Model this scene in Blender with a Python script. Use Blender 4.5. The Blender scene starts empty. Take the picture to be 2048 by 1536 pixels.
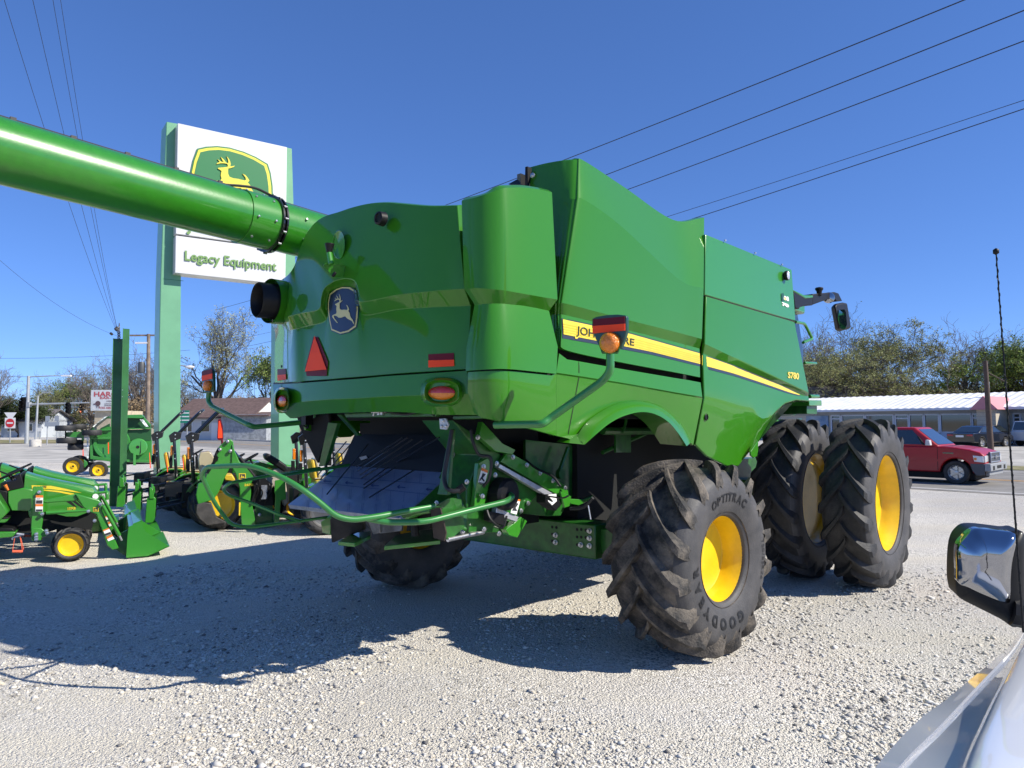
import bpy, bmesh, math, random
import numpy as np
from mathutils import Vector, Matrix
from mathutils.bvhtree import BVHTree

# ---------------------------------------------------------------- camera, sky, sun, exposure
SC = bpy.context.scene
COL = SC.collection
FPX, PITCH, ROLL, CAMH = 1436.23, .0525, -.0057, 1.905
YAW = 42.18                                   # heading of the combine, degrees clockwise from the view axis
SUN_AZ, SUN_EL = 108.0, 39.0
cp, sp = math.cos(PITCH), math.sin(PITCH)
_f = np.array([0, cp, sp]); _u = np.array([0, -sp, cp]); _r = np.array([1., 0, 0])
_c, _s = math.cos(ROLL), math.sin(ROLL)
CR, CU, CF = _r*_c+_u*_s, -_r*_s+_u*_c, _f
CO = np.array([0, 0, CAMH])
cam = bpy.data.cameras.new('camera'); camo = bpy.data.objects.new('camera', cam); COL.objects.link(camo)
cam.sensor_width = 36; cam.lens = FPX/2048*36; cam.clip_start = .05; cam.clip_end = 3000
M = Matrix(((CR[0], CU[0], -CF[0], 0), (CR[1], CU[1], -CF[1], 0), (CR[2], CU[2], -CF[2], CAMH), (0, 0, 0, 1)))
camo.matrix_world = M
SC.camera = camo
W = bpy.data.worlds.new('World'); SC.world = W; W.use_nodes = True
nt = W.node_tree; nt.nodes.clear()
sky = nt.nodes.new('ShaderNodeTexSky'); sky.sky_type = 'NISHITA'; sky.sun_disc = False
sky.sun_elevation = math.radians(SUN_EL); sky.sun_rotation = math.radians(SUN_AZ)
sky.air_density = .62; sky.dust_density = 0; sky.ozone_density = 4.0; sky.altitude = 0
bg = nt.nodes.new('ShaderNodeBackground'); bg.inputs['Strength'].default_value = .116
wo = nt.nodes.new('ShaderNodeOutputWorld')
hsv = nt.nodes.new('ShaderNodeHueSaturation'); hsv.inputs['Saturation'].default_value = 1.1
mx = nt.nodes.new('ShaderNodeMix'); mx.data_type = 'RGBA'; mx.blend_type = 'MULTIPLY'; mx.inputs[0].default_value = 1; mx.inputs[7].default_value = (.93, 1.22, 1.86, 1)
gm = nt.nodes.new('ShaderNodeGamma'); gm.inputs[1].default_value = .71
nt.links.new(sky.outputs[0], hsv.inputs['Color']); nt.links.new(hsv.outputs[0], gm.inputs[0]); nt.links.new(gm.outputs[0], mx.inputs[6]); nt.links.new(mx.outputs[2], bg.inputs[0]); nt.links.new(bg.outputs[0], wo.inputs[0])
sl = bpy.data.lights.new('sun', 'SUN'); sl.energy = 5.0; sl.angle = math.radians(.5); sl.color = (1, .94, .83)
so = bpy.data.objects.new('sun', sl); COL.objects.link(so)
a_, e_ = math.radians(SUN_AZ), math.radians(SUN_EL)
sd = Vector((math.sin(a_)*math.cos(e_), math.cos(a_)*math.cos(e_), math.sin(e_)))
so.rotation_euler = sd.to_track_quat('Z', 'Y').to_euler()
SC.view_settings.view_transform = 'Standard'; SC.view_settings.look = 'None'
SC.view_settings.exposure = 0.42; SC.view_settings.gamma = 1

# ---------------------------------------------------------------- geometry helpers
def ray(x, y): return CF+CR*(x-1024)/FPX-CU*(y-768)/FPX
def gnd(x, y, z=0.):
    d = ray(x, y); t = (z-CAMH)/d[2]; return CO+t*d
def at(x, y, Y):
    d = ray(x, y); return CO+d*(Y/d[1])
class Frame:
    """heading az (deg, clockwise from +Y); local coords (a forward, l right, z)"""
    def __init__(s, o, az):
        s.o = np.array([o[0], o[1], 0.]); s.az = az; r = math.radians(az)
        s.A = np.array([math.sin(r), math.cos(r), 0]); s.L = np.array([math.cos(r), -math.sin(r), 0])
    def w(s, p): return s.o+s.A*p[0]+s.L*p[1]+np.array([0, 0, p[2]])
    def loc(s, P): d = P-s.o; return (float(d@s.A), float(d@s.L), float(d[2]))
    def l(s, x, y, lat):
        d = ray(x, y); t = (lat-(CO-s.o)@s.L)/(d@s.L); return s.loc(CO+t*d)
    def a(s, x, y, a):
        d = ray(x, y); t = (a-(CO-s.o)@s.A)/(d@s.A); return s.loc(CO+t*d)
    def z(s, x, y, z): return s.loc(gnd(x, y, z))
    def px(s, p):
        d = s.w(p)-CO; z = d@CF; return 1024+FPX*(d@CR)/z, 768-FPX*(d@CU)/z
WF = Frame((0, 0), 0)

MATS = {}
def rgb(c): return (c[0], c[1], c[2], 1)
def mat(name, color, rough=.5, metal=0, coat=0, spec=.5, emit=None, noise=0, nscale=8, bump=0, bscale=60, color2=None, alpha=1, trans=0, ntype='N', lo=.4, hi=.62, coord='Object', coatr=.04):
    if name in MATS: return MATS[name]
    m = bpy.data.materials.new(name); m.use_nodes = True; n = m.node_tree; b = n.nodes['Principled BSDF']
    b.inputs['Base Color'].default_value = rgb(color); b.inputs['Roughness'].default_value = rough
    b.inputs['Metallic'].default_value = metal; b.inputs['Specular IOR Level'].default_value = spec
    b.inputs['Coat Weight'].default_value = coat; b.inputs['Coat Roughness'].default_value = coatr
    if trans: b.inputs['Transmission Weight'].default_value = trans
    if emit: b.inputs['Emission Color'].default_value = rgb(emit[0]); b.inputs['Emission Strength'].default_value = emit[1]
    if noise or color2 or bump:
        tc = n.nodes.new('ShaderNodeTexCoord')
    if noise or color2:
        nz = n.nodes.new('ShaderNodeTexNoise'); nz.inputs['Scale'].default_value = nscale; nz.inputs['Detail'].default_value = 6
        nz.inputs['Roughness'].default_value = .65
        n.links.new(tc.outputs[coord], nz.inputs['Vector'])
        rp = n.nodes.new('ShaderNodeValToRGB'); rp.color_ramp.elements[0].position = lo; rp.color_ramp.elements[1].position = hi
        c2 = color2 if color2 else tuple(min(1, x*(1+noise)) for x in color)
        c1 = color if color2 else tuple(x*(1-noise) for x in color)
        rp.color_ramp.elements[0].color = rgb(c1); rp.color_ramp.elements[1].color = rgb(c2)
        n.links.new(nz.outputs['Fac'], rp.inputs['Fac']); n.links.new(rp.outputs[0], b.inputs['Base Color'])
    if bump:
        n2 = n.nodes.new('ShaderNodeTexNoise'); n2.inputs['Scale'].default_value = bscale; n2.inputs['Detail'].default_value = 4
        n.links.new(tc.outputs[coord], n2.inputs['Vector'])
        bp = n.nodes.new('ShaderNodeBump'); bp.inputs['Strength'].default_value = bump; bp.inputs['Distance'].default_value = .02
        n.links.new(n2.outputs['Fac'], bp.inputs['Height']); n.links.new(bp.outputs[0], b.inputs['Normal'])
    MATS[name] = m; return m

class MB:
    def __init__(s): s.v = []; s.f = []; s.m = []; s.st = []
    def add(s, vs, fs, m=0):
        s.st.append((len(s.v), len(s.f))); o = len(s.v); s.v += [tuple(map(float, p)) for p in vs]; s.f += [tuple(i+o for i in f) for f in fs]; s.m += [m]*len(fs); return s
    def box(s, c, d, m=0, rz=0, ry=0, rx=0):
        R = Matrix.Rotation(rz, 3, 'Z') @ Matrix.Rotation(ry, 3, 'Y') @ Matrix.Rotation(rx, 3, 'X')
        vs = [Vector(c)+R @ Vector((x*d[0]/2, y*d[1]/2, z*d[2]/2)) for x in (-1, 1) for y in (-1, 1) for z in (-1, 1)]
        return s.add(vs, [(0, 1, 3, 2), (4, 6, 7, 5), (0, 4, 5, 1), (2, 3, 7, 6), (0, 2, 6, 4), (1, 5, 7, 3)], m)
    def prism(s, pts, vec, m=0):
        n = len(pts); vec = np.array(vec, float); p2 = [np.array(p, float)+vec for p in pts]
        fs = [tuple(range(n-1, -1, -1)), tuple(range(n, 2*n))]+[(i, (i+1) % n, n+(i+1) % n, n+i) for i in range(n)]
        return s.add(list(pts)+p2, fs, m)
    def frus(s, p1, p2, m=0):
        n = len(p1)
        fs = [tuple(range(n-1, -1, -1)), tuple(range(n, 2*n))]+[(i, (i+1) % n, n+(i+1) % n, n+i) for i in range(n)]
        return s.add(list(p1)+list(p2), fs, m)
    def poly(s, pts, m=0): return s.add(pts, [tuple(range(len(pts)))], m)
    def tube(s, path, r, m=0, n=8, cap=True):
        P = [Vector(p) for p in path]; k = len(P); rs = r if isinstance(r, (list, tuple)) else [r]*k
        vs = []; T0 = (P[1]-P[0]).normalized()
        up = Vector((0, 0, 1)) if abs(T0.z) < .9 else Vector((1, 0, 0))
        N = T0.cross(up).normalized()
        for i in range(k):
            T = (P[min(i+1, k-1)]-P[max(i-1, 0)]).normalized()
            N = (N-T*N.dot(T)).normalized(); B = T.cross(N)
            for j in range(n):
                t = 2*math.pi*j/n; vs.append(P[i]+(N*math.cos(t)+B*math.sin(t))*rs[i])
        fs = [(i*n+j, i*n+(j+1) % n, (i+1)*n+(j+1) % n, (i+1)*n+j) for i in range(k-1) for j in range(n)]
        if cap: fs += [tuple(range(n-1, -1, -1)), tuple((k-1)*n+j for j in range(n))]
        return s.add(vs, fs, m)
    def cyl(s, p0, p1, r, m=0, n=16): return s.tube([p0, p1], r, m, n)
    def lathe(s, prof, c, axis, m=0, n=32, close=False):
        ax = Vector(axis).normalized(); up = Vector((0, 0, 1)) if abs(ax.z) < .9 else Vector((1, 0, 0))
        U = ax.cross(up).normalized(); V = ax.cross(U); c = Vector(c); vs = []
        for (r, h) in prof:
            for j in range(n):
                t = 2*math.pi*j/n; vs.append(c+ax*h+(U*math.cos(t)+V*math.sin(t))*r)
        k = len(prof)
        fs = [(i*n+j, i*n+(j+1) % n, ((i+1) % k)*n+(j+1) % n, ((i+1) % k)*n+j) for i in range(k if close else k-1) for j in range(n)]
        return s.add(vs, fs, m)
    def grid(s, rows, thick=None, m=0):
        R = len(rows); C = len(rows[0]); vs = [p for r in rows for p in r]
        fs = [(i*C+j, i*C+j+1, (i+1)*C+j+1, (i+1)*C+j) for i in range(R-1) for j in range(C-1)]
        if thick is not None:
            t = np.array(thick, float); n = R*C
            v2 = [np.array(p, float)+t for p in vs]
            f2 = [tuple(n+i for i in reversed(f)) for f in fs]
            bd = [j for j in range(C)]+[i*C+C-1 for i in range(1, R)]+[(R-1)*C+j for j in range(C-2, -1, -1)]+[i*C for i in range(R-2, 0, -1)]
            f3 = [(bd[i], n+bd[i], n+bd[(i+1) % len(bd)], bd[(i+1) % len(bd)]) for i in range(len(bd))]
            return s.add(vs+v2, fs+f2+f3, m)
        return s.add(vs, fs, m)
    def split(s, name, mats, parent=None, group=1, **k):
        """every piece that was added becomes an object of its own"""
        E = s.st+[(len(s.v), len(s.f))]; out = None; i = 0
        while i < len(E)-1:
            j = min(i+group, len(E)-1); a, b = E[i], E[j]; q = MB(); q.v = s.v[a[0]:b[0]]; q.f = [tuple(x-a[0] for x in f) for f in s.f[a[1]:b[1]]]; q.m = s.m[a[1]:b[1]]; out = q.build(name, mats, parent, **k); i = j
        return out
    def build(s, name, mats, parent=None, fr=None, smooth=35, bevel=0, seg=2, flip=True, tri=False, recalc=True):
        me = bpy.data.meshes.new(name)
        vs = [(p[0], -p[1], p[2]) for p in s.v] if flip else s.v
        me.from_pydata(vs, [], s.f)
        if not isinstance(mats, (list, tuple)): mats = [mats]
        for m in mats: me.materials.append(m)
        me.polygons.foreach_set('material_index', s.m)
        if recalc:
            bm = bmesh.new(); bm.from_mesh(me); bmesh.ops.recalc_face_normals(bm, faces=bm.faces)
            bm.to_mesh(me); bm.free()
        if smooth:
            me.polygons.foreach_set('use_smooth', [True]*len(me.polygons)); me.set_sharp_from_angle(angle=math.radians(smooth))
        me.update()
        o = bpy.data.objects.new(name, me); COL.objects.link(o)
        if parent: o.parent = parent
        elif fr is not None: o.location = tuple(fr.o); o.rotation_euler = (0, 0, math.radians(90-fr.az))
        if bevel:
            b = o.modifiers.new('bevel', 'BEVEL'); b.width = bevel; b.segments = seg; b.limit_method = 'ANGLE'; b.angle_limit = math.radians(38)
            b.use_clamp_overlap = True
        return o

def tag(o, label=None, cat=None, group=None, kind=None):
    if label: o['label'] = label
    if cat: o['category'] = cat
    if group: o['group'] = group
    if kind: o['kind'] = kind
    return o
def thing(name, fr, label, cat, group=None, z=0):
    o = bpy.data.objects.new(name, None); COL.objects.link(o); o.location = (fr.o[0], fr.o[1], z)
    o.rotation_euler = (0, 0, math.radians(90-fr.az)); o.empty_display_size = .3
    return tag(o, label, cat, group)
def copy_tree(o, parent=None, loc=None, az=None, label=None):
    c = o.copy(); COL.objects.link(c)
    if parent: c.parent = parent
    if loc is not None: c.location = loc
    if az is not None: c.rotation_euler = (0, 0, math.radians(90-az))
    if label: c['label'] = label
    for ch in list(o.children): copy_tree(ch, c)
    return c
def sm(pts, k=6, closed=False):
    """Catmull-Rom through pts"""
    P = [np.array(p, float) for p in pts]; n = len(P); out = []
    for i in range(n if closed else n-1):
        p0 = P[i-1] if (closed or i > 0) else P[0]*2-P[1]
        p1 = P[i]; p2 = P[(i+1) % n]; p3 = P[(i+2) % n] if (closed or i+2 < n) else P[-1]*2-P[-2]
        for j in range(k):
            t = j/k; out.append(.5*((2*p1)+(p2-p0)*t+(2*p0-5*p1+4*p2-p3)*t*t+(3*p1-p0-3*p2+p3)*t**3))
    if not closed: out.append(P[-1])
    return out
def fillet(pts, r, k=4):
    """round the inner corners of a polyline"""
    P = [np.array(p, float) for p in pts]; out = [P[0]]
    for i in range(1, len(P)-1):
        a = P[i-1]-P[i]; b = P[i+1]-P[i]; la, lb = np.linalg.norm(a), np.linalg.norm(b)
        d = min(r, la*.45, lb*.45); p, q = P[i]+a/la*d, P[i]+b/lb*d
        for j in range(k+1):
            t = j/k; out.append((1-t)**2*p+2*t*(1-t)*P[i]+t*t*q)
    out.append(P[-1]); return out
def textmesh(s, size=1, bold=0, align='LEFT'):
    cu = bpy.data.curves.new('t', 'FONT'); cu.body = s; cu.size = size; cu.offset = bold; cu.align_x = align; cu.resolution_u = 3
    o = bpy.data.objects.new('t', cu); COL.objects.link(o)
    me = bpy.data.meshes.new_from_object(o)
    v = [(p.co.x, p.co.y) for p in me.vertices]; f = [tuple(p.vertices) for p in me.polygons]
    bpy.data.objects.remove(o); bpy.data.curves.remove(cu); bpy.data.meshes.remove(me)
    return v, f
def tess(pts2):
    from mathutils.geometry import tessellate_polygon
    return [tuple(t) for t in tessellate_polygon([[Vector((p[0], p[1], 0)) for p in pts2]])]

# ---------------------------------------------------------------- materials
G = (.035, .22, .016)
PAINT = mat('green_paint', G, .3, coat=.75, spec=.5, bump=.02, bscale=300)
PANEL = mat('green_panel_plastic', (.032, .185, .006), .36, coat=.8, spec=.15, coatr=.02, bump=.012, bscale=3)
CHASSIS = mat('green_chassis_paint', (.014, .11, .010), .45, coat=.3, noise=.25, nscale=9)
YEL = mat('yellow_paint', (.78, .5, .006), .4, coat=.3, noise=.07, nscale=5)
YDEC = mat('yellow_decal', (.8, .6, .03), .4, coat=.4, noise=.05, nscale=14)
BLK = mat('black_plastic', (.008, .008, .009), .5, coat=.05, spec=.25)
BLKM = mat('black_paint', (.008, .008, .009), .3, coat=.5)
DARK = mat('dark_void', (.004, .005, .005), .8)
TYRE = mat('tyre_rubber', (.018, .018, .019), .62, color2=(.05, .047, .045), nscale=7, bump=.25, bscale=55, lo=.45, hi=.75)
TYRED = mat('dusty_tyre_rubber', (.022, .021, .02), .75, color2=(.19, .16, .125), nscale=5.5, bump=.5, bscale=60, lo=.4, hi=.68)
LETT = mat('black_lettering', (.006, .006, .007), .5)
STEEL = mat('zinc_steel', (.55, .55, .56), .35, metal=.9, noise=.2, nscale=20)
ALU = mat('bare_aluminium', (.62, .63, .66), .4, metal=.7, noise=.08, nscale=15)
RED = mat('red_reflector', (1, .075, .022), .55, spec=.2)
DRED = mat('dark_red_reflector', (.13, .008, .02), .5, spec=.2)
AMB = mat('amber_lens', (.75, .2, .004), .2, coat=.8, bump=.5, bscale=90)
LENS = mat('red_lens', (.55, .008, .01), .15, coat=1, bump=.6, bscale=110)
GLASS = mat('tinted_glass', (.02, .028, .032), .04, coat=.6, spec=.9)
CHROME = mat('mirror_chrome', (.36, .37, .40), .06, metal=1)
WHITE = mat('white_paint', (.8, .8, .79), .35, coat=.3)
LABEL = mat('white_label', (.8, .79, .76), .5, noise=.04, nscale=40)
ORG = mat('orange_label', (.7, .17, .02), .5)
LABT = mat('label_print', (.03, .03, .035), .6)
NAVY = mat('navy_emblem', (.006, .012, .045), .4, coat=.4)
CREAM = mat('cream_emblem', (.62, .55, .22), .4, coat=.3)
SEAT = mat('yellow_vinyl', (.62, .42, .03), .5, noise=.06)
RUBBER = mat('rubber_hose', (.015, .015, .016), .55)
# ---------------------------------------------------------------- combine harvester
CB = Frame((.127, 7.314), YAW)
comb = thing('combine_harvester', CB, 'huge green combine harvester with yellow rims, dual front wheels and a long unloading tube', 'combine harvester')
Z5 = lambda x, y: (900+x/2.5605, 300+y/2.56)
Z3 = lambda x, y: (500+x/2.954, 360+y/2.954)
Z4 = lambda x, y: (560+x/3.012, 800+y/3.012)
def tail_u(v):                       # plan curve of the tailgate
    return -2.22+.10*(v/1.07)**2+max(0, abs(v)-1.12)**2*1.6
def on_tail(p, du=0):
    u = -2.15
    for _ in range(60):
        q = CB.a(p[0], p[1], u); u = u*.8+.2*min(-1.3, tail_u(max(-1.6, min(1.6, q[1])))+du)
    return CB.a(p[0], p[1], u)
SURF = []                            # (mesh builder) panels that decals are laid on
def bvh():
    vs, fs = [], []
    for b in SURF:
        o = len(vs); vs += [Vector(CB.w(p)) for p in b.v]; fs += [tuple(i+o for i in f) for f in b.f]
    return BVHTree.FromPolygons(vs, fs)
_B = [None]
def stick(p, off=.004, fall=None):
    if _B[0] is None: _B[0] = bvh()
    d = Vector(ray(*p)).normalized(); h, n, i, ds = _B[0].ray_cast(Vector(CO), d)
    if h is None: return fall(p)
    if n.dot(d) > 0: n = -n
    return CB.loc(np.array(h+n*off))
def dense(rows, k):                  # subdivide columns of a grid smoothly
    return [sm(r, k) for r in rows]
def rowsub(rows, k):                 # linear subdivision between rows
    out = []
    for i in range(len(rows)-1):
        for j in range(k):
            t = j/k; out.append([np.array(a)*(1-t)+np.array(b)*t for a, b in zip(rows[i], rows[i+1])])
    out.append(rows[-1]); return out

# tailgate
t0 = [(130, 622), (215, 568), (262, 505), (290, 420), (310, 370), (330, 320), (380, 255), (440, 215), (520, 190), (600, 163), (700, 140), (800, 133), (900, 140), (1060, 153), (1225, 150)]
t1 = [(127, 690), (210, 665), (290, 640), (355, 600), (385, 560), (420, 500), (480, 455), (560, 430), (640, 440), (700, 460), (740, 480), (800, 490), (900, 480), (1060, 460), (1245, 400)]
t2 = [(117, 822), (200, 812), (300, 788), (405, 765), (420, 700), (440, 640), (500, 598), (560, 583), (610, 592), (632, 622), (645, 680), (658, 722), (860, 682), (1060, 660), (1268, 642)]
t3 = [(150, 903), (230, 890), (330, 865), (440, 835), (456, 770), (464, 690), (484, 656), (545, 632), (600, 634), (628, 655), (640, 730), (678, 798), (870, 765), (1080, 750), (1303, 742)]
t4 = [(145, 1050), (240, 1040), (330, 1028), (420, 1015), (450, 1008), (475, 1004), (510, 998), (550, 992), (595, 986), (635, 980), (670, 975), (720, 968), (900, 948), (1090, 930), (1296, 915)]
t5 = [(147, 1198), (240, 1195), (330, 1189), (420, 1182), (450, 1180), (475, 1178), (510, 1175), (550, 1171), (595, 1168), (635, 1165), (670, 1162), (720, 1158), (900, 1143), (1090, 1131), (1285, 1118)]
rows = []
for r, du in ((t0, .07), (t1, .0), (t2, -.035), (t3, .04), (t4, .0), (t5, .0)):
    rows.append([on_tail(Z3(*p), du) for p in r])
lip = [(p[0]+.22, p[1]-.02*np.sign(p[1]), p[2]+.03) for p in rows[0]]
edge0 = [(p[0]+.03, p[1], p[2]+.012) for p in rows[0]]
tg = MB(); tg.grid(dense([lip, edge0]+rows, 4), (.05, 0, 0)); SURF.append(tg)
tg.build('tailgate', PANEL, comb, smooth=28, bevel=.012)
b0 = [(133, 1208), (240, 1203), (360, 1195), (500, 1184), (640, 1174), (800, 1159), (950, 1149), (1110, 1138), (1282, 1126)]
b1 = [(150, 1330), (250, 1318), (370, 1305), (505, 1295), (645, 1290), (800, 1280), (950, 1275), (1110, 1270), (1310, 1262)]
b2 = [(238, 1408), (300, 1396), (400, 1383), (520, 1376), (660, 1372), (800, 1370), (950, 1374), (1110, 1387), (1340, 1388)]
rows = [[on_tail(Z3(*p), du) for p in r] for r, du in ((b0, -.03), (b1, -.045), (b2, .06))]
bp_ = MB(); bp_.grid(dense([[(p[0]+.06, p[1], p[2]+.004) for p in rows[0]]]+rows, 4), (.05, 0, 0)); SURF.append(bp_)
bp_.build('rear_bumper', PANEL, comb, smooth=25, bevel=.012)
sh = MB(); sh.grid([[(x[0], x[1], x[2]) for x in (on_tail(Z3(*p), .1) for p in ((140, 1195), (500, 1175), (900, 1145), (1280, 1115)))],
                    [(x[0], x[1], x[2]) for x in (on_tail(Z3(*p), .1) for p in ((135, 1225), (500, 1195), (900, 1165), (1280, 1135)))]])
sh.build('tailgate_seal', BLK, comb)

# right rear corner and lower side panel
prof = [(-2.13, 1.385), (-2.135, 1.46), (-2.10, 1.54), (-2.03, 1.59), (-1.93, 1.612), (-1.8, 1.62), (-1.65, 1.62), (-1.5, 1.62)]
def zat(u, v, crv, dv=0):            # height at which the projection meets an image curve
    z = 2.5
    for _ in range(20):
        x, y = CB.px((u, v, z)); ty = np.interp(x, [c[0] for c in crv], [c[1] for c in crv])
        x2, y2 = CB.px((u, v, z+.1)); z += .1*(ty-y)/(y2-y)
    return z
def prow(crv, scale=0, end=None, left=None):
    out = []; v0 = CB.a(left[0], left[1], -2.13)[1] if left else 1.385
    for i, (u, v) in enumerate(prof):
        v = v+(v0-1.385)*max(0, 1-i/3)
        k = i/(len(prof)-1)
        uu = u+(end-prof[-1][0])*k**2 if end else u
        nx, ny = (-1, 0) if i < 2 else ((-.7, .7) if i < 4 else (0, 1))
        uu -= nx*scale; vv = v-ny*scale
        out.append((uu, vv, zat(uu, vv, crv)))
    return out
EC4 = CB.l(*Z5(545, 1140), 1.632)[0]; EC3 = CB.l(*Z5(549, 1008), 1.62)[0]
c0 = prow([(900, 404), (918, 402), (960, 393), (1000, 377), (1040, 374), (1080, 379), (1110, 386)], .03, left=(924, 402))
c1 = prow([(900, 575), (929, 575), (998, 579), (1056, 589), (1112, 599)], -.012, left=(938, 575))
c2 = prow([(900, 612), (941, 608.6), (998, 606.6), (1056, 612.5), (1108, 624)], .05, -1.52, left=(946, 608))
c3 = prow([(900, 700), (943, 694), (1000, 690), (1060, 690), (1118, 694)], -.005, EC3)
c4 = prow([(900, 742), (943, 741), (998, 737.5), (1029, 739), (1154, 752)], -.012, EC4)
c45 = prow([(900, 744), (943, 743.5), (998, 741), (1029, 742.5), (1154, 756)], .004, EC4)
lip = [(p[0]+(.03 if i < 3 else 0), p[1]-(0 if i < 3 else .035), p[2]+.025) for i, p in enumerate(c0)]
cp_ = MB(); cp_.grid(dense([lip, c0, c1, c2, c3, c4], 4), (.0, -.035, 0)); SURF.append(cp_)
cp_.build('rear_corner_panel', PANEL, comb, smooth=28, bevel=.01)
# lower side panel, in image-side coordinates at a given lateral v
def S(x, y, v): return CB.l(*Z5(x, y), v)
lx = [545, 600, 655, 750, 850, 950, 1050, 1150, 1220, 1283]
up = [None, (600, 1072), (655, 1081), (750, 1098), (850, 1116), (950, 1133), (1050, 1150), (1150, 1167), (1220, 1178), (1284, 1190)]
cr = [1140, 1148, 1156, 1171, 1186, 1203, 1222, 1240, 1252, 1264]
bt = [(545, 1463), (600, 1476), (650, 1494), (700, 1490), (775, 1425), (860, 1372), (960, 1340), (1065, 1352), (1150, 1400), (1245, 1512)]
ra = [S(x, c-60 if i == 0 else up[i][1], 1.605) for i, (x, c) in enumerate(zip(lx, cr))]
ra[0] = S(560, 1042, 1.6)
rb = [S(x, c, 1.632) for x, c in zip(lx, cr)]; rbb = [S(x, c+8, 1.62) for x, c in zip(lx, cr)]
rc = [S(x, y, 1.56) for x, y in bt]
rb[-1] = S(1292, 1264, 1.632); rbb[-1] = S(1293, 1272, 1.62)
lp = MB(); lp.grid(rowsub([ra, rb], 2)+rowsub([rbb, rc], 3), (0, -.03, 0)); SURF.append(lp)
# the part under the corner
cx = prow([(900, 825), (951, 823), (962, 833), (992, 841), (1060, 857), (1134, 878)], .06, EC4-.02)
cm = prow([(900, 785), (946, 783), (1000, 790), (1060, 797), (1134, 808)], .0, EC4-.01)
k0 = dense([c45, cm, cx], 4)
for r, q in zip(k0, (rb[0], S(545, 1300, 1.6), rc[0])): r[-1] = np.array(q)
lp.grid(k0, (0, -.03, 0))
lp.build('lower_side_panel', PANEL, comb, smooth=25, bevel=.008)
fo = [(640, 1492), (700, 1400), (780, 1338), (860, 1300), (945, 1285), (1030, 1292), (1105, 1325), (1175, 1390), (1238, 1492)]
fi = [(690, 1508), (755, 1450), (820, 1398), (890, 1362), (975, 1342), (1050, 1352), (1118, 1392), (1170, 1452), (1212, 1516)]
wa = MB(); f_o = sm([S(x, y, 1.6) for x, y in fo], 5); f_i = sm([S(x, y, 1.73) for x, y in fi], 5)
f_m = [(np.array(a)*.4+np.array(b)*.6)+np.array((0, .02, .012)) for a, b in zip(f_o, f_i)]
f_i2 = [p+np.array((0, -.25, .015)) for p in f_i]
wa.grid([f_o, f_m, f_i, f_i2], (0, -.01, -.0)); wa.build('wheel_arch_flare', PANEL, comb, smooth=50)

# tall side panel
def U_(x, y): return CB.a(*Z5(x, y), -1.42)
AZ5 = lambda x, y, u: CB.a(*Z5(x, y), u)
r0 = [AZ5(418, 92, -1.15), AZ5(505, 70, -1.15), AZ5(590, 55, -1.14), AZ5(648, 49, -1.1), S(692, 58, 1.53), S(900, 195, 1.48), S(1145, 358, 1.48), S(1302, 346, 1.50)]
r1 = [AZ5(430, 250, -1.25), AZ5(520, 250, -1.26), AZ5(585, 250, -1.27), AZ5(636, 250, -1.26), S(690, 256, 1.65), S(880, 393, 1.66), S(1172, 662, 1.66), S(1299, 710, 1.68)]
r2 = [U_(440, 780), U_(500, 780), S(545, 780, 1.56), S(560, 783, 1.60), S(620, 793, 1.63), S(880, 862, 1.63), S(1160, 933, 1.63), S(1290, 968, 1.65)]
r3 = [U_(440, 850), U_(500, 850), S(542, 838, 1.53), S(556, 840, 1.56), S(620, 852, 1.585), S(880, 915, 1.585), S(1160, 985, 1.585), S(1278, 1017, 1.59)]
r4 = [U_(440, 940), U_(505, 945), S(545, 950, 1.53), S(563, 985, 1.57), S(605, 1028, 1.6), S(880, 1088, 1.605), S(1160, 1140, 1.605), S(1281, 1164, 1.605)]
lip = [(p[0], p[1]-.04, p[2]+.012) for p in r0]
spn = MB(); spn.grid(dense(rowsub([lip, r0], 1)[:-1]+rowsub([r0, r1, r2], 3)+rowsub([r3, r4], 2), 9), (.0, -.03, 0)); SURF.append(spn)
spn.build('tall_side_panel', PANEL, comb, smooth=15, bevel=.008)

# front side panel with the wheel arch and the grain tank side
tp = [(x, 748+(x-1312)*.2914) for x in (1312, 1365, 1420, 1470, 1520, 1568, 1612, 1652, 1692, 1730, 1765)]
bT = [(x, 992+(x-1305)*.4747) for x in (1305, 1362, 1420, 1475, 1530, 1585, 1635, 1685, 1735, 1788, 1838)]
bB = [(x, 1042+(x-1296)*.4074) for x in (1296, 1355, 1414, 1470, 1526, 1582, 1632, 1683, 1734, 1787, 1837)]
ck = [(1303, 1270), (1375, 1283), (1440, 1300), (1500, 1325), (1555, 1350), (1600, 1375), (1640, 1370), (1672, 1335), (1715, 1297), (1772, 1279), (1840, 1284)]
bo = [(1257, 1508), (1316, 1568), (1419, 1618), (1478, 1618), (1537, 1543), (1583, 1487), (1618, 1425), (1655, 1366), (1705, 1312), (1770, 1289), (1842, 1297)]
R_ = lambda pts, v: [S(x, y, v) for x, y in pts]
fp = MB(); fp.grid(rowsub([R_(tp, 1.60), R_(bT, 1.635)], 3)+rowsub([R_(bB, 1.59), R_(ck, 1.62), R_(bo, 1.53)], 3), (0, -.03, 0)); SURF.append(fp)
fp.build('front_side_panel', PANEL, comb, smooth=20, bevel=.008)
fb = MB(); A, B_, C_, D = S(1309, 431, 1.585), S(1750, 612, 1.585), S(1770, 876, 1.6), S(1305, 742, 1.6)
fb.grid([[A, B_], [D, C_]], (0, -.04, 0)); SURF.append(fb)
fb.build('grain_tank_side', PAINT, comb, bevel=.008)
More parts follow.
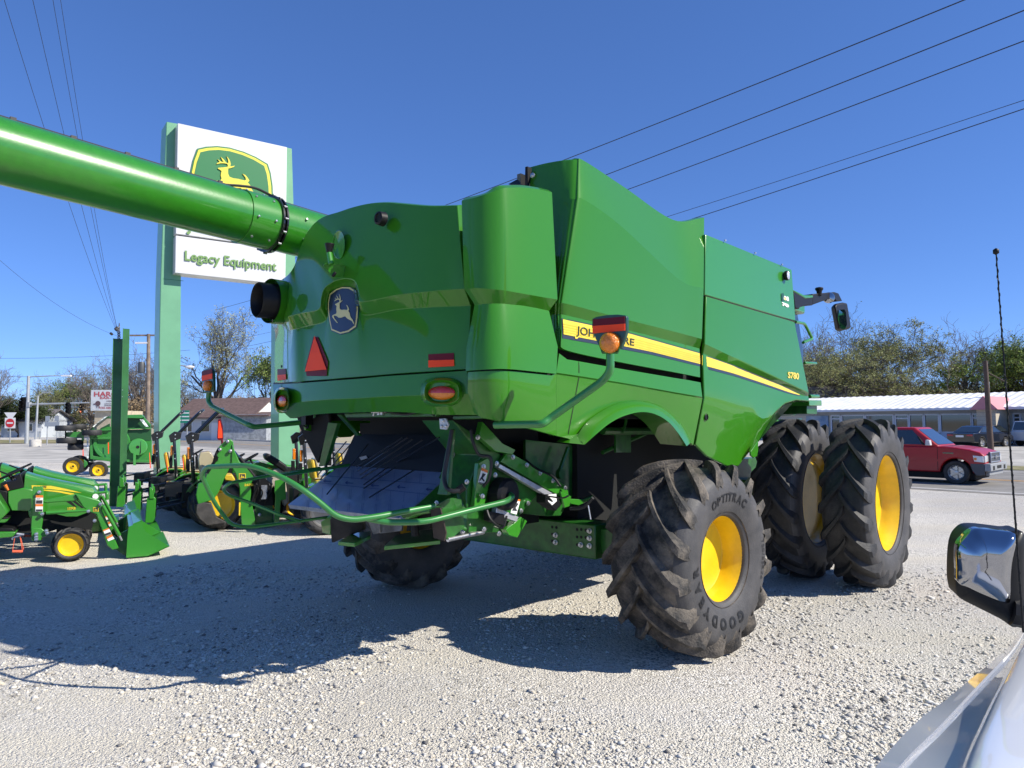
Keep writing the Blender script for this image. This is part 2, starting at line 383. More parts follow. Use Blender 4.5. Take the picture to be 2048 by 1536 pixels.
for nm, src in (('tall_side_panel', spn), ('front_side_panel', fp), ('grain_tank_side', fb), ('lower_side_panel', lp)):
    m_ = MB(); m_.add([(p[0], -p[1]+(.0 if nm != 'lower_side_panel' else .05), p[2]) for p in src.v if 1], src.f)
    if nm == 'lower_side_panel':      # no corner on the far side: clip it
        m_.v = [(max(p[0], -1.6), p[1], p[2]) for p in m_.v]
    if nm == 'tall_side_panel': m_.v = [(max(p[0], -1.42), p[1], p[2]) for p in m_.v]
    m_.build(nm, PANEL if nm != 'grain_tank_side' else PAINT, comb, smooth=22)

# inner body: tank, engine deck, black core behind the panel gaps
z_t = A[2]
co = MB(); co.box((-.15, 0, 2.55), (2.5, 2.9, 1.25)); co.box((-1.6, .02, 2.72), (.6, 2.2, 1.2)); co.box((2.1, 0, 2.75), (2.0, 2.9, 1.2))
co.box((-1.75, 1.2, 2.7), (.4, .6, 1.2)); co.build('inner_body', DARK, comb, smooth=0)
gt = MB()
gt.prism([(.75, -1.5, 3.2), (2.95, -1.5, 3.2), (2.95, -1.5, z_t-.02), (.75, -1.5, z_t-.02)], (0, 3.02, 0))
gt.prism([(-.9, -1.0, 3.2), (.9, -1.0, 3.2), (.9, -1.0, 3.55), (-.2, -1.0, 3.5), (-.8, -1.0, 3.45)], (0, 2.3, 0))
gt.box((-1.36, .3, 3.3), (.12, 1.95, .3)); gt.box((-1.65, 0, 3.2), (.6, 2.2, .25))
gt.build('grain_tank', CHASSIS, comb, bevel=.01)
eb = MB()                             # black bracket at the head of the tall panel
P = [S(406, 95, 1.1), S(418, 92, 1.12), S(420, 190, 1.12), S(404, 190, 1.1)]
eb.prism(P, (-.05, .0, 0)); P = [S(385, 140, 1.0), S(404, 135, 1.1), S(404, 190, 1.1), S(340, 190, .95), S(385, 165, 1.0)]
eb.prism(P, (-.1, 0, 0)); eb.build('screen_bracket', BLK, comb)
bl = MB()
for q in (Z5(426, 131), ): p = CB.a(*q, -1.445); bl.lathe([(0, 0), (.018, 0), (.02, .012), (0, .02)], p, (-1, 0, 0), n=12)
for q in ((1409, 467), (1563, 531), (1700, 590)): p = S(*q, 1.6); bl.lathe([(0, 0), (.012, 0), (.012, .015), (0, .02)], p, (0, 0, 1), n=8)
bl.split('bolt', STEEL, comb)

# decals ---------------------------------------------------------
def strip(name, top, bot, m, parent=comb, k=14, off=.004, rows=3):
    """decal between two image polylines"""
    def samp(pl, t):
        L = [0]
        for i in range(1, len(pl)): L.append(L[-1]+math.hypot(pl[i][0]-pl[i-1][0], pl[i][1]-pl[i-1][1]))
        return np.interp(t*L[-1], L, [p[0] for p in pl]), np.interp(t*L[-1], L, [p[1] for p in pl])
    g = []
    for j in range(rows+1):
        r = []
        for i in range(k+1):
            a, b = samp(top, i/k), samp(bot, i/k); s_ = j/rows
            r.append(stick((a[0]*(1-s_)+b[0]*s_, a[1]*(1-s_)+b[1]*s_), off, lambda p: CB.l(p[0], p[1], 1.6)))
        g.append(r)
    o = MB(); o.grid(g); return o.build(name, m, parent, smooth=60)
def decal(name, quad, pts_f, m, parent=comb, off=.006, fall=None, persp=None):
    """flat art (verts in 0..1, faces) mapped bilinearly on an image quad TL,TR,BR,BL and laid on the panel"""
    vs, fs = pts_f; out = []
    for (x, y) in vs:
        tx = quad[0][0]*(1-x)+quad[1][0]*x, quad[0][1]*(1-x)+quad[1][1]*x
        bx = quad[3][0]*(1-x)+quad[2][0]*x, quad[3][1]*(1-x)+quad[2][1]*x
        p = (tx[0]*y+bx[0]*(1-y), tx[1]*y+bx[1]*(1-y)); out.append(stick(p, off, fall or (lambda p: CB.l(p[0], p[1], 1.6))))
    o = MB(); o.add(out, fs); return o.build(name, m, parent, smooth=0)
def ntext(s, bold=.012, w=None):
    v, f = textmesh(s, 1, bold); xs = [p[0] for p in v]; ys = [p[1] for p in v]
    x0, x1, y0, y1 = min(xs), max(xs), min(ys), max(ys)
    return [((p[0]-x0)/(x1-x0), (p[1]-y0)/(y1-y0)) for p in v], f
Z7 = lambda x, y: (1100+x/6.0235, 620+y/6.0235)
k_ = mat('charcoal_decal', (.02, .024, .035), .4, coat=.5)
strip('stripe_border', [Z7(138, 98), Z7(920, 262), Z7(1800, 512)], [Z7(146, 341), Z7(520, 405), Z7(900, 480), Z7(1200, 533), Z7(1808, 680)], k_, off=.003)
strip('yellow_stripe', [Z7(150, 114), Z7(920, 277), Z7(1797, 523)], [Z7(158, 294), Z7(500, 360), Z7(900, 440), Z7(1200, 500), Z7(1803, 651)], YDEC, off=.006, rows=4)
ysh = mat('yellow_stripe_line', (.8, .5, .012), .4, coat=.4)
for q in (.28, .46, .64, .8):
    t_ = lambda a, b: (a[0]*(1-q)+b[0]*q, a[1]*(1-q)+b[1]*q)
    up_ = [t_(Z7(150, 114), Z7(158, 294)), t_(Z7(920, 277), Z7(900, 440)), t_(Z7(1797, 523), Z7(1803, 651))]
    strip('stripe_line', up_, [(p[0], p[1]+1.4) for p in up_], ysh, off=.0085, rows=1)
strip('stripe_border', [Z5(1293, 1046), Z5(1450, 1100), Z5(1600, 1161), Z5(1700, 1204), Z5(1793, 1254)], [Z5(1293, 1116), Z5(1450, 1156), Z5(1600, 1204), Z5(1740, 1250), Z5(1792, 1260)], k_, off=.003)
strip('yellow_stripe', [Z5(1293, 1051), Z5(1450, 1106), Z5(1600, 1167), Z5(1700, 1210), Z5(1789, 1253)], [Z5(1293, 1102), Z5(1450, 1144), Z5(1600, 1194), Z5(1740, 1243), Z5(1788, 1256)], YDEC, off=.006)
# letters with a yellow halo hanging below the stripe
q4 = [Z7(310, 190), Z7(1005, 352), Z7(1000, 462), Z7(305, 322)]
qh = [Z7(296, 178), Z7(1022, 345), Z7(1022, 482), Z7(290, 345)]
decal('stripe_lettering_halo', qh, ntext('JOHN DEERE', .06), YDEC, off=.0075)
decal('stripe_lettering', q4, ntext('JOHN DEERE', .01), mat('stripe_letter_green', (.012, .03, .008), .45), off=.0115)
decal('model_number', [Z5(1728, 1135), Z5(1785, 1142), Z5(1785, 1177), Z5(1728, 1168)], ntext('S780', .035), YDEC, off=.006)
strip('panel_seam', [Z5(658, 1082), Z5(658, 1162), Z5(632, 1300), Z5(598, 1478)], [Z5(662, 1082), Z5(662, 1162), Z5(636, 1300), Z5(602, 1478)], DARK, off=.002, rows=1)
strip('tank_seam', [Z5(1303, 742), Z5(1770, 877)], [Z5(1303, 750), Z5(1770, 885)], DARK, off=-.004, rows=1)
h_ = MB(); p = stick(Z5(1310, 1367), .004); h_.lathe([(0, 0), (.03, 0), (.034, .004), (.03, .008)], p, (0, 1, 0), n=20); h_.build('latch_hole', BLK, comb)
# small anniversary sticker on the tank
an = MB()
st_ = lambda x, y: stick((1560+x/10.97, 560+y/10.97), .004)
o_ = decal('anniversary_sticker', [(1561.5, 585), (1574, 588), (1577.5, 614.5), (1562.5, 609)], ([(0, .9), (.35, 1), (.45, .7), (.3, .35), (.2, .3), (.1, .3), (0, .25)], [(0, 1, 2, 3, 4, 5, 6)]), mat('sticker_green', (.01, .07, .03), .4))
decal('anniversary_sticker_dots', [(1566, 591), (1577, 594), (1577, 603), (1566, 600)], ntext('OB', .05), LABEL, off=.006)
decal('anniversary_sticker_text', [(1563, 604), (1577, 609), (1577, 616), (1563, 611)], ntext('70', .08), LABEL, off=.006)
y_ = MB(); y_.lathe([(0, .002), (.02, 0)], stick((1569.3, 597.5), .008), (0, 1, 0), n=14); y_.build('sticker_dot', YDEC, comb)
# work lamp on the tank
wl = MB(); p = stick((1568, 552), .0); wl.lathe([(0, .01), (.05, .01), (.058, .03), (.055, .05), (.05, .055)], p, (0, 1, 0), n=24)
wl_ = wl.build('work_lamp', BLK, comb)
wl = MB(); wl.lathe([(0, .062), (.03, .06), (.05, .052)], p, (0, 1, 0), n=24); wl.build('lamp_lens', mat('clear_lens', (.7, .72, .74), .1, coat=1, bump=.7, bscale=120, metal=.3), wl_)

# the leaping deer (outline traced once, reused)
DEER = [(240, 875), (251, 892), (259, 915), (262, 940), (260, 962), (266, 960), (285, 947), (278, 962), (262, 978), (250, 985), (248, 1005), (249, 1035), (256, 1060), (275, 1066), (300, 1063), (336, 1066), (343, 1055), (340, 1035), (325, 1007), (340, 1015), (352, 1035), (361, 1060), (352, 1078),
        (368, 1105), (374, 1135), (384, 1160), (404, 1182), (417, 1215), (422, 1240), (407, 1222), (394, 1198), (365, 1182), (335, 1165), (315, 1142), (290, 1150), (265, 1159), (238, 1158), (215, 1140), (190, 1132), (178, 1140), (190, 1168), (210, 1192), (230, 1222), (214, 1215), (192, 1190), (170, 1162), (158, 1140), (168, 1128), (190, 1118), (208, 1110), (214, 1090), (210, 1060), (214, 1020),
        (205, 1012), (195, 1006), (196, 998), (212, 990), (232, 980), (245, 972), (248, 958), (244, 945), (228, 945), (208, 952), (187, 968), (193, 952), (205, 942), (193, 920), (212, 936), (226, 935), (218, 918), (210, 893), (226, 912), (238, 935), (250, 938), (250, 920), (247, 898)]
def deer_n(): # normalised 0..1, y up, and its triangles
    x0, x1, y0, y1 = 158, 422, 875, 1240
    P = [((x-x0)/(x1-x0), 1-(y-y0)/(y1-y0)) for x, y in DEER]; return P, tess(P)
E1 = lambda x, y: (640+x/5.908, 440+y/5.908)
def subdiv(pts, tris, maxl=9.):
    V = [tuple(p) for p in pts]; T = [tuple(t) for t in tris]
    for _ in range(4):
        L = lambda a, b: math.hypot(V[a][0]-V[b][0], V[a][1]-V[b][1]); mids = {}; out = []; done = True
        def mid(a, b):
            k = (min(a, b), max(a, b))
            if k not in mids: mids[k] = len(V); V.append(((V[a][0]+V[b][0])/2, (V[a][1]+V[b][1])/2))
            return mids[k]
        for a, b, c in T:
            e = [L(a, b) > maxl, L(b, c) > maxl, L(c, a) > maxl]
            if not any(e): out.append((a, b, c)); continue
            done = False; n = sum(e)
            if n == 3: p, q, r = mid(a, b), mid(b, c), mid(c, a); out += [(a, p, r), (p, b, q), (r, q, c), (p, q, r)]
            else:
                while not e[0]: a, b, c = b, c, a; e = e[1:]+e[:1]
                p = mid(a, b)
                if n == 1: out += [(a, p, c), (p, b, c)]
                elif e[1]: q = mid(b, c); out += [(a, p, c), (p, b, q), (p, q, c)]
                else: r = mid(c, a); out += [(a, p, r), (p, b, c), (r, p, c)]
        T = out
        if done: break
    return V, T
def fanart(pts):                      # closed outline in image px -> tessellated decal
    return pts, tess(pts)
def pdecal(name, pts, m, off, parent=comb, fall=None):
    V, T = subdiv(pts, tess(pts)); o = MB(); o.add([stick(p, off, fall or (lambda p: on_tail(p))) for p in V], T); return o.build(name, m, parent, smooth=0)
sh_o = [(122, 872), (200, 815), (275, 790), (360, 795), (425, 835), (448, 950), (458, 1060), (452, 1160), (435, 1265), (350, 1325), (250, 1350), (140, 1305), (118, 1200), (102, 1090), (100, 980)]
ctr = (275, 1070)
shr = lambda pts, k, c=ctr: [(c[0]+(x-c[0])*k, c[1]+(y-c[1])*(1-(1-k)*.75)) for x, y in pts]
emb = pdecal('emblem', [E1(*p) for p in shr(sh_o, 1.04)], mat('emblem_rim', (.01, .05, .045), .4, coat=.4), .004)
pdecal('emblem_border', [E1(*p) for p in shr(sh_o, .985)], CREAM, .007, emb); pdecal('emblem_field', [E1(*p) for p in shr(sh_o, .90)], NAVY, .010, emb)
pdecal('emblem_deer', [E1(*p) for p in DEER], CREAM, .014, emb)

# reflectors, triangle, lamps on the tailgate
pdecal('slow_vehicle_triangle', [Z3(*p) for p in ((380, 928), (405, 928), (466, 1075), (458, 1158), (340, 1158), (331, 1110))], DRED, .008)
pdecal('triangle_centre', [Z3(*p) for p in ((391, 922), (462, 1120), (334, 1132))], RED, .016)
for q, q2 in ((((165, 1118), (214, 1114), (216, 1150), (166, 1154)), ((166, 1153), (217, 1148), (218, 1178), (167, 1187))), (((1056, 1030), (1207, 1022), (1208, 1062), (1057, 1066)), ((1057, 1066), (1208, 1062), (1210, 1100), (1058, 1108)))):
    pdecal('reflector', [Z3(*p) for p in q], DRED, .006); pdecal('reflector', [Z3(*p) for p in q2], RED, .008)
pdecal('reflector_slot', [Z3(*p) for p in ((184, 1094), (189, 1093), (190, 1108), (185, 1109))], DARK, .004)
def lamp_pod(cx_, cy_, rx, ry, lx_, ly_, name='tail_lamp_pod'):
    pod = MB(); rings = []
    for k, off in ((1, 0.0), (.93, .05), (.8, .075), (.72, .06), (.62, .035), (.0, .035)):
        R = []
        for j in range(28):
            t = 2*math.pi*j/28; c_, s_ = math.cos(t), math.sin(t)
            ex = 2/2.6; R.append(on_tail(Z3(cx_+rx*k*abs(c_)**ex*np.sign(c_), cy_+ry*k*abs(s_)**ex*np.sign(s_)), -.03-off))
        R.append(R[0]); rings.append(R)
    pod.grid(rings); po = pod.build(name, PANEL, comb, smooth=50)
    for nm, mt, half in (('tail_lens', LENS, 1), ('turn_lens', AMB, -1)):
        ln = MB(); rg = []
        for k in (1, .75, .4, .02):
            R = []
            for j in range(13):
                t = math.pi*j/12*half; R.append(on_tail(Z3(cx_+lx_*k*math.cos(t), cy_-ly_*(k*math.sin(t) if half > 0 else k*math.sin(t))+ly_*.15), -.075-.03*math.sqrt(1-k*k)))
            rg.append(R)
        ln.grid(rg); ln.build(nm, mt, po, smooth=60)
lamp_pod(1132, 1252, 128, 88, 80, 41); lamp_pod(188, 1300, 50, 78, 32, 36)
# camera pod and mast on the tailgate
cm_ = MB(); p = on_tail(Z3(788, 232), -.0); cm_.lathe([(0, 0), (.055, 0), (.05, .05), (.035, .055), (.03, .045), (0, .045)], p, (-1, 0, 0), n=24); cm_.build('rear_camera', BLK, comb)
ov = MB(); R = [[on_tail(Z3(525+35*k*math.cos(t), 382+83*k*math.sin(t)), d) for t in np.linspace(0, 2*math.pi, 25)] for k, d in ((1.05, -.004), (1, -.012), (.9, -.006), (.02, -.004))]
ov.grid(R); ov.build('access_cap', PAINT, comb, smooth=60)
ms = MB(); b_ = on_tail(Z3(480, 500), -.16); t_ = CB.a(*Z3(470, 375), b_[0]); mid = CB.a(*Z3(468, 430), b_[0])
ms.tube([b_, mid], .022, 0, 10); ms.tube([mid, t_], [.02, .038], 1, 12)
sh_ = [on_tail(Z3(*q), d) for q, d in (((428, 505), -.2), ((445, 490), -.2), ((520, 498), -.1), ((553, 505), -.03), ((553, 555), -.03), ((490, 572), -.12))]
ms.prism(sh_, (.05, 0, 0)); ms.tube([on_tail(Z3(488, 570), -.17), on_tail(Z3(505, 545), -.16)], .014, 1)
ms.build('gps_mast', [PAINT, BLK], comb, bevel=.004)
# exhaust
ex = MB(); c_ = on_tail(Z3(175, 722), -.02)
ex.lathe([(.20, .10), (.20, -.02), (.185, -.05), (.175, -.05)], c_, (-1, 0, 0), 0, 36)
ex.lathe([(.155, -.1), (.158, .20), (.15, .21), (.142, .2), (.14, -.02), (.06, -.02), (.06, .12), (.05, .12), (.05, -.1), (0, -.1)], c_, (-1, -.12, 0), 1, 36)
ex.build('exhaust_outlet', [PANEL, BLK], comb, smooth=50)

# unloading auger tube along the left side
AV = -1.75
near = CB.l(0, 302, -1.6); far = CB.l(600, 465, AV); d_ = (np.array(far)-np.array(near)); d_ /= np.linalg.norm(d_)
A0 = np.array(near)-d_*2.2; A1 = np.array(far)+d_*1.0; RA = .25
au = MB(); au.cyl(A0, A1, RA, 0, 48)
aug = au.build('unloading_tube', mat('auger_green', (.024, .20, .008), .33, coat=.8, coatr=.12, noise=.06, nscale=14, bump=.03, bscale=40), comb, smooth=50)
def on_aug(x, y):                     # distance along the tube axis for an image position
    q = np.array(CB.l(x, y, -1.6+(AV+1.6)*x/600)); return float((q-A0)@d_)
s1, s2 = on_aug(540, 445), on_aug(478, 420)
cl = MB(); c1_ = A0+d_*s1
cl.lathe([(RA, -.03), (RA+.035, -.03), (RA+.035, -.012), (RA+.01, -.01), (RA+.01, .01), (RA+.035, .012), (RA+.035, .03), (RA, .03)], c1_, d_, 0, 48)
cl.build('tube_flange', BLKM, aug, smooth=40)
sv = MB(); sv.lathe([(RA+.001, s2-s1), (RA+.011, s2-s1), (RA+.011, -.03), (RA+.001, -.03)], c1_, d_, 0, 48); sv.build('tube_sleeve', PAINT, aug, smooth=40)
sc = MB(); axv = Vector(d_); uu_ = axv.cross(Vector((0, 0, 1))).normalized(); vv_ = axv.cross(uu_)
for s_, th, q in [(0, t, 1) for t in np.arange(0, 6.28, .45)]+[(s2-s1+.05, t, 0) for t in (2.2, 3.0, 3.8, 4.6)]+[(-.1, t, 0) for t in (2.2, 3.0, 3.8, 4.6)]+[(.25, t, 0) for t in (2.6, 3.4)]+[(.5, 2.9, 0)]:
    rad = RA+(.04 if q else .012); P = Vector(c1_)+axv*s_+(uu_*math.cos(th)+vv_*math.sin(th))*rad
    nrm = (uu_*math.cos(th)+vv_*math.sin(th)) if not q else axv
    sc.lathe([(0, .016), (.011, .014), (.012, -.02)], P-(nrm*.0 if q else nrm*.0), nrm, 0, 8)
sc.split('tube_bolt', STEEL, aug)
hs = MB(); top = lambda s_, r=RA+.012: tuple(np.array(A0+d_*s_)+np.array((0, 0, r)))
hs.tube([top(s_) for s_ in np.linspace(.1, s2-.1, 30)], .014, 0, 6)
for s_ in np.linspace(.6, s2-.2, 9): hs.box(top(s_, RA+.02), (.04, .03, .03))
hs.tube(sm([top(s2-.15), top(s2+.02, RA+.05), top((s1+s2)/2, RA+.07), top(s1-.02, RA+.05), tuple(np.array(A0+d_*(s1+.02))+np.array((0, .15, RA-.04)))], 6), .013, 0, 6)
hs.tube([top(s_) for s_ in np.linspace(s1+.15, s1+.8, 8)], .012, 0, 6)
hs.build('tube_harness', RUBBER, aug)
# ---- under-body, chopper and guard rails
def tubep(name, pts, r, m, parent=comb, fil=.12, n=12):
    Q = fillet(pts, fil)
    if isinstance(r, tuple): r = [r[0]+(r[1]-r[0])*i/(len(Q)-1) for i in range(len(Q))]
    o = MB(); o.tube(Q, r, 0, n); return o.build(name, m, parent, smooth=60)
# discharge hood interior
hd = MB(); P4 = lambda x, y, u: CB.a(*Z4(x, y), u)
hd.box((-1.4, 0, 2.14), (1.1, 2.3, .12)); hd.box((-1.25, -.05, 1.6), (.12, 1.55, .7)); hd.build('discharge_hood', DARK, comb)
cr_ = MB(); cr_.prism([P4(385, 80, -1.95), P4(940, 62, -1.95), P4(940, 100, -1.95), P4(395, 106, -1.95)], (.05, 0, 0)); cr_.prism([P4(1040, 95, -1.9), P4(1215, 90, -1.9), P4(1215, 112, -1.9), P4(1040, 118, -1.9)], (.05, 0, 0))
cr_.split('hood_crossbar', CHASSIS, comb, bevel=.006)
hs = MB(); hs.tube(sm([P4(640, 68, -1.98), P4(740, 85, -2.0), P4(800, 78, -2.0), P4(870, 58, -2.0), P4(930, 90, -1.98)], 5), .011, 0, 8); hs.tube([P4(555, 72, -2.0), P4(640, 70, -2.0)], .013, 1, 8); hs.tube([P4(562, 95, -2.0), P4(568, 60, -2.0)], .008, 1, 6)
for q in (P4(618, 71, -2.02), P4(600, 73, -2.02)): hs.box(q, (.03, .03, .045), 1)
hs.build('wiring_harness', [RUBBER, STEEL], comb)
# left curved hood panel seen through the gap
lh = MB(); lh.prism([P4(100, 95, -1.55), P4(290, 85, -1.55), P4(300, 150, -1.5), P4(225, 380, -1.5), P4(150, 230, -1.55), P4(115, 160, -1.55)], (.03, 0, 0), 0)
lh.prism([P4(290, 135, -1.95), P4(345, 140, -1.95), P4(270, 395, -1.85), P4(232, 400, -1.85)], (.04, 0, 0), 1)
lh.prism([P4(340, 88, -1.9), P4(365, 88, -1.9), P4(480, 215, -1.7), P4(455, 215, -1.7)], (.03, 0, 0), 1)
lh.split('hood_brace', [DARK, CHASSIS], comb, bevel=.004)
ph = MB(); ph.box(P4(165, 110, -1.9), (.08, .07, .12)); ph.tube(sm([P4(150, 90, -1.9), P4(170, 165, -1.92), P4(140, 150, -1.92), P4(145, 110, -1.92)], 4), .008); ph.build('latch_bracket', BLK, comb)
# plastic plate hanging right of the hood
wp = MB(); wp.prism([P4(958, 112, -2.02), P4(1000, 110, -2.02), P4(1015, 150, -2.02), P4(1002, 180, -2.02), P4(962, 175, -2.02)], (.012, 0, 0), 0)
for q in ((984, 125), (976, 158), (1001, 157)): wp.lathe([(0, .014), (.01, .012), (.011, 0)], P4(*q, -2.02), (-1, 0, 0), 1, 10)
wp.build('bracket_plate', [mat('galvanised', (.45, .46, .47), .5, metal=.5, noise=.2, nscale=12), STEEL], comb, bevel=.003)
# straw tailboard under blue protective film
film = mat('blue_film', (.19, .235, .36), .28, coat=.5, noise=.10, nscale=3, bump=.15, bscale=6)
FA, FB_, FC, FD = P4(365, 393, -1.66), P4(968, 436, -1.68), P4(712, 712, -2.22), P4(48, 630, -2.22)
EB_ = P4(1085, 392, -1.55); EC = P4(838, 615, -2.02)
tb = MB()
rowA = [FA, tuple((np.array(FA)+np.array(FB_))/2), FB_]; rowD = [FD, tuple((np.array(FD)+np.array(FC))/2), FC]
tb.grid(rowsub([rowA, rowD], 3), (.03, 0, -.03), 0); tb.grid([[FB_, EB_], [FC, EC]], (.02, 0, -.03), 0)
tb.grid([[FD, FC], [np.array(FD)+(.02, 0, -.035), np.array(FC)+(.02, 0, -.035)]], (.02, 0, 0), 1)
TBB = tb; tbo = tb.build('tailboard', [film, ALU], comb, smooth=20)
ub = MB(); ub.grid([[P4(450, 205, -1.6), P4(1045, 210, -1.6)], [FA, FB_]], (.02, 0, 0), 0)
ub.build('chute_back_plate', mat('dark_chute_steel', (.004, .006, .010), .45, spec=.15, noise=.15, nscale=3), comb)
pr = MB(); ink = mat('film_print', (.035, .06, .19), .5)
def onf(x, y, off=.004):              # point of the film plane
    n_ = np.cross(np.array(FB_)-np.array(FA), np.array(FD)-np.array(FA)); n_ = n_/np.linalg.norm(n_)
    if n_[2] < 0: n_ = -n_
    d = ray(*Z4(x, y)); dl = np.array((d@CB.A, d@CB.L, d[2])); o_ = np.array(CB.loc(CO)); t = ((np.array(FA)-o_)@n_)/(dl@n_)
    return tuple(o_+dl*t+n_*off)
def fline(pts, w, off=.004):
    for a, b in zip(pts[:-1], pts[1:]):
        dx, dy = b[0]-a[0], b[1]-a[1]; L = math.hypot(dx, dy); nx, ny = -dy/L*w/2, dx/L*w/2
        pr.poly([onf(a[0]+nx, a[1]+ny, off), onf(b[0]+nx, b[1]+ny, off), onf(b[0]-nx, b[1]-ny, off), onf(a[0]-nx, a[1]-ny, off)])
fline([(290, 460), (560, 482), (940, 510)], 2.5); fline([(235, 500), (560, 535), (900, 572)], 2.5)
for x, y in ((395, 500), (550, 515), (708, 526), (882, 540), (262, 490)):
    fline([(x, y), (x+48, y+4)], 5); fline([(x+14, y-9), (x, y), (x+13, y+9)], 5)
random.seed(5)
for i in range(9):
    x0 = 130+i*82
    for (a, b) in ((405, 470), (520, 590), (600, 660)):
        for k in range(2):
            sx = x0+60-(a-400)*.12+k*9; 
            if sx > 300-(a-400)*.95 and sx < 960-(a-400)*.85: fline([(sx, a+x0*.05), (sx-4, b+x0*.05-8)], 1.6) if random.random() < .9 else None
pr.build('film_print', ink, tbo, smooth=0)
cv = MB(); cv.prism([P4(480, 345, -1.66), P4(520, 335, -1.66), P4(530, 350, -1.66), P4(490, 362, -1.66)], (-.004, 0, 0)); cv.build('chute_label', mat('dim_label', (.3, .33, .36), .5), comb)
bz = MB()                             # spring tines / cables over the tailboard
for a, b in (((530, 265), (290, 588)), ((440, 250), (250, 498)), ((400, 250), (235, 470)), ((700, 400), (512, 552)), ((655, 400), (512, 530)), ((810, 420), (545, 608)), ((740, 225), (470, 420)), ((770, 225), (475, 445)), ((800, 235), (490, 470)), ((860, 240), (495, 492)), ((960, 225), (700, 400))):
    bz.tube([P4(a[0], a[1], -1.78), tuple(np.array(onf(b[0], b[1], .03)))], .006, 0, 5)
bz.split('guard_tine', BLKM, comb)
# right chopper frame: uprights, plates
fr_ = MB()
fr_.prism([P4(1020, 175, -1.92), P4(1042, 175, -1.92), P4(1012, 575, -1.98), P4(945, 570, -2.0), P4(985, 420, -1.95)], (.03, 0, 0))
fr_.prism([P4(1085, 390, -1.55), P4(1130, 530, -1.6), P4(1030, 590, -1.9), P4(905, 640, -2.02), P4(700, 712, -2.22), P4(830, 628, -2.1)], (.02, .0, -.02))
fr_.prism([P4(905, 655, -2.05), P4(1010, 590, -2.0), P4(1065, 600, -1.9), P4(1085, 770, -1.85), P4(1000, 845, -2.0), P4(965, 650, -2.02)], (.05, 0, 0))
fr_.prism([P4(1060, 560, -1.8), P4(1170, 540, -1.7), P4(1130, 800, -1.75), P4(1085, 780, -1.85)], (.04, 0, 0))
fr_.split('chopper_frame', CHASSIS, comb, bevel=.006)
rb_ = MB(); rb_.prism([P4(905, 655, -2.07), P4(965, 650, -2.07), P4(1000, 800, -2.02), P4(988, 850, -2.02), P4(925, 830, -2.07)], (.01, 0, 0)); rb_.build('rubber_flap', mat('brown_rubber', (.045, .03, .022), .7, noise=.2), comb)
ho = MB(); ho.tube(sm([P4(1035, 180, -1.93), P4(1010, 330, -1.97), P4(990, 450, -2.0), P4(1000, 520, -2.02), P4(1035, 548, -2.02), P4(1085, 545, -1.98)], 6), .016, 0, 10)
ho.tube([P4(1070, 550, -1.98), P4(1110, 520, -1.95)], .028, 1, 12); ho.tube(sm([P4(1150, 180, -1.8), P4(1165, 260, -1.8), P4(1200, 330, -1.75), P4(1270, 350, -1.7), P4(1260, 470, -1.7), P4(1225, 520, -1.7)], 5), .012, 0, 8)
ho.tube(sm([P4(1480, 360, -1.1), P4(1540, 410, -1.1), P4(1640, 460, -1.1), P4(1690, 520, -1.1)], 5), .01, 0, 8); ho.tube(sm([P4(1750, 655, -.9), P4(1830, 645, -.9), P4(1885, 590, -.9)], 5), .014, 0, 8)
ho.tube(sm([P4(1240, 640, -1.7), P4(1270, 720, -1.7), P4(1340, 770, -1.7), P4(1365, 700, -1.7)], 5), .009, 0, 6); ho.tube(sm([P4(1600, 570, -1.15), P4(1640, 610, -1.15), P4(1600, 580, -1.12), P4(1700, 590, -1.12), P4(1740, 575, -1.1)], 5), .007, 0, 6)
ho.tube([P4(1855, 625, -.9), P4(1872, 720, -.9)], .006, 2, 6); ho.tube([P4(1010, 842, -1.98), P4(1225, 795, -1.6)], .017, 2, 10)
ho.split('hydraulic_hose', [RUBBER, BLK, STEEL], comb, smooth=60)
# chopper side housing (right), plates at a lateral plane
V1 = .98
L4 = lambda x, y, v=V1: CB.l(*Z4(x, y), v)
hb = MB()
hb.prism([L4(1040, 120), L4(1240, 250), L4(1330, 330), L4(1740, 545), L4(1745, 600), L4(1690, 700, .9), L4(1600, 700, .9), L4(1560, 560), L4(1440, 700), L4(1340, 800), L4(1130, 800), L4(1120, 540), L4(1210, 330)], (0, -.35, 0))
hb.build('chopper_housing', CHASSIS, comb, bevel=.008)
hf = MB(); hf.prism([L4(1365, 320, 1.02), L4(1400, 322, 1.02), L4(1730, 520, 1.02), L4(1745, 600, 1.02), L4(1650, 560, 1.02), L4(1330, 372, 1.02)], (0, -.03, 0))
hf.prism([L4(1195, 380, 1.03), L4(1250, 350, 1.03), L4(1285, 400, 1.03), L4(1230, 640, 1.03), L4(1170, 640, 1.03)], (0, -.04, 0))
hf.prism([L4(1220, 130, 1.05), L4(1340, 260, 1.05), L4(1420, 300, 1.05), L4(1400, 330, 1.05), L4(1300, 310, 1.05), L4(1200, 220, 1.05)], (0, -.05, 0))
hf.prism([L4(1360, 780, 1.05), L4(1455, 705, 1.05), L4(1490, 730, 1.05), L4(1430, 830, 1.05), L4(1380, 815, 1.05)], (0, -.06, 0))
hf.prism([L4(1690, 550, 1.05), L4(1755, 580, 1.05), L4(1745, 640, 1.05), L4(1715, 650, 1.05)], (0, -.02, 0))
hf.prism([L4(1745, 595, 1.0), L4(1830, 600, 1.0), L4(1890, 575, 1.0), L4(1880, 600, 1.0), L4(1800, 635, 1.0), L4(1750, 625, 1.0)], (0, -.04, 0))
hf.split('housing_flange', PAINT, comb, bevel=.004)
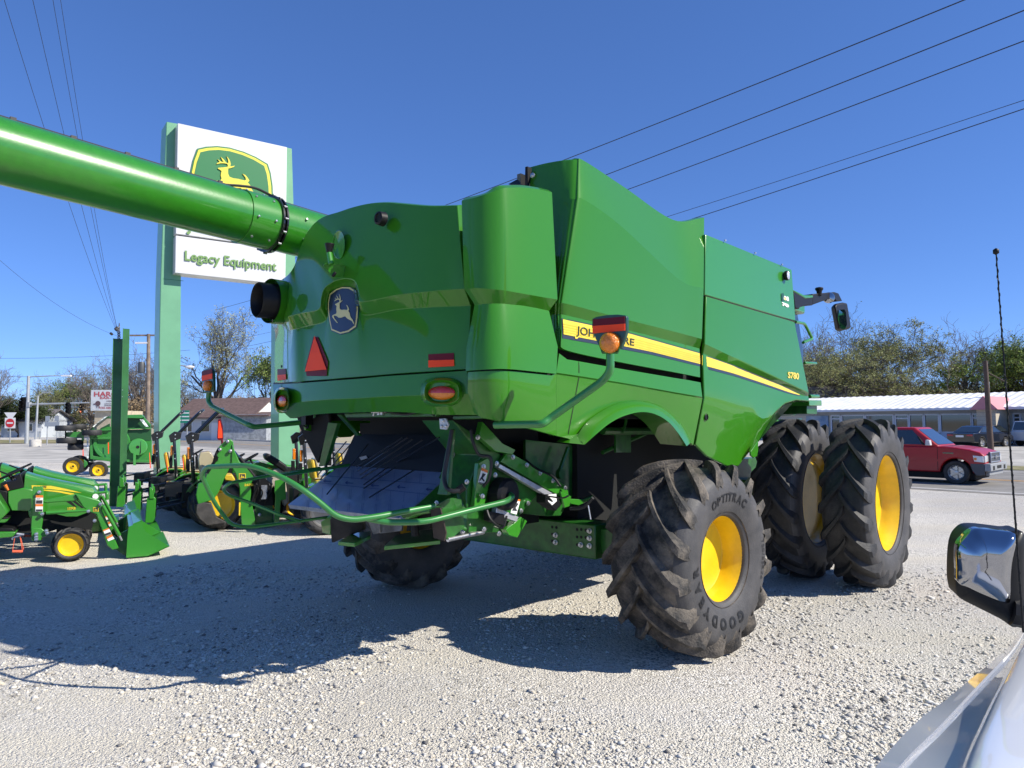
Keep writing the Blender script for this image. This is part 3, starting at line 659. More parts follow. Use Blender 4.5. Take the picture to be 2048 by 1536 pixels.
la = MB(); la.prism([L4(1325, 385, 1.06), L4(1640, 560, 1.06), L4(1665, 590, 1.06), L4(1655, 605, 1.06), L4(1318, 408, 1.06)], (0, -.05, 0)); la.build('actuator_tube', ALU, comb, bevel=.004)
la = MB(); la.prism([L4(1600, 570, 1.09), L4(1665, 565, 1.09), L4(1695, 630, 1.09), L4(1665, 668, 1.09), L4(1600, 620, 1.09)], (0, -.1, 0), 0); la.prism([L4(1618, 570, 1.093), L4(1665, 565, 1.093), L4(1668, 610, 1.093), L4(1640, 635, 1.093), L4(1615, 610, 1.093)], (0, -.004, 0), 1)
la.prism([L4(1305, 645, 1.07), L4(1440, 705, 1.07), L4(1425, 735, 1.07), L4(1300, 690, 1.07)], (0, -.05, 0), 2); la.prism([L4(1265, 670, 1.08), L4(1355, 690, 1.08), L4(1350, 760, 1.08), L4(1265, 730, 1.08)], (0, -.07, 0), 0)
la.split('actuator_motor', [BLK, LABEL, ALU], comb, bevel=.005)
pu = MB(); c_ = L4(1352, 565, 1.08); pu.lathe([(0, .06), (.1, .06), (.122, .04), (.125, -.05), (0, -.05)], c_, (0, 1, 0), 0, 36); pu.build('drive_pulley', BLK, comb, smooth=40)
wt = MB()
for q, m in ((((1218, 408), (1253, 425), (1250, 440), (1213, 425)), 1), (((1213, 425), (1250, 440), (1232, 515), (1195, 495)), 0), (((1410, 590), (1448, 600), (1446, 612), (1408, 604)), 1), (((1408, 604), (1446, 612), (1425, 690), (1390, 680)), 0)):
    wt.prism([L4(x, y, 1.085) for x, y in q], (0, -.004, 0), m)
for q in (((1222, 440), (1240, 448), (1222, 470), (1236, 490), (1226, 490), (1214, 475), (1206, 488), (1200, 484), (1216, 460)), ((1418, 618), (1438, 625), (1420, 650), (1430, 668), (1400, 665), (1412, 640))): wt.prism([L4(x, y, 1.089) for x, y in q], (0, -.002, 0), 2)
for k in range(3): wt.prism([L4(1199+k*0, 492+k*6, 1.089), L4(1232, 505+k*5, 1.089), L4(1231, 508+k*5, 1.089), L4(1199, 495+k*6, 1.089)], (0, -.002, 0), 2)
wt.split('warning_label', [LABEL, ORG, LABT], comb)
bo_ = MB()
for x, y, v in ((1192, 225, 1.06), (1403, 345, 1.06), (1487, 393, 1.06), (1567, 440, 1.06), (1645, 487, 1.06), (1719, 530, 1.06), (982, 547, .86), (943, 622, .9), (1125, 493, 1.03), (1297, 452, 1.06), (1305, 383, 1.06), (1227, 402, 1.06), (1220, 580, 1.06), (1495, 622, 1.0), (1453, 668, 1.0), (1035, 800, .9), (1100, 795, .95), (1230, 780, 1.05), (1320, 805, 1.05)):
    bo_.lathe([(0, .014), (.012, .013), (.014, .004), (.02, .003), (.02, -.006)], L4(x, y, v), (0, 1, 0) if v > .95 else (-1, 0, 0), 0, 8)
bo_.split('bolt', STEEL, comb)
lk = MB(); lk.tube([L4(1735, 285, .9), L4(1680, 440, .9)], .018); lk.lathe([(0, .02), (.045, .02), (.045, -.02), (0, -.02)], L4(1690, 445, .9), (0, 1, 0)); lk.build('tension_arm', CHASSIS, comb)
# side shields seen dark beneath the body
ds = MB(); ds.prism([L4(1480, 240, .8), L4(1760, 270, .8), L4(1760, 640, .8), L4(1640, 480, .8), L4(1480, 380, .8)], (0, -.03, 0), 0)
ds.prism([L4(1940, 330, .8), L4(2140, 260, .8), L4(2250, 700, .8), L4(1900, 700, .8), L4(1925, 480, .8)], (0, -.03, 0), 0)
ds.prism([L4(1035, 250, .7), L4(1080, 225, .7), L4(1165, 260, .7), L4(1160, 290, .7), L4(1030, 385, .7)], (0, -.02, 0), 1)
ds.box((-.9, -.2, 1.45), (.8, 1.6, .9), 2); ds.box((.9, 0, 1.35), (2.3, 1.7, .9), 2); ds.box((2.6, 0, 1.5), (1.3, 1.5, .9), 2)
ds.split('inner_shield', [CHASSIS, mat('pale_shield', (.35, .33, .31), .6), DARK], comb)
# mud pads in the rear arch
ai = MB(); ai.tube([CB.l(1205, 862, 1.1), CB.l(1372, 862, 1.1)], .035, 0, 8); ai.tube([CB.l(1205, 905, 1.0), CB.l(1330, 850, 1.0)], .02, 0, 6); ai.tube(sm([CB.l(1250, 818, 1.2), CB.l(1252, 842, 1.2), CB.l(1245, 865, 1.2)], 4), .014, 0, 6)
ai.prism([CB.l(1232, 865, 1.05), CB.l(1262, 865, 1.05), CB.l(1262, 905, 1.05), CB.l(1232, 905, 1.05)], (0, -.02, 0)); ai.split('arch_bracing', CHASSIS, comb)
# lower plates under the chopper
H4 = lambda x, y, z: CB.z(*Z4(x, y), z)
pl = MB(); pl.prism([H4(628, 880, 1.0), H4(700, 812, 1.0), H4(915, 770, 1.0), H4(965, 845, 1.0)], (0, 0, -.03), 0)
pl.prism([H4(350, 852, 1.0), H4(440, 800, 1.0), H4(545, 790, 1.0), H4(545, 815, 1.0), H4(450, 862, 1.0)], (0, 0, -.03), 0)
pl.split('spreader_floor', PAINT, comb, bevel=.004)
pv = MB(); pv.prism([P4(300, 720, -2.15), P4(310, 860, -2.1), P4(500, 780, -2.0), P4(500, 700, -2.1), P4(330, 680, -2.2)], (.03, 0, 0), 0); pv.prism([P4(520, 710, -2.05), P4(600, 740, -2.0), P4(600, 800, -2.0), P4(560, 810, -2.0)], (.03, 0, 0), 1)
pv.prism([P4(245, 735, -1.9), P4(305, 690, -1.95), P4(300, 815, -1.95), P4(255, 800, -1.9)], (.05, 0, 0), 2); pv.prism([P4(600, 740, -1.9), P4(735, 755, -1.9), P4(730, 790, -1.9), P4(600, 805, -1.9)], (.02, 0, 0), 1)
pv.prism([P4(770, 700, -1.9), P4(905, 660, -1.9), P4(900, 780, -1.9), P4(760, 790, -1.9)], (.04, 0, 0), 3)
pv.split('spreader_paddle', [mat('worn_dark_steel', (.035, .033, .032), .5, metal=.3, noise=.3), mat('worn_grey_steel', (.22, .22, .23), .5, metal=.5, noise=.3), PAINT, DARK], comb, bevel=.005)
sp2 = MB(); sp2.tube([P4(810, 700, -1.95), P4(815, 820, -1.95)], .03); sp2.tube([P4(700, 705, -2.1), P4(905, 668, -2.0)], .016, 1); sp2.tube([P4(745, 715, -2.0), P4(905, 655, -2.0)], .02, 1)
sp2.split('spreader_hub', [BLK, PAINT], comb)
# guard rails
RAIL = mat('rail_green', (.03, .2, .04), .35, coat=.5)
q = lambda x, y, u: CB.a(x, y, u)
tubep('guard_rail', [q(700, 1028, -1.7), q(585, 1044, -2.2), q(500, 1055, -2.6), q(462, 1050, -2.8), q(428, 1005, -3.05), q(403, 950, -3.2), q(412, 934, -3.2), q(500, 930, -3.1), q(560, 952, -3.0), q(600, 975, -2.92), q(640, 1005, -2.82), q(672, 1033, -2.75), q(705, 1040, -2.65), q(750, 1034, -2.5), q(870, 1012, -2.05)], (.013, .022), RAIL, fil=.14)
tubep('guard_rail', [q(735, 1037, -2.52), q(775, 1045, -2.42), q(850, 1044, -2.2), q(950, 1018, -1.8), q(1012, 1003, -1.55), q(1026, 994, -1.5), q(1016, 985, -1.45), q(935, 976, -1.5)], .022, RAIL, fil=.09)
tubep('guard_rail', [q(640, 936, -2.0), q(530, 953, -2.5), q(458, 966, -2.9), q(446, 978, -2.9), q(455, 990, -2.8), q(500, 1005, -2.6), q(560, 1030, -2.4), q(600, 1042, -2.15)], .013, RAIL, fil=.08)
tubep('guard_rail', [q(700, 930, -1.7), q(600, 945, -2.2), q(560, 951, -2.5), q(500, 932, -3.08)], .014, RAIL, fil=.1)

# marker stalks with warning board and flasher
def marker(pa, bend, low, end, head, name, sc_=1, hw=(1182, 1253, 630, 700), u=-1.75):
    stk = MB(); stk.tube(fillet([pa]+list(bend), .12, 6), .026, 0, 12); so_ = stk.build(name, RAIL, comb, smooth=60)
    return so_
uM = -1.72
s_ = marker(q(1220, 705, uM), [q(1221, 742, uM), q(1205, 762, uM), q(1098, 838, -1.9), q(1085, 848, -1.95), q(990, 850, -2.0)], 0, 0, 0, 'marker_stalk')
def board(pts, mid, fl, nm, flc, u, parent, rr):
    o = MB(); o.prism([q(x, y, u) for x, y in pts], (.03, 0, 0)); b = o.build('marker_board', mat('marker_green', (.006, .055, .035), .4, coat=.4), parent, bevel=.006)
    o = MB(); o.prism([q(x, y, u-.004) for x, y in mid[0]], (-.003, 0, 0), 0); o.prism([q(x, y, u-.004) for x, y in mid[1]], (-.004, 0, 0), 1); o.build('marker_reflector', [DRED, RED], b)
    o = MB(); o.lathe([(0, .045), (rr*.5, .042), (rr*.85, .03), (rr*.97, .01), (rr, -.03), (rr*.8, -.04)], q(*flc, u-.02), (-1, 0, 0), 0, 28); o.build('flasher_lamp', AMB, b, smooth=60)
    o = MB(); x0, x1, y = fl; o.tube([q(x0, y, u), q(x1, y, u)], .009); o.tube([q(x0, y, u), q(x0-4, y-12, u)], .006); o.tube([q(x1, y, u), q(x1+4, y-12, u)], .006); o.split('marker_clamp', CHASSIS, b)
m7 = lambda x, y: (1090+x/5.4857, 600+y/5.4857)
board([m7(*p) for p in ((515, 205), (560, 183), (680, 163), (790, 158), (880, 168), (893, 185), (893, 340), (870, 430), (830, 530), (600, 530), (550, 420), (512, 300))],
      ([m7(*p) for p in ((528, 212), (875, 180), (880, 255), (528, 283))], [m7(*p) for p in ((525, 285), (880, 260), (880, 335), (525, 368))]), (m7(630, 580)[0], m7(800, 580)[0], m7(0, 575)[1]), 'x', m7(708, 468), uM-.03, s_, .068)
uL = -2.1
s2_ = marker(q(418, 782, uL), [q(416, 802, uL), q(424, 813, uL), q(498, 850, uL), q(508, 854, -2.05), q(600, 845, -1.6)], 0, 0, 0, 'marker_stalk')
m6 = lambda x, y: (300+x/6.98, 700+y/6.98)
board([m6(*p) for p in ((722, 295), (760, 270), (850, 250), (872, 290), (880, 400), (882, 570), (840, 590), (770, 580), (735, 500), (722, 400))],
      ([m6(*p) for p in ((726, 300), (868, 262), (872, 325), (725, 360))], [m6(*p) for p in ((724, 362), (870, 328), (870, 400), (726, 432))]), (m6(755, 0)[0], m6(850, 0)[0], m6(0, 590)[1]), 'x', m6(802, 500), uL-.03, s2_, .055)
# rear axle
ax = MB(); P0 = (-.25, -1.35, 0)
ax.box((-.28, -.05, .87), (.30, 2.45, .30)); a_o = ax.build('rear_axle', CHASSIS, comb, bevel=.015)
ax = MB(); ax.box((-.24, 1.25, .87), (.22, .5, .22)); ax.box((-.24, -1.35, .87), (.22, .5, .22)); ax.box((-.1, 1.42, .85), (.34, .12, .42)); ax.box((-.1, -1.42, .85), (.34, .12, .42)); ax.split('axle_end', CHASSIS, a_o, bevel=.01)
ax = MB()
for x, y in ((1640, 765), (1665, 768), (1640, 808), (1790, 780), (1815, 780), (1842, 784), (1790, 825), (1815, 826), (1842, 828), (1640, 850), (1790, 872)): ax.lathe([(0, .001), (.014, .001)], CB.a(*Z4(x, y), -.431), (-1, 0, 0), 1, 10)
for x, y in ((1663, 814), (1663, 857), (1867, 788), (1867, 832), (1867, 878), (1815, 872)): ax.lathe([(0, .03), (.014, .03), (.015, .012), (.024, .01), (.024, 0)], CB.a(*Z4(x, y), -.43), (-1, 0, 0), 0, 10)
ax.split('axle_bolt', [STEEL, DARK], a_o)
fx = MB(); fx.box((3.5, 0, .95), (.4, 2.9, .4)); fx.box((2.2, .62, 1.25), (3.6, .16, .3)); fx.box((2.2, -.62, 1.25), (3.6, .16, .3)); fx.split('main_frame', CHASSIS, comb)

SIDEW = mat('tyre_sidewall', (.045, .044, .045), .6, color2=(.085, .08, .078), nscale=4, bump=.15, bscale=70, lo=.4, hi=.7)
# ---- wheels
def tyre(R, W_, rim, nl, lh, outer_text=None, twist=1.0, carc=.955):
    """agricultural tyre, axis = l, outer face at +l; returns MB (mat 0 rubber, 1 lettering)"""
    o = MB(); h = W_/2; Rc = R-lh
    pr_ = [(rim+.005, h*.78), (rim+.02, h*.86), (rim+(Rc-rim)*.25, h*.95), (rim+(Rc-rim)*.5, h*1.0), (rim+(Rc-rim)*.75, h*.965), (Rc-.05, h*.88), (Rc-.012, h*.74), (Rc, h*.5), (Rc+.004, 0)]
    pr2 = sm([(a, b, 0) for a, b in pr_], 3); pr2 = [(p[0], p[1]) for p in pr2]
    full = pr2+[(r, -y) for r, y in reversed(pr2[:-1])]
    full += [(rim+.002, -h*.6), (rim+.002, h*.6)]
    o.lathe(full, (0, 0, 0), (0, 1, 0), 0, 96, close=True)
    for fi in range(len(o.f)):
        if abs(sum(o.v[i][1] for i in o.f[fi])/4) > h*.78: o.m[fi] = 2
    def rc(y):
        ys = [p[1] for p in pr2][::-1]; rs = [p[0] for p in pr2][::-1]
        return float(np.interp(abs(y), ys[:len([1 for p in pr2 if p[0] > rim+(Rc-rim)*.5])], rs[:len([1 for p in pr2 if p[0] > rim+(Rc-rim)*.5])]))
    N = 11; wl_ = 2*math.pi/nl
    for side in (1, -1):
        for i in range(nl):
            base = i*wl_+(wl_/2 if side < 0 else 0); L = []
            for j in range(N):
                t = j/(N-1); y = -.035*W_+t*(h*.975+.035*W_); 
                curve = (t**.85)*.82*W_/R*twist
                phi = base+curve
                wtop = (.023+.012*t*t)*(R/.82)**.7; wbot = wtop*(1.45+.7*t)
                yy = y*side
                rtop = R-.03*t**3 if t < .93 else R-.05
                rb = rc(y)-.004
                if j == N-1: rb = rc(h*.97)-.11*R; y2 = h*1.0
                L.append((phi, yy, rtop, rb, wtop, wbot))
            # shoulder end runs down the sidewall as a tapered foot
            sec = []
            for (phi, yy, rt, rb, wt_, wb_) in L:
                for r_, w_ in ((rb, -wb_), (rt, -wt_), (rt, wt_), (rb, wb_)):
                    a = phi+w_/r_; sec.append((-r_*math.sin(a), yy, r_*math.cos(a)))
            phi, yy, rt, rb, wt_, wb_ = L[-1]
            for r_, w_ in ((Rc-.14*R, -.010), (Rc-.12*R, -.006), (Rc-.12*R, .006), (Rc-.14*R, .010)):
                a = phi+w_/r_+.02; sec.append((-r_*math.sin(a), side*(h*1.0+.001), r_*math.cos(a)))
            k = len(L)+1
            fs = [(4*q_+e, 4*q_+e+1, 4*q_+e+5, 4*q_+e+4) for q_ in range(k-1) for e in range(3)]+[(0, 1, 2, 3), (4*k-4, 4*k-3, 4*k-2, 4*k-1)]
            o.add(sec, fs, 0)
    # buffed ring on the sidewall
    for rr in (rim+.045,):
        yr = h*(.86+.09*(rr-rim)/(.25*(Rc-rim))); o.lathe([(rr-.004, yr-.01), (rr, yr+.005), (rr+.004, yr-.01)], (0, 0, 0), (0, 1, 0), 0, 96)
    if outer_text:
        for txt, r_t, ang0, size, fill, bold in outer_text:
            x = 0; wid = []
            for ch in txt:
                if ch == ' ': wid.append(size*.5); continue
                v, f = textmesh(ch, size, bold); xs = [p[0] for p in v]; wid.append((max(xs)-min(xs))+size*.14)
            tot = sum(wid); sp_ = {'GOODYEAR': 1.28, 'OPTITRAC': 1.0}.get(txt, 1.0); wid = [w*sp_ for w in wid]; tot *= sp_; ang = ang0-(tot/2)/r_t
            for ch, w in zip(txt, wid):
                if ch != ' ':
                    v, f = textmesh(ch, size, bold); xm = (max(p[0] for p in v)+min(p[0] for p in v))/2
                    a = ang+w/2/r_t; pts = []
                    for (px_, py_) in v:
                        rr = r_t+py_-size*.35; aa = a+(px_-xm)/r_t
                        tt = (rr-rim)/(Rc-rim); yb = float(np.interp(tt, [0, .05, .25, .5, .75, .92], [h*.8, h*.87, h*.95, h*1.0, h*.965, h*.87]))
                        pts.append((rr*math.sin(aa), yb+.007, rr*math.cos(aa)))
                    o.add(pts, f, 1 if fill else 0)
                ang += w/r_t
    return o
def rimmb(r, W_, dish, hub=.16, lip=.03):
    lip = min(lip, r*.08); hub = min(hub, r*.45)
    o = MB(); h = W_
    o.lathe([(r+lip-.01, h-.012), (r+lip, h-.004), (r+lip-.004, h+.006), (r+lip*.35, h+.002), (r, h-.018), (r*.965, h-dish*.35), (r*.93, h-dish*.5), (r*.91, h-dish*.75), (r*.88, h-dish*.96), (r*.84, h-dish), (hub*1.15, h-dish), (hub, h-dish), (.001, h-dish)], (0, 0, 0), (0, 1, 0), 0, 64)
    o.lathe([(r+lip, -h), (r, -h+.03), (r*.92, -h+.09), (r*.9, h-dish)], (0, 0, 0), (0, 1, 0), 0, 64)
    return o
def wheel(name, parent, pos, R, W_, rim, nl, lh, dish, text=None, steer=0, tm=(TYRE, LETT, SIDEW), side=1, tw=1.0, holes=0):
    e = bpy.data.objects.new(name, None); COL.objects.link(e); e.parent = parent; e.location = (pos[0], -pos[1], pos[2]); e.empty_display_size = .2
    e.rotation_euler = (0, 0, (0 if side > 0 else math.pi)+steer)
    k_ = (R, W_, rim, nl, lh, bool(text), dish, tm[0].name, tw, side)
    if k_ not in WC:
        t_ = tyre(R, W_, rim, nl, lh, text, tw if side > 0 else -tw)
        to = t_.build('tyre', list(tm), e, smooth=32); ro_ = rimmb(rim, W_*.40, dish)
        if holes:
            for i in range(8):
                a = i*math.pi/4; ro_.lathe([(0, .02), (.014, .02), (.016, 0)], (rim*.42*math.sin(a), W_*.40-dish+.0, rim*.42*math.cos(a)), (0, 1, 0), 1, 8)
            ro_.lathe([(0, .09), (.06, .09), (.075, .05), (.08, 0)], (0, W_*.40-dish, 0), (0, 1, 0), 2, 20)
        WC[k_] = (to.data, ro_.build('rim', [YEL, STEEL, BLK], e, smooth=40).data)
    else:
        for nm, d in zip(('tyre', 'rim'), WC[k_]):
            o = bpy.data.objects.new(nm, d); COL.objects.link(o); o.parent = e
    return e
WC = {}
ROUT = .80
txt = [('OPTITRAC', .50, math.radians(2), .098, 1, .003), ('GOODYEAR', .50, math.radians(214), .115, 1, .006), ('750/65R26', .565, math.radians(97), .07, 1, 0)]
wheel('rear_wheel', comb, (0, 1.837, .79), .79, .72, .335, 16, .07, .17, txt, steer=-.0646, tm=(TYRED, LETT, SIDEW), tw=.78)
wheel('rear_wheel', comb, (0, -1.837, .79), .79, .72, .335, 16, .07, .17, None, steer=-.0646, tm=(TYRED, LETT, SIDEW), tw=.78, side=-1, holes=1)
for v_, ds_ in ((2.44-.21, .20), (2.44-.21-.78, .10)):
    wheel('front_wheel', comb, (3.512, v_, .955), .965, .52, .535, 18, .06, ds_, [('620/70R42', .72, math.radians(150), .06, 0, 0)] if v_ > 2 else None, tm=(TYRE, LETT, SIDEW), tw=.85)
    wheel('front_wheel', comb, (3.512, -v_, .955), .965, .52, .535, 18, .06, ds_, None, tm=(TYRE, LETT, SIDEW), tw=.85, side=-1)
lb = MB(); c_ = (3.3, 1.62, .98)
lb.prism([CB.a(1610, 1003, 3.35), CB.a(1625, 1003, 3.35), CB.a(1625, 1024, 3.35), CB.a(1610, 1024, 3.35)], (-.004, 0, 0)); 
# ---- front: cab edge, platform, mirrors, rails
mr = MB(); z8 = lambda x, y: (1560+x/10.97, 560+y/10.97)
vm = 1.45
mm = lambda x, y, v=vm: CB.l(*z8(x, y), v)
mr.prism([mm(300, 255), mm(420, 320), mm(560, 405), mm(720, 380), mm(720, 555), mm(560, 560), mm(440, 600), mm(420, 640), mm(340, 610), mm(330, 560)], (0, -.3, 0), 1)
mr.prism([mm(300, 215), mm(540, 330), mm(720, 330), mm(730, 390), mm(560, 405), mm(300, 245)], (0, -.25, 0), 0)
mr.prism([mm(720, 305), mm(1200, 262), mm(1285, 290), mm(1370, 460), mm(1250, 465), mm(1200, 410), mm(1060, 420), mm(720, 545)], (0, -.14, 0), 1)
mr.lathe([(0, .06), (.05, .05), (.055, .03), (.035, .0), (.03, -.06)], mm(860, 250), (0, 0, 1), 1, 14)
mo = mr.build('mirror_arm', [PAINT, BLK], comb, bevel=.02)
mh = MB(); mh.prism([mm(*p) for p in ((1205, 560), (1250, 510), (1400, 482), (1480, 500), (1560, 980), (1560, 1060), (1350, 1110), (1300, 1080))], (.12, -.10, 0)); mh.build('mirror_housing', BLK, mo, bevel=.03)
mg = MB(); mg.poly([CB.a(*z8(x, y), mm(1300, 700)[0]-.06) for x, y in ((1245, 700), (1300, 650), (1420, 645), (1450, 720), (1470, 980), (1440, 1060), (1370, 1085), (1310, 1050))])
mg.build('mirror_glass', mat('teal_mirror', (.25, .42, .42), .05, metal=.9), mo, smooth=0)
mg = MB(); mg.lathe([(0, .03), (.07, .02), (.078, 0), (.07, -.03), (0, -.04)], (mm(1155, 405)[0]-.1, mm(1155, 405)[1]-.02, mm(1155, 405)[2]), (-.9, .35, 0), 0, 24); mg.build('round_mirror', CHROME, mo, smooth=60)
hr = MB(); hr.tube(fillet([mm(340, 920, 1.6), mm(540, 955, 1.6), mm(700, 1270, 1.6), mm(690, 1300, 1.6), mm(510, 1370, 1.6)], .06), .019); hr.build('grab_rail', PAINT, comb, smooth=60)
st = MB(); z9 = lambda x, y: (1380+x/7.314, 780+y/7.314)
nn = lambda x, y, v=1.55: CB.l(*z9(x, y), v)
st.prism([nn(1745, 150), nn(1925, 150), nn(1930, 230), nn(1745, 230)], (0, -.6, 0), 0); st.tube([nn(1750, 95), nn(1875, 95)], .025, 0); st.tube([CB.l(1609, 726, 1.55), CB.l(1632, 727, 1.55)], .02, 0)
st.prism([nn(1710, 230, 1.5), nn(1860, 230, 1.5), nn(1860, 355, 1.5), nn(1710, 350, 1.5)], (0, -.3, 0), 1); st.prism([nn(1340, 230, 1.2), nn(1545, 225, 1.2), nn(1545, 375, 1.2), nn(1320, 380, 1.2)], (0, -.3, 0), 1)
st.prism([nn(1290, 430, 1.2), nn(1360, 425, 1.2), nn(1350, 520, 1.2), nn(1290, 500, 1.2)], (0, -.1, 0), 0); st.tube([nn(1200, 455, 1.2), nn(1630, 433, 1.2)], .015, 0)
st.split('cab_platform', [PAINT, CHASSIS], comb, bevel=.006)
cabm = MB(); cabm.prism([(3.3, -.95, 2.0), (4.9, -.95, 2.0), (5.15, -.95, 2.9), (4.95, -.95, 3.45), (3.3, -.95, 3.45)], (0, 1.9, 0), 0); cabm.prism([(3.2, -1.0, 3.45), (5.1, -1.0, 3.45), (5.1, -1.0, 3.62), (3.2, -1.0, 3.66)], (0, 2.0, 0), 1)
cabm.build('cab', [GLASS, PAINT], comb, bevel=.03)
ft = MB(); ft.prism([nn(890, 900, 1.62), nn(1000, 740, 1.62), nn(1000, 880, 1.62), nn(985, 970, 1.62), nn(935, 995, 1.62), nn(895, 960, 1.62)], (0, -.02, 0)); ft.build('panel_tab', PANEL, comb, bevel=.006)
fs_ = MB(); fs_.prism([nn(1220, 390, 1.45), nn(1300, 290, 1.45), nn(1400, 215, 1.45), nn(1500, 200, 1.45), nn(1330, 380, 1.3), nn(1180, 540, 1.3), nn(1000, 760, 1.3)], (0, -.1, 0)); fs_.build('inner_fender', CHASSIS, comb)
bpy.data.objects['combine_harvester']
# ---------------------------------------------------------------- ground, road, verge
def nodes(m): return m.node_tree, m.node_tree.nodes['Principled BSDF']
def gravel():
    m = bpy.data.materials.new('gravel'); m.use_nodes = True; n, b = nodes(m); N = n.nodes.new; L = n.links.new
    b.inputs['Roughness'].default_value = .88; b.inputs['Specular IOR Level'].default_value = .25
    tc = N('ShaderNodeTexCoord')
    def vor(s, rnd=1):
        v = N('ShaderNodeTexVoronoi'); v.inputs['Scale'].default_value = s; v.inputs['Randomness'].default_value = rnd; L(tc.outputs['Object'], v.inputs['Vector']); return v
    def ramp(inp, els):
        r = N('ShaderNodeValToRGB'); L(inp, r.inputs['Fac']); e = r.color_ramp.elements
        while len(e) < len(els): e.new(.5)
        for q, (p, c) in zip(e, els): q.position = p; q.color = (c[0], c[1], c[2], 1)
        return r
    def noise(s, d=5):
        z = N('ShaderNodeTexNoise'); z.inputs['Scale'].default_value = s; z.inputs['Detail'].default_value = d; L(tc.outputs['Object'], z.inputs['Vector']); return z
    v1, v2 = vor(56), vor(120)
    sep = N('ShaderNodeSeparateColor'); L(v1.outputs['Color'], sep.inputs[0]); sp2 = N('ShaderNodeSeparateColor'); L(v2.outputs['Color'], sp2.inputs[0])
    c1 = ramp(sep.outputs[0], [(0, (.26, .245, .22)), (.25, (.54, .51, .45)), (.6, (.74, .70, .625)), (.85, (.84, .80, .73)), (1, (.9, .88, .82))])
    c2 = ramp(sp2.outputs[0], [(0, (.38, .36, .32)), (.4, (.66, .62, .555)), (1, (.86, .82, .74))])
    mx = N('ShaderNodeMix'); mx.data_type = 'RGBA'; nz = noise(1.1); r_ = ramp(nz.outputs['Fac'], [(.40, (0, 0, 0)), (.60, (1, 1, 1))])
    L(r_.outputs[0], mx.inputs[0]); L(c1.outputs[0], mx.inputs[6]); L(c2.outputs[0], mx.inputs[7])
    # fine tan dust packed between the stones, in big patches
    mp = N('ShaderNodeMapping'); mp.inputs['Scale'].default_value = (.22, 1.0, 1); mp.inputs['Rotation'].default_value = (0, 0, .35); L(tc.outputs['Object'], mp.inputs[0])
    nd = N('ShaderNodeTexNoise'); nd.inputs['Scale'].default_value = .9; nd.inputs['Detail'].default_value = 8; nd.inputs['Roughness'].default_value = .62; L(mp.outputs[0], nd.inputs['Vector'])
    rd = ramp(nd.outputs['Fac'], [(.44, (0, 0, 0)), (.60, (.85, .85, .85))])
    fine = noise(160, 3); cf = ramp(fine.outputs['Fac'], [(.35, (.60, .555, .47)), (.65, (.76, .71, .60))])
    m2 = N('ShaderNodeMix'); m2.data_type = 'RGBA'; L(rd.outputs[0], m2.inputs[0]); L(mx.outputs[2], m2.inputs[6]); L(cf.outputs[0], m2.inputs[7])
    big = noise(.22, 4); rb = ramp(big.outputs['Fac'], [(.35, (.84, .84, .85)), (.65, (1.1, 1.09, 1.06))])
    m3 = N('ShaderNodeMix'); m3.data_type = 'RGBA'; m3.blend_type = 'MULTIPLY'; m3.inputs[0].default_value = 1; L(m2.outputs[2], m3.inputs[6]); L(rb.outputs[0], m3.inputs[7])
    L(m3.outputs[2], b.inputs['Base Color'])
    inv = N('ShaderNodeMath'); inv.operation = 'SUBTRACT'; inv.inputs[0].default_value = 1; L(v1.outputs['Distance'], inv.inputs[1])
    inv2 = N('ShaderNodeMath'); inv2.operation = 'MULTIPLY'; L(v2.outputs['Distance'], inv2.inputs[0]); inv2.inputs[1].default_value = -.6
    ad = N('ShaderNodeMath'); ad.operation = 'ADD'; L(inv.outputs[0], ad.inputs[0]); L(inv2.outputs[0], ad.inputs[1])
    ad2 = N('ShaderNodeMath'); ad2.operation = 'MULTIPLY_ADD'; L(sep.outputs[1], ad2.inputs[0]); ad2.inputs[1].default_value = .5; L(ad.outputs[0], ad2.inputs[2])
    bp = N('ShaderNodeBump'); bp.inputs['Strength'].default_value = .75; bp.inputs['Distance'].default_value = .02; L(ad2.outputs[0], bp.inputs['Height']); L(bp.outputs[0], b.inputs['Normal'])
    return m
GRAV = gravel()
ASPH = mat('asphalt', (.23, .22, .20), .85, noise=.16, nscale=1.2, bump=.3, bscale=90)
ASPH2 = mat('worn_asphalt', (.42, .40, .355), .88, noise=.22, nscale=.5, bump=.3, bscale=80)
GRASS = mat('dry_grass', (.10, .12, .035), .95, color2=(.34, .28, .15), nscale=.55, bump=.8, bscale=22, lo=.38, hi=.6)
GRASS2 = mat('tan_verge', (.40, .345, .23), .95, color2=(.25, .24, .11), nscale=.4, bump=.6, bscale=22, lo=.45, hi=.75)
CONC = mat('concrete', (.50, .48, .44), .85, noise=.12, nscale=3, bump=.15, bscale=50)
def sheet(name, pts, m, z):
    o = MB(); o.poly([(p[0], p[1], z) for p in pts]); ob = o.build(name, m, None, smooth=0, flip=False, recalc=False)
    return tag(ob, kind='structure')
sheet('ground', [(-1500, -600), (1500, -600), (1500, 1500), (-1500, 1500)], GRASS2, -.02)
RD = np.array([-.68, .733]); RN = np.array([.733, .68]); RO = np.array([11.08, 20.27])
def rp(s, n): p = RO+RD*s+RN*n; return (p[0], p[1])
gx = lambda x, y: tuple(gnd(x, y)[:2])
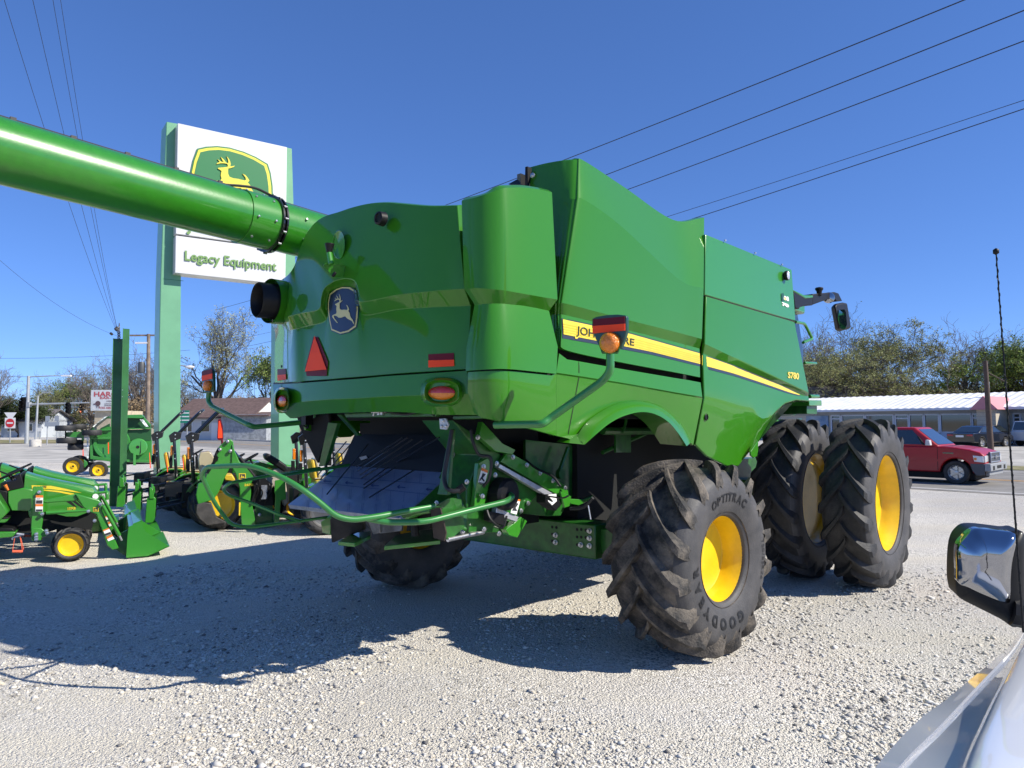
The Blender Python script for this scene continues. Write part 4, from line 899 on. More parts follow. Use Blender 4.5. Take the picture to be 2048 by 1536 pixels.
# the lot as a fine grid near the camera with gentle undulation, flat further out
def lot():
    o = MB(); far = [rp(-40, -.45), rp(28, -.45), gx(700, 926), gx(450, 926), gx(240, 927), gx(0, 925), (-60, 30), (-60, -30), (40, -30)]
    o.poly([(p[0], p[1], 0) for p in far]); ob = o.build('gravel_lot', GRAV, None, smooth=0, flip=False, recalc=False); return tag(ob, kind='structure')
lot()
sheet('apron', [gx(0, 925), gx(240, 927), gx(450, 926), gx(700, 926), rp(28, -.45), rp(28, .0), rp(75, 0), gx(240, 886), gx(0, 888), (-90, 70), (-90, 30)], ASPH2, .004)
sheet('road', [rp(-60, -.45), rp(400, -.45), rp(400, 9.9), rp(-60, 9.9)], ASPH, .008)
wl_ = mat('white_road_paint', (.62, .61, .58), .7, noise=.15, nscale=6); ol_ = mat('orange_road_paint', (.62, .33, .06), .7, noise=.12, nscale=6)
for nm, n0, n1, m in (('edge_line', -.06, .09, wl_), ('centre_line', 4.28, 4.38, ol_), ('centre_line', 4.52, 4.62, ol_), ('edge_line', 8.75, 8.88, wl_)):
    sheet(nm, [rp(-60, n0), rp(300, n0), rp(300, n1), rp(-60, n1)], m, .012)
sheet('verge', [gx(0, 887), gx(240, 885), rp(80, -1.2), rp(170, -1.2), (-160, 130), (-130, 90)], GRASS, .02)
sheet('verge_path', [gx(0, 880), gx(240, 879.5), gx(240, 875), gx(0, 874.5)], CONC, .03)
sheet('far_verge', [rp(-60, 9.9), rp(30, 9.9), rp(30, 12.6), rp(-60, 12.6)], GRASS, .02)
sheet('forecourt', [rp(-60, 12.6), rp(28, 12.6), rp(28, 50), rp(-60, 50)], ASPH2, .02)
cb = MB(); 
for a, b in ((30, 95),):
    p = [rp(a, 9.9), rp(b, 9.9), rp(b, 10.15), rp(a, 10.15)]; cb.prism([(q[0], q[1], 0) for q in p], (0, 0, .13))
tag(cb.build('kerb', CONC, None, flip=False, smooth=0), kind='structure')
# loose stones close to the camera: uncountable, one object
def stones():
    rs = np.random.RandomState(3); n = 120000
    u = rs.rand(n); d = 2.3+8.5*u**1.35; a = np.radians(rs.uniform(-47, 47, n)); x = d*np.sin(a); y = d*np.cos(a)
    keep = y > 1.9; 
    # clumps: fewer on the packed dust patches
    f = np.sin(x*1.3+y*.7)+np.sin(y*2.1-x*.6)+.8*np.sin(x*3.1+1)+rs.normal(0, .8, n); keep &= f > .15
    x, y, d = x[keep], y[keep], d[keep]; n = len(x)
    s = np.clip(rs.lognormal(math.log(.0074), .42, n), .004, .026)*(1+.03*d); big = rs.rand(n) < .004; s[big] *= 1.7
    base = np.array([[0, 0, 1], [1, 0, 0], [.3, .95, 0], [-.8, .6, 0], [-.85, -.55, 0], [.25, -.95, 0], [0, 0, -1]])
    tri = [(0, i, i % 5+1) for i in range(1, 6)]+[(6, i % 5+1, i) for i in range(1, 6)]
    V = base[None]*(1+rs.uniform(-.32, .32, (n, 7, 3)))+rs.uniform(-.18, .18, (n, 7, 3)); V *= np.stack([s*rs.uniform(.8, 1.5, n), s*rs.uniform(.8, 1.3, n), s*rs.uniform(.45, .8, n)], 1)[:, None]
    th = rs.uniform(0, 6.28, n); c, q = np.cos(th), np.sin(th); X = V[..., 0]*c[:, None]-V[..., 1]*q[:, None]; Y = V[..., 0]*q[:, None]+V[..., 1]*c[:, None]
    V = np.stack([X+x[:, None], Y+y[:, None], V[..., 2]+(s*.18)[:, None]], -1).reshape(-1, 3)
    F = (np.array(tri)[None]+(np.arange(n)*7)[:, None, None]).reshape(-1, 3)
    me = bpy.data.meshes.new('loose_stones'); me.vertices.add(len(V)); me.vertices.foreach_set('co', V.ravel()); nf = len(F)
    me.loops.add(nf*3); me.loops.foreach_set('vertex_index', F.ravel().astype(np.int32)); me.polygons.add(nf); me.polygons.foreach_set('loop_start', np.arange(nf, dtype=np.int32)*3)
    m = bpy.data.materials.new('stone'); m.use_nodes = True; nt_, b = nodes(m)
    g = nt_.nodes.new('ShaderNodeNewGeometry'); r = nt_.nodes.new('ShaderNodeValToRGB'); nt_.links.new(g.outputs['Random Per Island'], r.inputs[0]); e = r.color_ramp.elements
    for k, (p, c_) in enumerate(((0, (.13, .125, .12)), (.12, (.38, .36, .33)), (.45, (.56, .54, .49)), (.75, (.68, .655, .595)), (.93, (.58, .51, .40)), (1, (.76, .735, .67)))):
        if k > 1: e.new(p)
    for k, (p, c_) in enumerate(((0, (.13, .125, .12)), (.12, (.38, .36, .33)), (.45, (.56, .54, .49)), (.75, (.68, .655, .595)), (.93, (.58, .51, .40)), (1, (.76, .735, .67)))):
        e[k].position = p; e[k].color = (*c_, 1)
    nt_.links.new(r.outputs[0], b.inputs['Base Color']); b.inputs['Roughness'].default_value = .85
    me.materials.append(m); me.update(calc_edges=True); me.validate()
    o = bpy.data.objects.new('loose_stones', me); COL.objects.link(o); tag(o, 'loose grey crushed stones scattered over the gravel lot', 'gravel', kind='stuff')
stones()
# ---------------------------------------------------------------- dealer sign
SG = Frame((-9.4, 20.0), 54.0)
sign = thing('dealer_sign', SG, 'tall sign with two pale green pillars and white panels behind the unloading tube', 'sign')
PG = mat('pale_green_cladding', (.14, .345, .19), .4, coat=.3, noise=.05, nscale=1.5); SW = mat('sign_white', (.62, .62, .61), .35, coat=.4, noise=.03, nscale=2)
SGR = mat('sign_green', (.02, .17, .045), .4, coat=.3); SYE = mat('sign_yellow', (.72, .62, .05), .4, coat=.3); SLE = mat('sign_lettering', (.15, .28, .08), .5)
g_ = lambda x, y, l=0: SG.l(x, y, l)
for pts in (((316, 1000), (318, 700), (321, 560), (333, 243), (365, 249), (362, 560), (360, 1000)), ((556, 1005), (558, 560), (562, 292), (584, 297), (592, 560), (602, 1010))):
    o = MB(); P = [g_(x, y, -.14) for x, y in pts]; P[0] = (P[0][0], P[0][1], 0); P[-1] = (P[-1][0], P[-1][1], 0)
    o.prism(P, (0, -.75, 0)); po = o.build('pillar', PG, sign, bevel=.02, smooth=20)
    sm_ = MB(); q = P[1 if len(pts) == 7 else 1]; sm_.box(((P[0][0]+P[-1][0])/2, -.138, g_(340, 545, -.14)[2]-.2), (abs(P[-1][0]-P[0][0])*.95, .008, .012)); sm_.build('pillar_joint', SGR, po)
pn = lambda pts, th=.45, l=.0: [g_(x, y, l) for x, y in pts]
A_, B2 = g_(351, 255), g_(569, 293); zt_ = (A_[2]+B2[2])/2; zm = g_(349, 472)[2]; zb = (g_(349, 548)[2]); x0_, x1_ = g_(350, 400)[0], g_(569, 400)[0]
def spanel(z0, z1): 
    o = MB(); o.box(((x0_+x1_)/2, -.07, (z0+z1)/2), (x1_-x0_, .5, z1-z0)); return o.build('sign_panel', SW, sign, bevel=.015)
p1 = spanel(zm+.02, zt_); p2 = spanel(zb, zm-.02)
lf = .18+.004
def splate(name, pts, m, off, th, par):
    o = MB(); P = [SG.l(x, y, lf+off) for x, y in pts]; n = len(P); o.v = [tuple(p) for p in P]+[(p[0], p[1]-th, p[2]) for p in P]
    T = tess([(p[0], p[2]) for p in P]); fs = list(T)+[tuple(i+n for i in t) for t in T]+[(i, (i+1) % n, n+(i+1) % n, n+i) for i in range(n)]
    o.f = fs; o.m = [0]*len(fs); return o.build(name, m, par, smooth=0)
zs = lambda x, y: (280+x/6.024, 230+y/6.024)
shp = [(690, 405), (800, 381), (930, 374), (1080, 392), (1250, 442), (1400, 507), (1540, 590), (1575, 700), (1598, 860), (1603, 1000), (1596, 1150), (1570, 1290), (1330, 1290), (1080, 1235), (850, 1150), (665, 1050), (618, 930), (603, 800), (610, 680), (640, 540)]
c_ = (1100, 830); kk = lambda k: [zs(c_[0]+(x-c_[0])*k, c_[1]+(y-c_[1])*k) for x, y in shp]
em = splate('emblem', kk(1.0), SGR, .03, .03, p1); splate('emblem_border', kk(.965), SYE, .045, .015, em); splate('emblem_field', kk(.90), SGR, .055, .012, em)
sd_ = []
for x, y in DEER:                     # place the same deer by its antler, ear, muzzle and tail
    X = 918+(x-195)/(285-195)*(1175-918); Y = 487+(y-875)/(1003-875)*(655-487)+(X-1000)*.16
    sd_.append(zs(X*.80+205, Y))
splate('emblem_deer', sd_, SYE, .085, .03, em)
def stext(txt, tl, br, bold, m, par, name):
    v, f = ntext(txt, bold); a = SG.l(*tl, lf+.03); b = SG.l(*br, lf+.03); o = MB()
    P = [(a[0]+(b[0]-a[0])*x, lf+.03, b[2]+(a[2]-b[2])*y) for x, y in v]; o.add(P, f)
    n = len(P); o.add([(p[0], lf, p[2]) for p in P], f); return o.build(name, m, par, smooth=0)
zL = SG.l(371, 503, lf)[2]; zL0 = SG.l(552, 556, lf)[2]
stext('Legacy Equipment', (370, 501), (553, 548), .022, SLE, p2, 'sign_lettering')
stext('JOHN DEERE', (374, 431), (545, 492), .02, SLE, p1, 'sign_lettering')

# ---------------------------------------------------------------- green steel post with the wires
PF = Frame(gnd(230, 1012)[:2], 62)
stp = thing('steel_post', PF, 'green steel channel post with overhead wires tied to its top', 'post')
q_ = lambda x, y, l: PF.l(x, y, l)
zp = q_(226, 677, 0)[2]; zq = q_(240, 657, 0)[2]
o = MB(); o.box((-.02, 0, zp/2), (.20, .012, zp)); o.box((.085, -.10, zq/2), (.012, .2, zq)); o.box((.15, -.02, zq/2), (.14, .012, zq)); o.box((-.115, -.04, zp/2), (.012, .1, zp))
o.build('channel', mat('post_green', (.035, .155, .045), .5, coat=.3, noise=.12, nscale=3), stp, bevel=.003, flip=False)
o = MB()
for k in range(2): o.tube([(.1, -.02, zq-1.45-k*.16), (.1, .05, zq-1.45-k*.16)], .012)
o.build('step_bolt', STEEL, stp)
knot = np.array(PF.w((0, .0, zp+.05))); o = MB(); rs = np.random.RandomState(4)
K = PF.loc(knot)
for i in range(9):
    ph = rs.uniform(0, 6); o.tube(sm([(K[0]+.05*math.sin(ph+t*2.4)*(1-t/9), K[1]+.04*math.cos(ph*2+t*2.1), K[2]-.12+t*.055) for t in range(9)], 3), .006)
o.build('tie_wire', mat('wire_grey', (.2, .2, .2), .5, metal=.6), stp, smooth=60)
WIRE = mat('cable', (.03, .03, .035), .6)
def cable(name, P, label, group, r=.012, sag=.0, ins=None):
    a, b = np.array(P[0]), np.array(P[1]); pts = [a*(1-t)+b*t-np.array([0, 0, sag*4*t*(1-t)]) for t in np.linspace(0, 1, 20)]
    o = MB(); o.tube([tuple(p) for p in pts], r, 0, 5)
    if ins is not None:
        for k in ins: o.lathe([(0, -.04), (.03, -.03), (.03, .03), (0, .04)], pts[k], b-a, 0, 6)
    ob = o.build(name, WIRE, None, flip=False, smooth=60); tag(ob, label, 'cable', group)
for i, (x, y, Y, lb) in enumerate(((-40, -160, 7.0, 'overhead wire tied to the green post, leftmost of the four that leave the top edge'), (52, -60, 7.5, 'overhead wire tied to the green post, second from the left at the top edge'), (92, -80, 8.2, 'overhead wire tied to the green post, third from the left at the top edge'), (112, -60, 9, 'overhead wire tied to the green post, rightmost of the four that leave the top edge'), (-150, 372, 12, 'lone overhead wire running from the left edge down to the green post'))):
    cable('overhead_wire', (at(x, y, Y), knot+np.array([0, 0, .1*i*0])), lb, 'overhead wires tied to the green post', r=.003, sag=.25 if i < 4 else .35, ins=[18])
for i, (xa, ya, Ya, xb, yb, Yb, sg, lb) in enumerate(((2100, -70, 16, 440, 560, 70, .6, 'black power line crossing the sky, topmost of those right of the combine'), (2100, 0, 17, 430, 620, 70, .6, 'black power line crossing the sky, second from the top right of the combine'), (2100, 62, 18, 500, 632, 72, .5, 'black power line crossing the sky, third from the top right of the combine'), (2100, 183, 21, 420, 690, 75, .7, 'thin power line just above the lowest black cable right of the combine'), (2100, 200, 21, 430, 705, 75, .8, 'lowest black cable crossing the sky right of the combine'))):
    cable('power_line', (at(xa, ya, Ya), at(xb, yb, Yb)), lb, 'power lines above the combine', r=.016 if i not in (3,) else .011, sag=sg)
for i, (xa, ya, xb, yb) in enumerate(((-60, 716, 380, 700), (-60, 752, 300, 740))):
    cable('far_wire', (at(xa, ya, 95), at(xb, yb, 95)), 'thin distant wire over the left trees, '+('upper' if i == 0 else 'lower')+' of the two', 'distant wires above the left trees', r=.02, sag=.4)

# ---------------------------------------------------------------- traffic signals, poles, signs (left)
GALV = mat('galvanised_pole', (.42, .44, .45), .5, metal=.4, noise=.08, nscale=3)
def fr_at(x, y, Y, az=0): p = at(x, y, Y); return Frame((p[0], p[1]), az)
F_ = fr_at(54, 860, 72, 90); hz = lambda F, y, x: F.l(x, y, 0)[2]
tp_ = thing('signal_mast', F_, 'tall grey traffic signal mast with a long arm over the road', 'signal mast')
o = MB(); zT = hz(F_, 752, 54); o.tube([(0, 0, 0), (0, 0, zT)], [.2, .14], 0, 12); o.build('mast', GALV, tp_, smooth=60)
o = MB(); p = F_.l(127, 755, 0); o.tube([(0, 0, zT-.1), (p[0]*.6, 0, zT), (p[0], 0, zT)], [.06, .05, .04], 0, 8); o.box((p[0]+.3, 0, zT), (.9, .3, .14), 1); o.build('lamp_arm', [GALV, WHITE], tp_)
o = MB(); za = hz(F_, 809, 60); p = F_.l(178, 805, 0); o.tube([(0, 0, za), (p[0], 0, za+.15)], [.12, .07], 0, 10); o.box((.12, 0, za), (.3, .4, .5)); o.build('signal_arm', GALV, tp_, smooth=60)
def sighead(F, x, y, par, lit=None, w=.36, h=1.1):
    p = F.l(x, y, 0); o = MB(); o.box((p[0], 0, p[2]), (w, .3, h), 0)
    for k in (-1, 0, 1): o.lathe([(.13, 0), (.14, .16), (.15, .16)], (p[0], .15, p[2]+k*h*.31), (0, 1, 0), 0, 10)
    s_ = o.build('signal_head', BLK, par)
    if lit is not None:
        o = MB(); o.lathe([(0, .02), (.12, .0)], (p[0], .16, p[2]+lit*h*.31), (0, 1, 0), 0, 12); o.build('signal_light', mat('lit_red_signal', (.8, .1, .03), .4, emit=((1, .18, .06), 2.5)), s_)
sighead(F_, 47, 805, tp_); sighead(F_, 44, 812, tp_); sighead(F_, 137, 816, tp_)
F2 = fr_at(300, 860, 110, 90)
t2_ = thing('signal_mast', F2, 'far signal arm behind the white board carrying a lit red light', 'signal mast')
o = MB(); z2 = hz(F2, 815, 250); xa_ = F2.l(140, 815, 0)[0]; o.tube([(0, 0, z2), (xa_, 0, z2+.1)], [.13, .08], 0, 8); o.tube([(0, 0, 0), (0, 0, z2+.6)], .17, 0, 10); o.build('mast', GALV, t2_, smooth=60)
sighead(F2, 163, 816, t2_, lit=-1, w=.55, h=1.7); sighead(F2, 170, 810, t2_, w=.4, h=1.5)
F3 = fr_at(71, 886, 62, 90); l3 = thing('light_pole', F3, 'slim silver light pole on a concrete foot beside the signal mast', 'light pole')
o = MB(); z3 = hz(F3, 792, 73); o.tube([(0, 0, .5), (.1, 0, z3)], [.11, .07], 0, 10); o.tube([(.1, 0, z3), (.6, 0, z3+.3), (1.2, 0, z3+.3)], .04); o.build('pole', GALV, l3, smooth=60)
o = MB(); o.lathe([(.45, 0), (.45, .5), (.38, .62), (0, .62)], (0, 0, 0), (0, 0, 1), 0, 12); o.build('concrete_foot', CONC, l3)
F4 = fr_at(20, 875, 75, 90); d4 = thing('no_entry_sign', F4, 'small round red and white sign on a post at far left', 'road sign')
o = MB(); zc = hz(F4, 846, 20); o.tube([(0, 0, 0), (0, 0, zc)], .05); o.build('post', GALV, d4)
o = MB(); o.box((0, .06, zc), (1.1, .02, 1.1), 0); o.lathe([(0, .085), (.46, .085)], (0, 0, zc), (0, 1, 0), 1, 20); o.box((0, .09, zc), (.62, .01, .16), 0); o.build('sign_face', [WHITE, mat('sign_red', (.6, .02, .03), .5)], d4)
o = MB(); o.prism([(-.65, .06, zc+1.1), (.65, .06, zc+1.1), (.0, .06, zc+.2)], (0, -.02, 0)); o.build('give_way_plate', WHITE, d4)
F5 = fr_at(104, 880, 66, 90); d5 = thing('route_sign', F5, 'plain grey back of a route sign on two posts', 'road sign')
o = MB(); zb_ = hz(F5, 853, 104); zt5 = hz(F5, 833, 104); zm5 = hz(F5, 844, 104)
for dx in (-.45, .45): o.tube([(dx, 0, 0), (dx, 0, zt5)], .05)
o.build('posts', GALV, d5); bk = mat('sign_back', (.36, .39, .42), .5, metal=.3)
o = MB(); o.box((0, .06, (zb_+zm5)/2), (1.35, .03, zm5-zb_)); o.box((-.42, .06, (zt5+zm5)/2+.05), (.4, .03, zt5-zm5)); o.box((.42, .06, (zt5+zm5)/2+.05), (.4, .03, zt5-zm5)); o.build('sign_face', bk, d5)
F6 = fr_at(79, 880, 80, 90); d6 = thing('warning_sign', F6, 'small blank white sign beside the slim silver light pole', 'road sign'); o = MB(); zc = hz(F6, 859, 79); o.tube([(0, 0, 0), (0, 0, zc)], .05, 1); o.box((0, .06, zc), (.5, .03, .42), 0); o.build('sign_face', [WHITE, GALV], d6)
# barbecue board
F7 = fr_at(217, 870, 60, 90); bb = thing('billboard', F7, 'weathered white barbecue board with faded red letters above a tan wall', 'billboard')
a, b = F7.l(184, 780, 0), F7.l(252, 821, 0); o = MB(); o.box(((a[0]+b[0])/2, 0, (a[2]+b[2])/2), (b[0]-a[0], .25, a[2]-b[2])); bo7 = o.build('board', mat('weathered_white', (.66, .68, .68), .7, color2=(.36, .42, .44), nscale=1.4, lo=.5, hi=.75), bb)
RT = mat('faded_red_text', (.50, .09, .10), .7); BT = mat('faded_dark_text', (.12, .07, .08), .7)
def btext(txt, tl, br, m, bold=.01):
    v, f = ntext(txt, bold); p, q = F7.l(*tl, .13), F7.l(*br, .13); o = MB(); o.add([(p[0]+(q[0]-p[0])*x, .135, q[2]+(p[2]-q[2])*y) for x, y in v], f); o.build('board_lettering', m, bo7, smooth=0)
btext("HARGIS'", (188, 783), (250, 793), RT, .03); btext('BAR-B-Q', (200, 793.5), (240, 799), RT, .02); btext('OPEN', (213, 801), (223, 804), BT); btext('LUNCH', (209, 806), (222, 808.5), BT); btext('DINNER', (209, 809.5), (223, 812), BT); btext('PORK RIBS', (198, 813.5), (222, 818), RT)
o = MB(); p = F7.l(196, 807, .13); o.lathe([(0, .02), (.22, .02)], p, (0, 1, 0), 0, 12); o.box((p[0]-.22, .14, p[2]-.05), (.3, .01, .1)); o.box((p[0]-.08, .14, p[2]-.28), (.06, .01, .16)); o.box((p[0]+.1, .14, p[2]-.28), (.06, .01, .16)); o.build('painted_pig', BT, bo7)
o = MB(); a, b = F7.l(188, 821, 0), F7.l(247, 880, 0); o.box(((a[0]+b[0])/2, -1.6, a[2]/2), (b[0]-a[0], 3, a[2]-.05))
wv = mat('tan_siding', (.50, .42, .29), .8, noise=.1, nscale=4); o.build('base_wall', wv, bb)
# ---------------------------------------------------------------- poles
WOOD = mat('pole_wood', (.22, .17, .13), .85, noise=.25, nscale=2.5)
F8 = fr_at(296, 860, 52, 90); u8 = thing('utility_pole', F8, 'weathered wooden utility pole with transformer beside the left sign pillar', 'utility pole')
o = MB(); z8_ = hz(F8, 668, 294); o.tube([(0, 0, 0), (-.1, 0, z8_)], [.17, .12], 0, 10); o.build('pole', WOOD, u8, smooth=60)
o = MB(); o.box((-.3, 0, z8_-.1), (2.3, .1, .12)); o.build('crossarm', WOOD, u8); o = MB(); p = F8.l(283, 735, 0); o.lathe([(.22, 0), (.24, .1), (.24, .7), (.2, .8), (0, .8)], (p[0], 0, p[2]-.4), (0, 0, 1), 0, 14); o.build('transformer', mat('transformer_grey', (.07, .075, .08), .5), u8, smooth=40)
o = MB(); p = F8.l(284, 686, 0); o.box((p[0], 0, p[2]), (.9, .25, .12)); o.build('street_light', WHITE, u8)
for x, yt, yb, Y, lb in ((518, 795, 870, 88, 'thin dark lamp post on the verge below the left marker stalk'), (539, 806, 868, 92, 'thin dark lamp post right against the tailgate edge')):
    F9 = fr_at(x, yb, Y, 90); o = MB(); z9_ = hz(F9, yt, x); o.tube([(0, 0, 0), (0, 0, z9_)], .09, 0, 8); o.box((.15, 0, z9_), (.5, .2, .1)); tag(o.build('lamp_post', BLK, None, fr=F9), lb, 'lamp post', 'lamp posts on the far verge')
F10 = Frame(gnd(1982, 905)[:2], 90); o = MB(); o.tube([(0, 0, 0), (-.12, 0, F10.l(1975, 722, 0)[2])], [.17, .12], 0, 10); zz = F10.l(1975, 745, 0)[2]; o.tube([(0, 0, zz), (1.1, 0, zz-.6)], .03, 0, 6); tag(o.build('utility_pole', mat('brown_pole', (.085, .055, .04), .7, noise=.2), None, fr=F10, smooth=60), 'dark brown broken off pole standing before the white roofed building', 'utility pole')
F11 = fr_at(375, 880, 62, 90); s11 = thing('street_lamp', F11, 'street lamp with a curved arm reaching out from behind the left pillar', 'street lamp'); o = MB(); z = hz(F11, 731, 365); p = F11.l(352, 740, 0); e = F11.l(388, 734, 0); o.tube([(p[0], 0, 0), (p[0], 0, z-.4), (p[0]+.4, 0, z), (e[0], 0, e[2])], .06); o.build('pole', GALV, s11, smooth=60); o = MB(); o.lathe([(0, -.55), (.12, -.3), (.15, 0), (.08, .3), (0, .35)], (e[0]-.3, 0, e[2]), (1, 0, 0), 0, 10); o.build('lamp_head', WHITE, s11, smooth=60)
# ---------------------------------------------------------------- buildings
ROOFG = mat('grey_shingle', (.16, .15, .15), .9, noise=.2, nscale=3, bump=.4, bscale=20); ROOFB = mat('brown_shingle', (.13, .085, .075), .9, noise=.2, nscale=3); SID = mat('pale_blue_siding', (.46, .50, .55), .7, noise=.05)
def house(name, F, L_, D_, H_, rz, wall, roof, label, wins=(), doors=(), ov=.5, over=None, cat='house', hip=False):
    h = thing(name, F, label, cat); o = MB(); o.box((L_/2, -D_/2, H_/2), (L_, D_, H_)); o.build('wall', wall, h, smooth=0)
    o = MB(); i_ = L_*.28 if hip else 0
    V = [(-ov, ov, H_-.1), (L_+ov, ov, H_-.1), (L_+ov-i_, -D_/2, H_+rz), (-ov+i_, -D_/2, H_+rz), (-ov, -D_-ov, H_-.1), (L_+ov, -D_-ov, H_-.1)]
    V2 = [(p[0], p[1], p[2]-.14) for p in V]; o.add(V+V2, [(0, 1, 2, 3), (3, 2, 5, 4), (6, 9, 8, 7), (9, 10, 11, 8), (0, 6, 7, 1), (4, 5, 11, 10), (0, 3, 9, 6), (3, 4, 10, 9), (1, 7, 8, 2), (2, 8, 11, 5)]); o.build('roof', roof, h, smooth=0)
    if not hip:
        o = MB(); o.add([(0, 0, H_-.2), (0, -D_, H_-.2), (0, -D_/2, H_+rz-.2), (L_, 0, H_-.2), (L_, -D_, H_-.2), (L_, -D_/2, H_+rz-.2)][:3], [(0, 1, 2)]); o.add([(L_, 0, H_-.2), (L_, -D_, H_-.2), (L_, -D_/2, H_+rz-.2)], [(0, 2, 1)]); o.split('gable', wall, h, smooth=0)
    for (x, z, w, hh) in wins:
        o = MB(); o.box((x, .03, z), (w+.16, .06, hh+.16)); f = o.build('window', WHITE, h, smooth=0); o = MB(); o.box((x, .06, z), (w, .02, hh)); o.build('pane', GLASS, f, smooth=0)
    for (x, w, hh) in doors:
        o = MB(); o.box((x, .04, hh/2), (w, .06, hh)); o.build('door', WHITE, h, smooth=0)
    return h
Fh = fr_at(352, 862, 82, 100); house('house', Fh, 9.2, 8, 2.7, 2.2, mat('white_siding', (.62, .62, .60), .7), ROOFB, 'white house with a brown shingle roof behind the raised roll bars', wins=((1.5, 1.6, 1, 1.2), (5.9, 1.6, 1, 1.3), (3.7, 1.6, 1, 1.2)), doors=((4.9, .9, 2.0),))
Fh = fr_at(442, 866, 80, 95); house('garage', Fh, 5.2, 6, 2.9, .3, mat('mottled_grey', (.38, .41, .44), .7, color2=(.22, .24, .26), nscale=2.5), ROOFB, 'low grey garage with a flat roof just right of the white house', doors=(), cat='garage')
Fh = fr_at(530, 866, 92, 95); hb_ = house('shop', Fh, 7, 5, 3.6, .3, mat('tan_brick', (.42, .36, .30), .8), ROOFG, 'small tan shop with a blue fascia at the edge of the combine', cat='shop'); o = MB(); o.box((1.2, .4, 3.4), (9.5, .8, 1.2)); o.build('blue_fascia', mat('blue_fascia', (.03, .11, .27), .5), hb_); o = MB(); o.box((.7, .82, 3.3), (3, .03, .6)); o.build('fascia_panel', WHITE, hb_)
Fh = fr_at(2, 865, 105, 92); house('house', Fh, 6, 7, 2.5, 1.7, SID, ROOFG, 'small dark roofed house at the far left edge', wins=((1.5, 1.5, 1, 1), (4.2, 1.5, 1, 1)))
o = MB(); Fs = fr_at(368, 838, 70, 90); a, b = Fs.l(349, 821, 0), Fs.l(378, 846, 0); o.box(((a[0]+b[0])/2, 0, (a[2]+b[2])/2), (b[0]-a[0], .06, a[2]-b[2])); 
rs_ = thing('road_sign', Fs, 'green direction sign seen between the raised roll bars', 'road sign'); o.build('sign_face', mat('highway_green', (.01, .22, .14), .5), rs_)
o = MB(); 
for dx in (a[0]+.2, b[0]-.2): o.tube([(dx, -.06, 0), (dx, -.06, a[2])], .05)
o.build('posts', GALV, rs_); o = MB(); [o.box(((a[0]+b[0])/2+dx, .04, z), (.75, .01, .1)) for dx in (-.35, .35) for z in (a[2]-.25, a[2]-.6, a[2]-.95)]; o.build('sign_lines', WHITE, rs_)
# long shop on the right
P1 = np.array([36.6, 55.]); dr = np.array([.6, -.8]); azr = math.degrees(math.atan2(.6, -.8)); P0 = P1-dr*42
FB = Frame(P0, azr); bld = thing('shop_building', FB, 'long low shop building with a white ribbed metal roof across the road', 'shop')
# seen from the road the front is at lateral 0 facing +l (towards the lot)
SH = 1
bx = lambda x, y: FB.l(x, y, 0)
wallm = mat('cream_ribbed_wall', (.56, .54, .48), .7, noise=.06, nscale=2); FRM = mat('pale_frame', (.60, .64, .72), .5)
Lb = 42+24; o = MB(); o.box((Lb/2, -5, 1.42), (Lb, 10, 2.84)); o.build('wall', wallm, bld, smooth=0)
o = MB(); rows_ = []; ze, zr = 2.78, 4.05; nb = 220
ra_, rb_r = [], []
for i in range(nb+1):
    x = -1+(Lb+2)*i/nb; b_ = .05 if i % 2 else 0
    ra_.append((x, 1.5, ze+b_)); rb_r.append((x, -4.6, zr+b_))
o.grid([ra_, rb_r], (0, 0, -.06)); o.grid([rb_r, [(p[0], -10.6, ze) for p in ra_]], (0, 0, -.06)); o.build('roof', mat('white_metal_roof', (.88, .87, .84), .45, metal=.0, noise=.08, nscale=.8), bld, smooth=0)
o = MB(); o.box((Lb/2, 1.5, ze-.09), (Lb+2, .12, .16)); o.box((Lb/2, .72, ze-.03), (Lb, 1.45, .03)); o.build('fascia', FRM, bld, smooth=0)
o = MB(); o.box((Lb/2, .05, 2.55), (Lb, .1, .42)); 
for i in range(300): o.box((i*Lb/300, .105, 2.55), (.05, .012, .4))
o.build('ribbed_header', mat('grey_ribbed', (.34, .35, .36), .7), bld, smooth=0)
def unit(xa, xb, ytop, ybot, kind, par=bld, door_frame=FRM):
    a, b = bx(xa, ytop)[0], bx(xb, ytop)[0]; zt2 = 2.3; z0 = .0 if kind == 'door' else .82
    o = MB(); w = b-a
    for X in (a, b): o.box((X, .1, (zt2+z0)/2), (.12, .12, zt2-z0))
    o.box(((a+b)/2, .1, zt2), (w, .12, .12)); o.box(((a+b)/2, .1, z0+.05), (w, .12, .1))
    if kind == 'door': o.box(((a+b)/2, .1, 2.0), (w, .1, .1))
    f = o.build('door' if kind == 'door' else 'window', door_frame, par, smooth=0)
    o = MB(); o.box(((a+b)/2, .06, (zt2+z0)/2), (w-.1, .03, zt2-z0-.1)); o.build('pane', GLASS, f, smooth=0); return f
for xa, xb, k in ((1664, 1682, 'door'), (1685, 1730, 'w'), (1733, 1788, 'w'), (1792, 1818, 'door'), (1820, 1848, 'w'), (1850, 1879, 'w'), (1882, 1944, 'w'), (1946, 1976, 'door'), (2028, 2042, 'door')):
    unit(xa, xb, 835, 880, k)
o = MB(); a, b = bx(1614, 840)[0], bx(1658, 840)[0]; o.box(((a+b)/2, .08, 1.2), (b-a, .1, 2.2)); o.build('blue_wall_panel', mat('blue_mural', (.16, .27, .45), .6, color2=(.4, .5, .6), nscale=.6), bld)
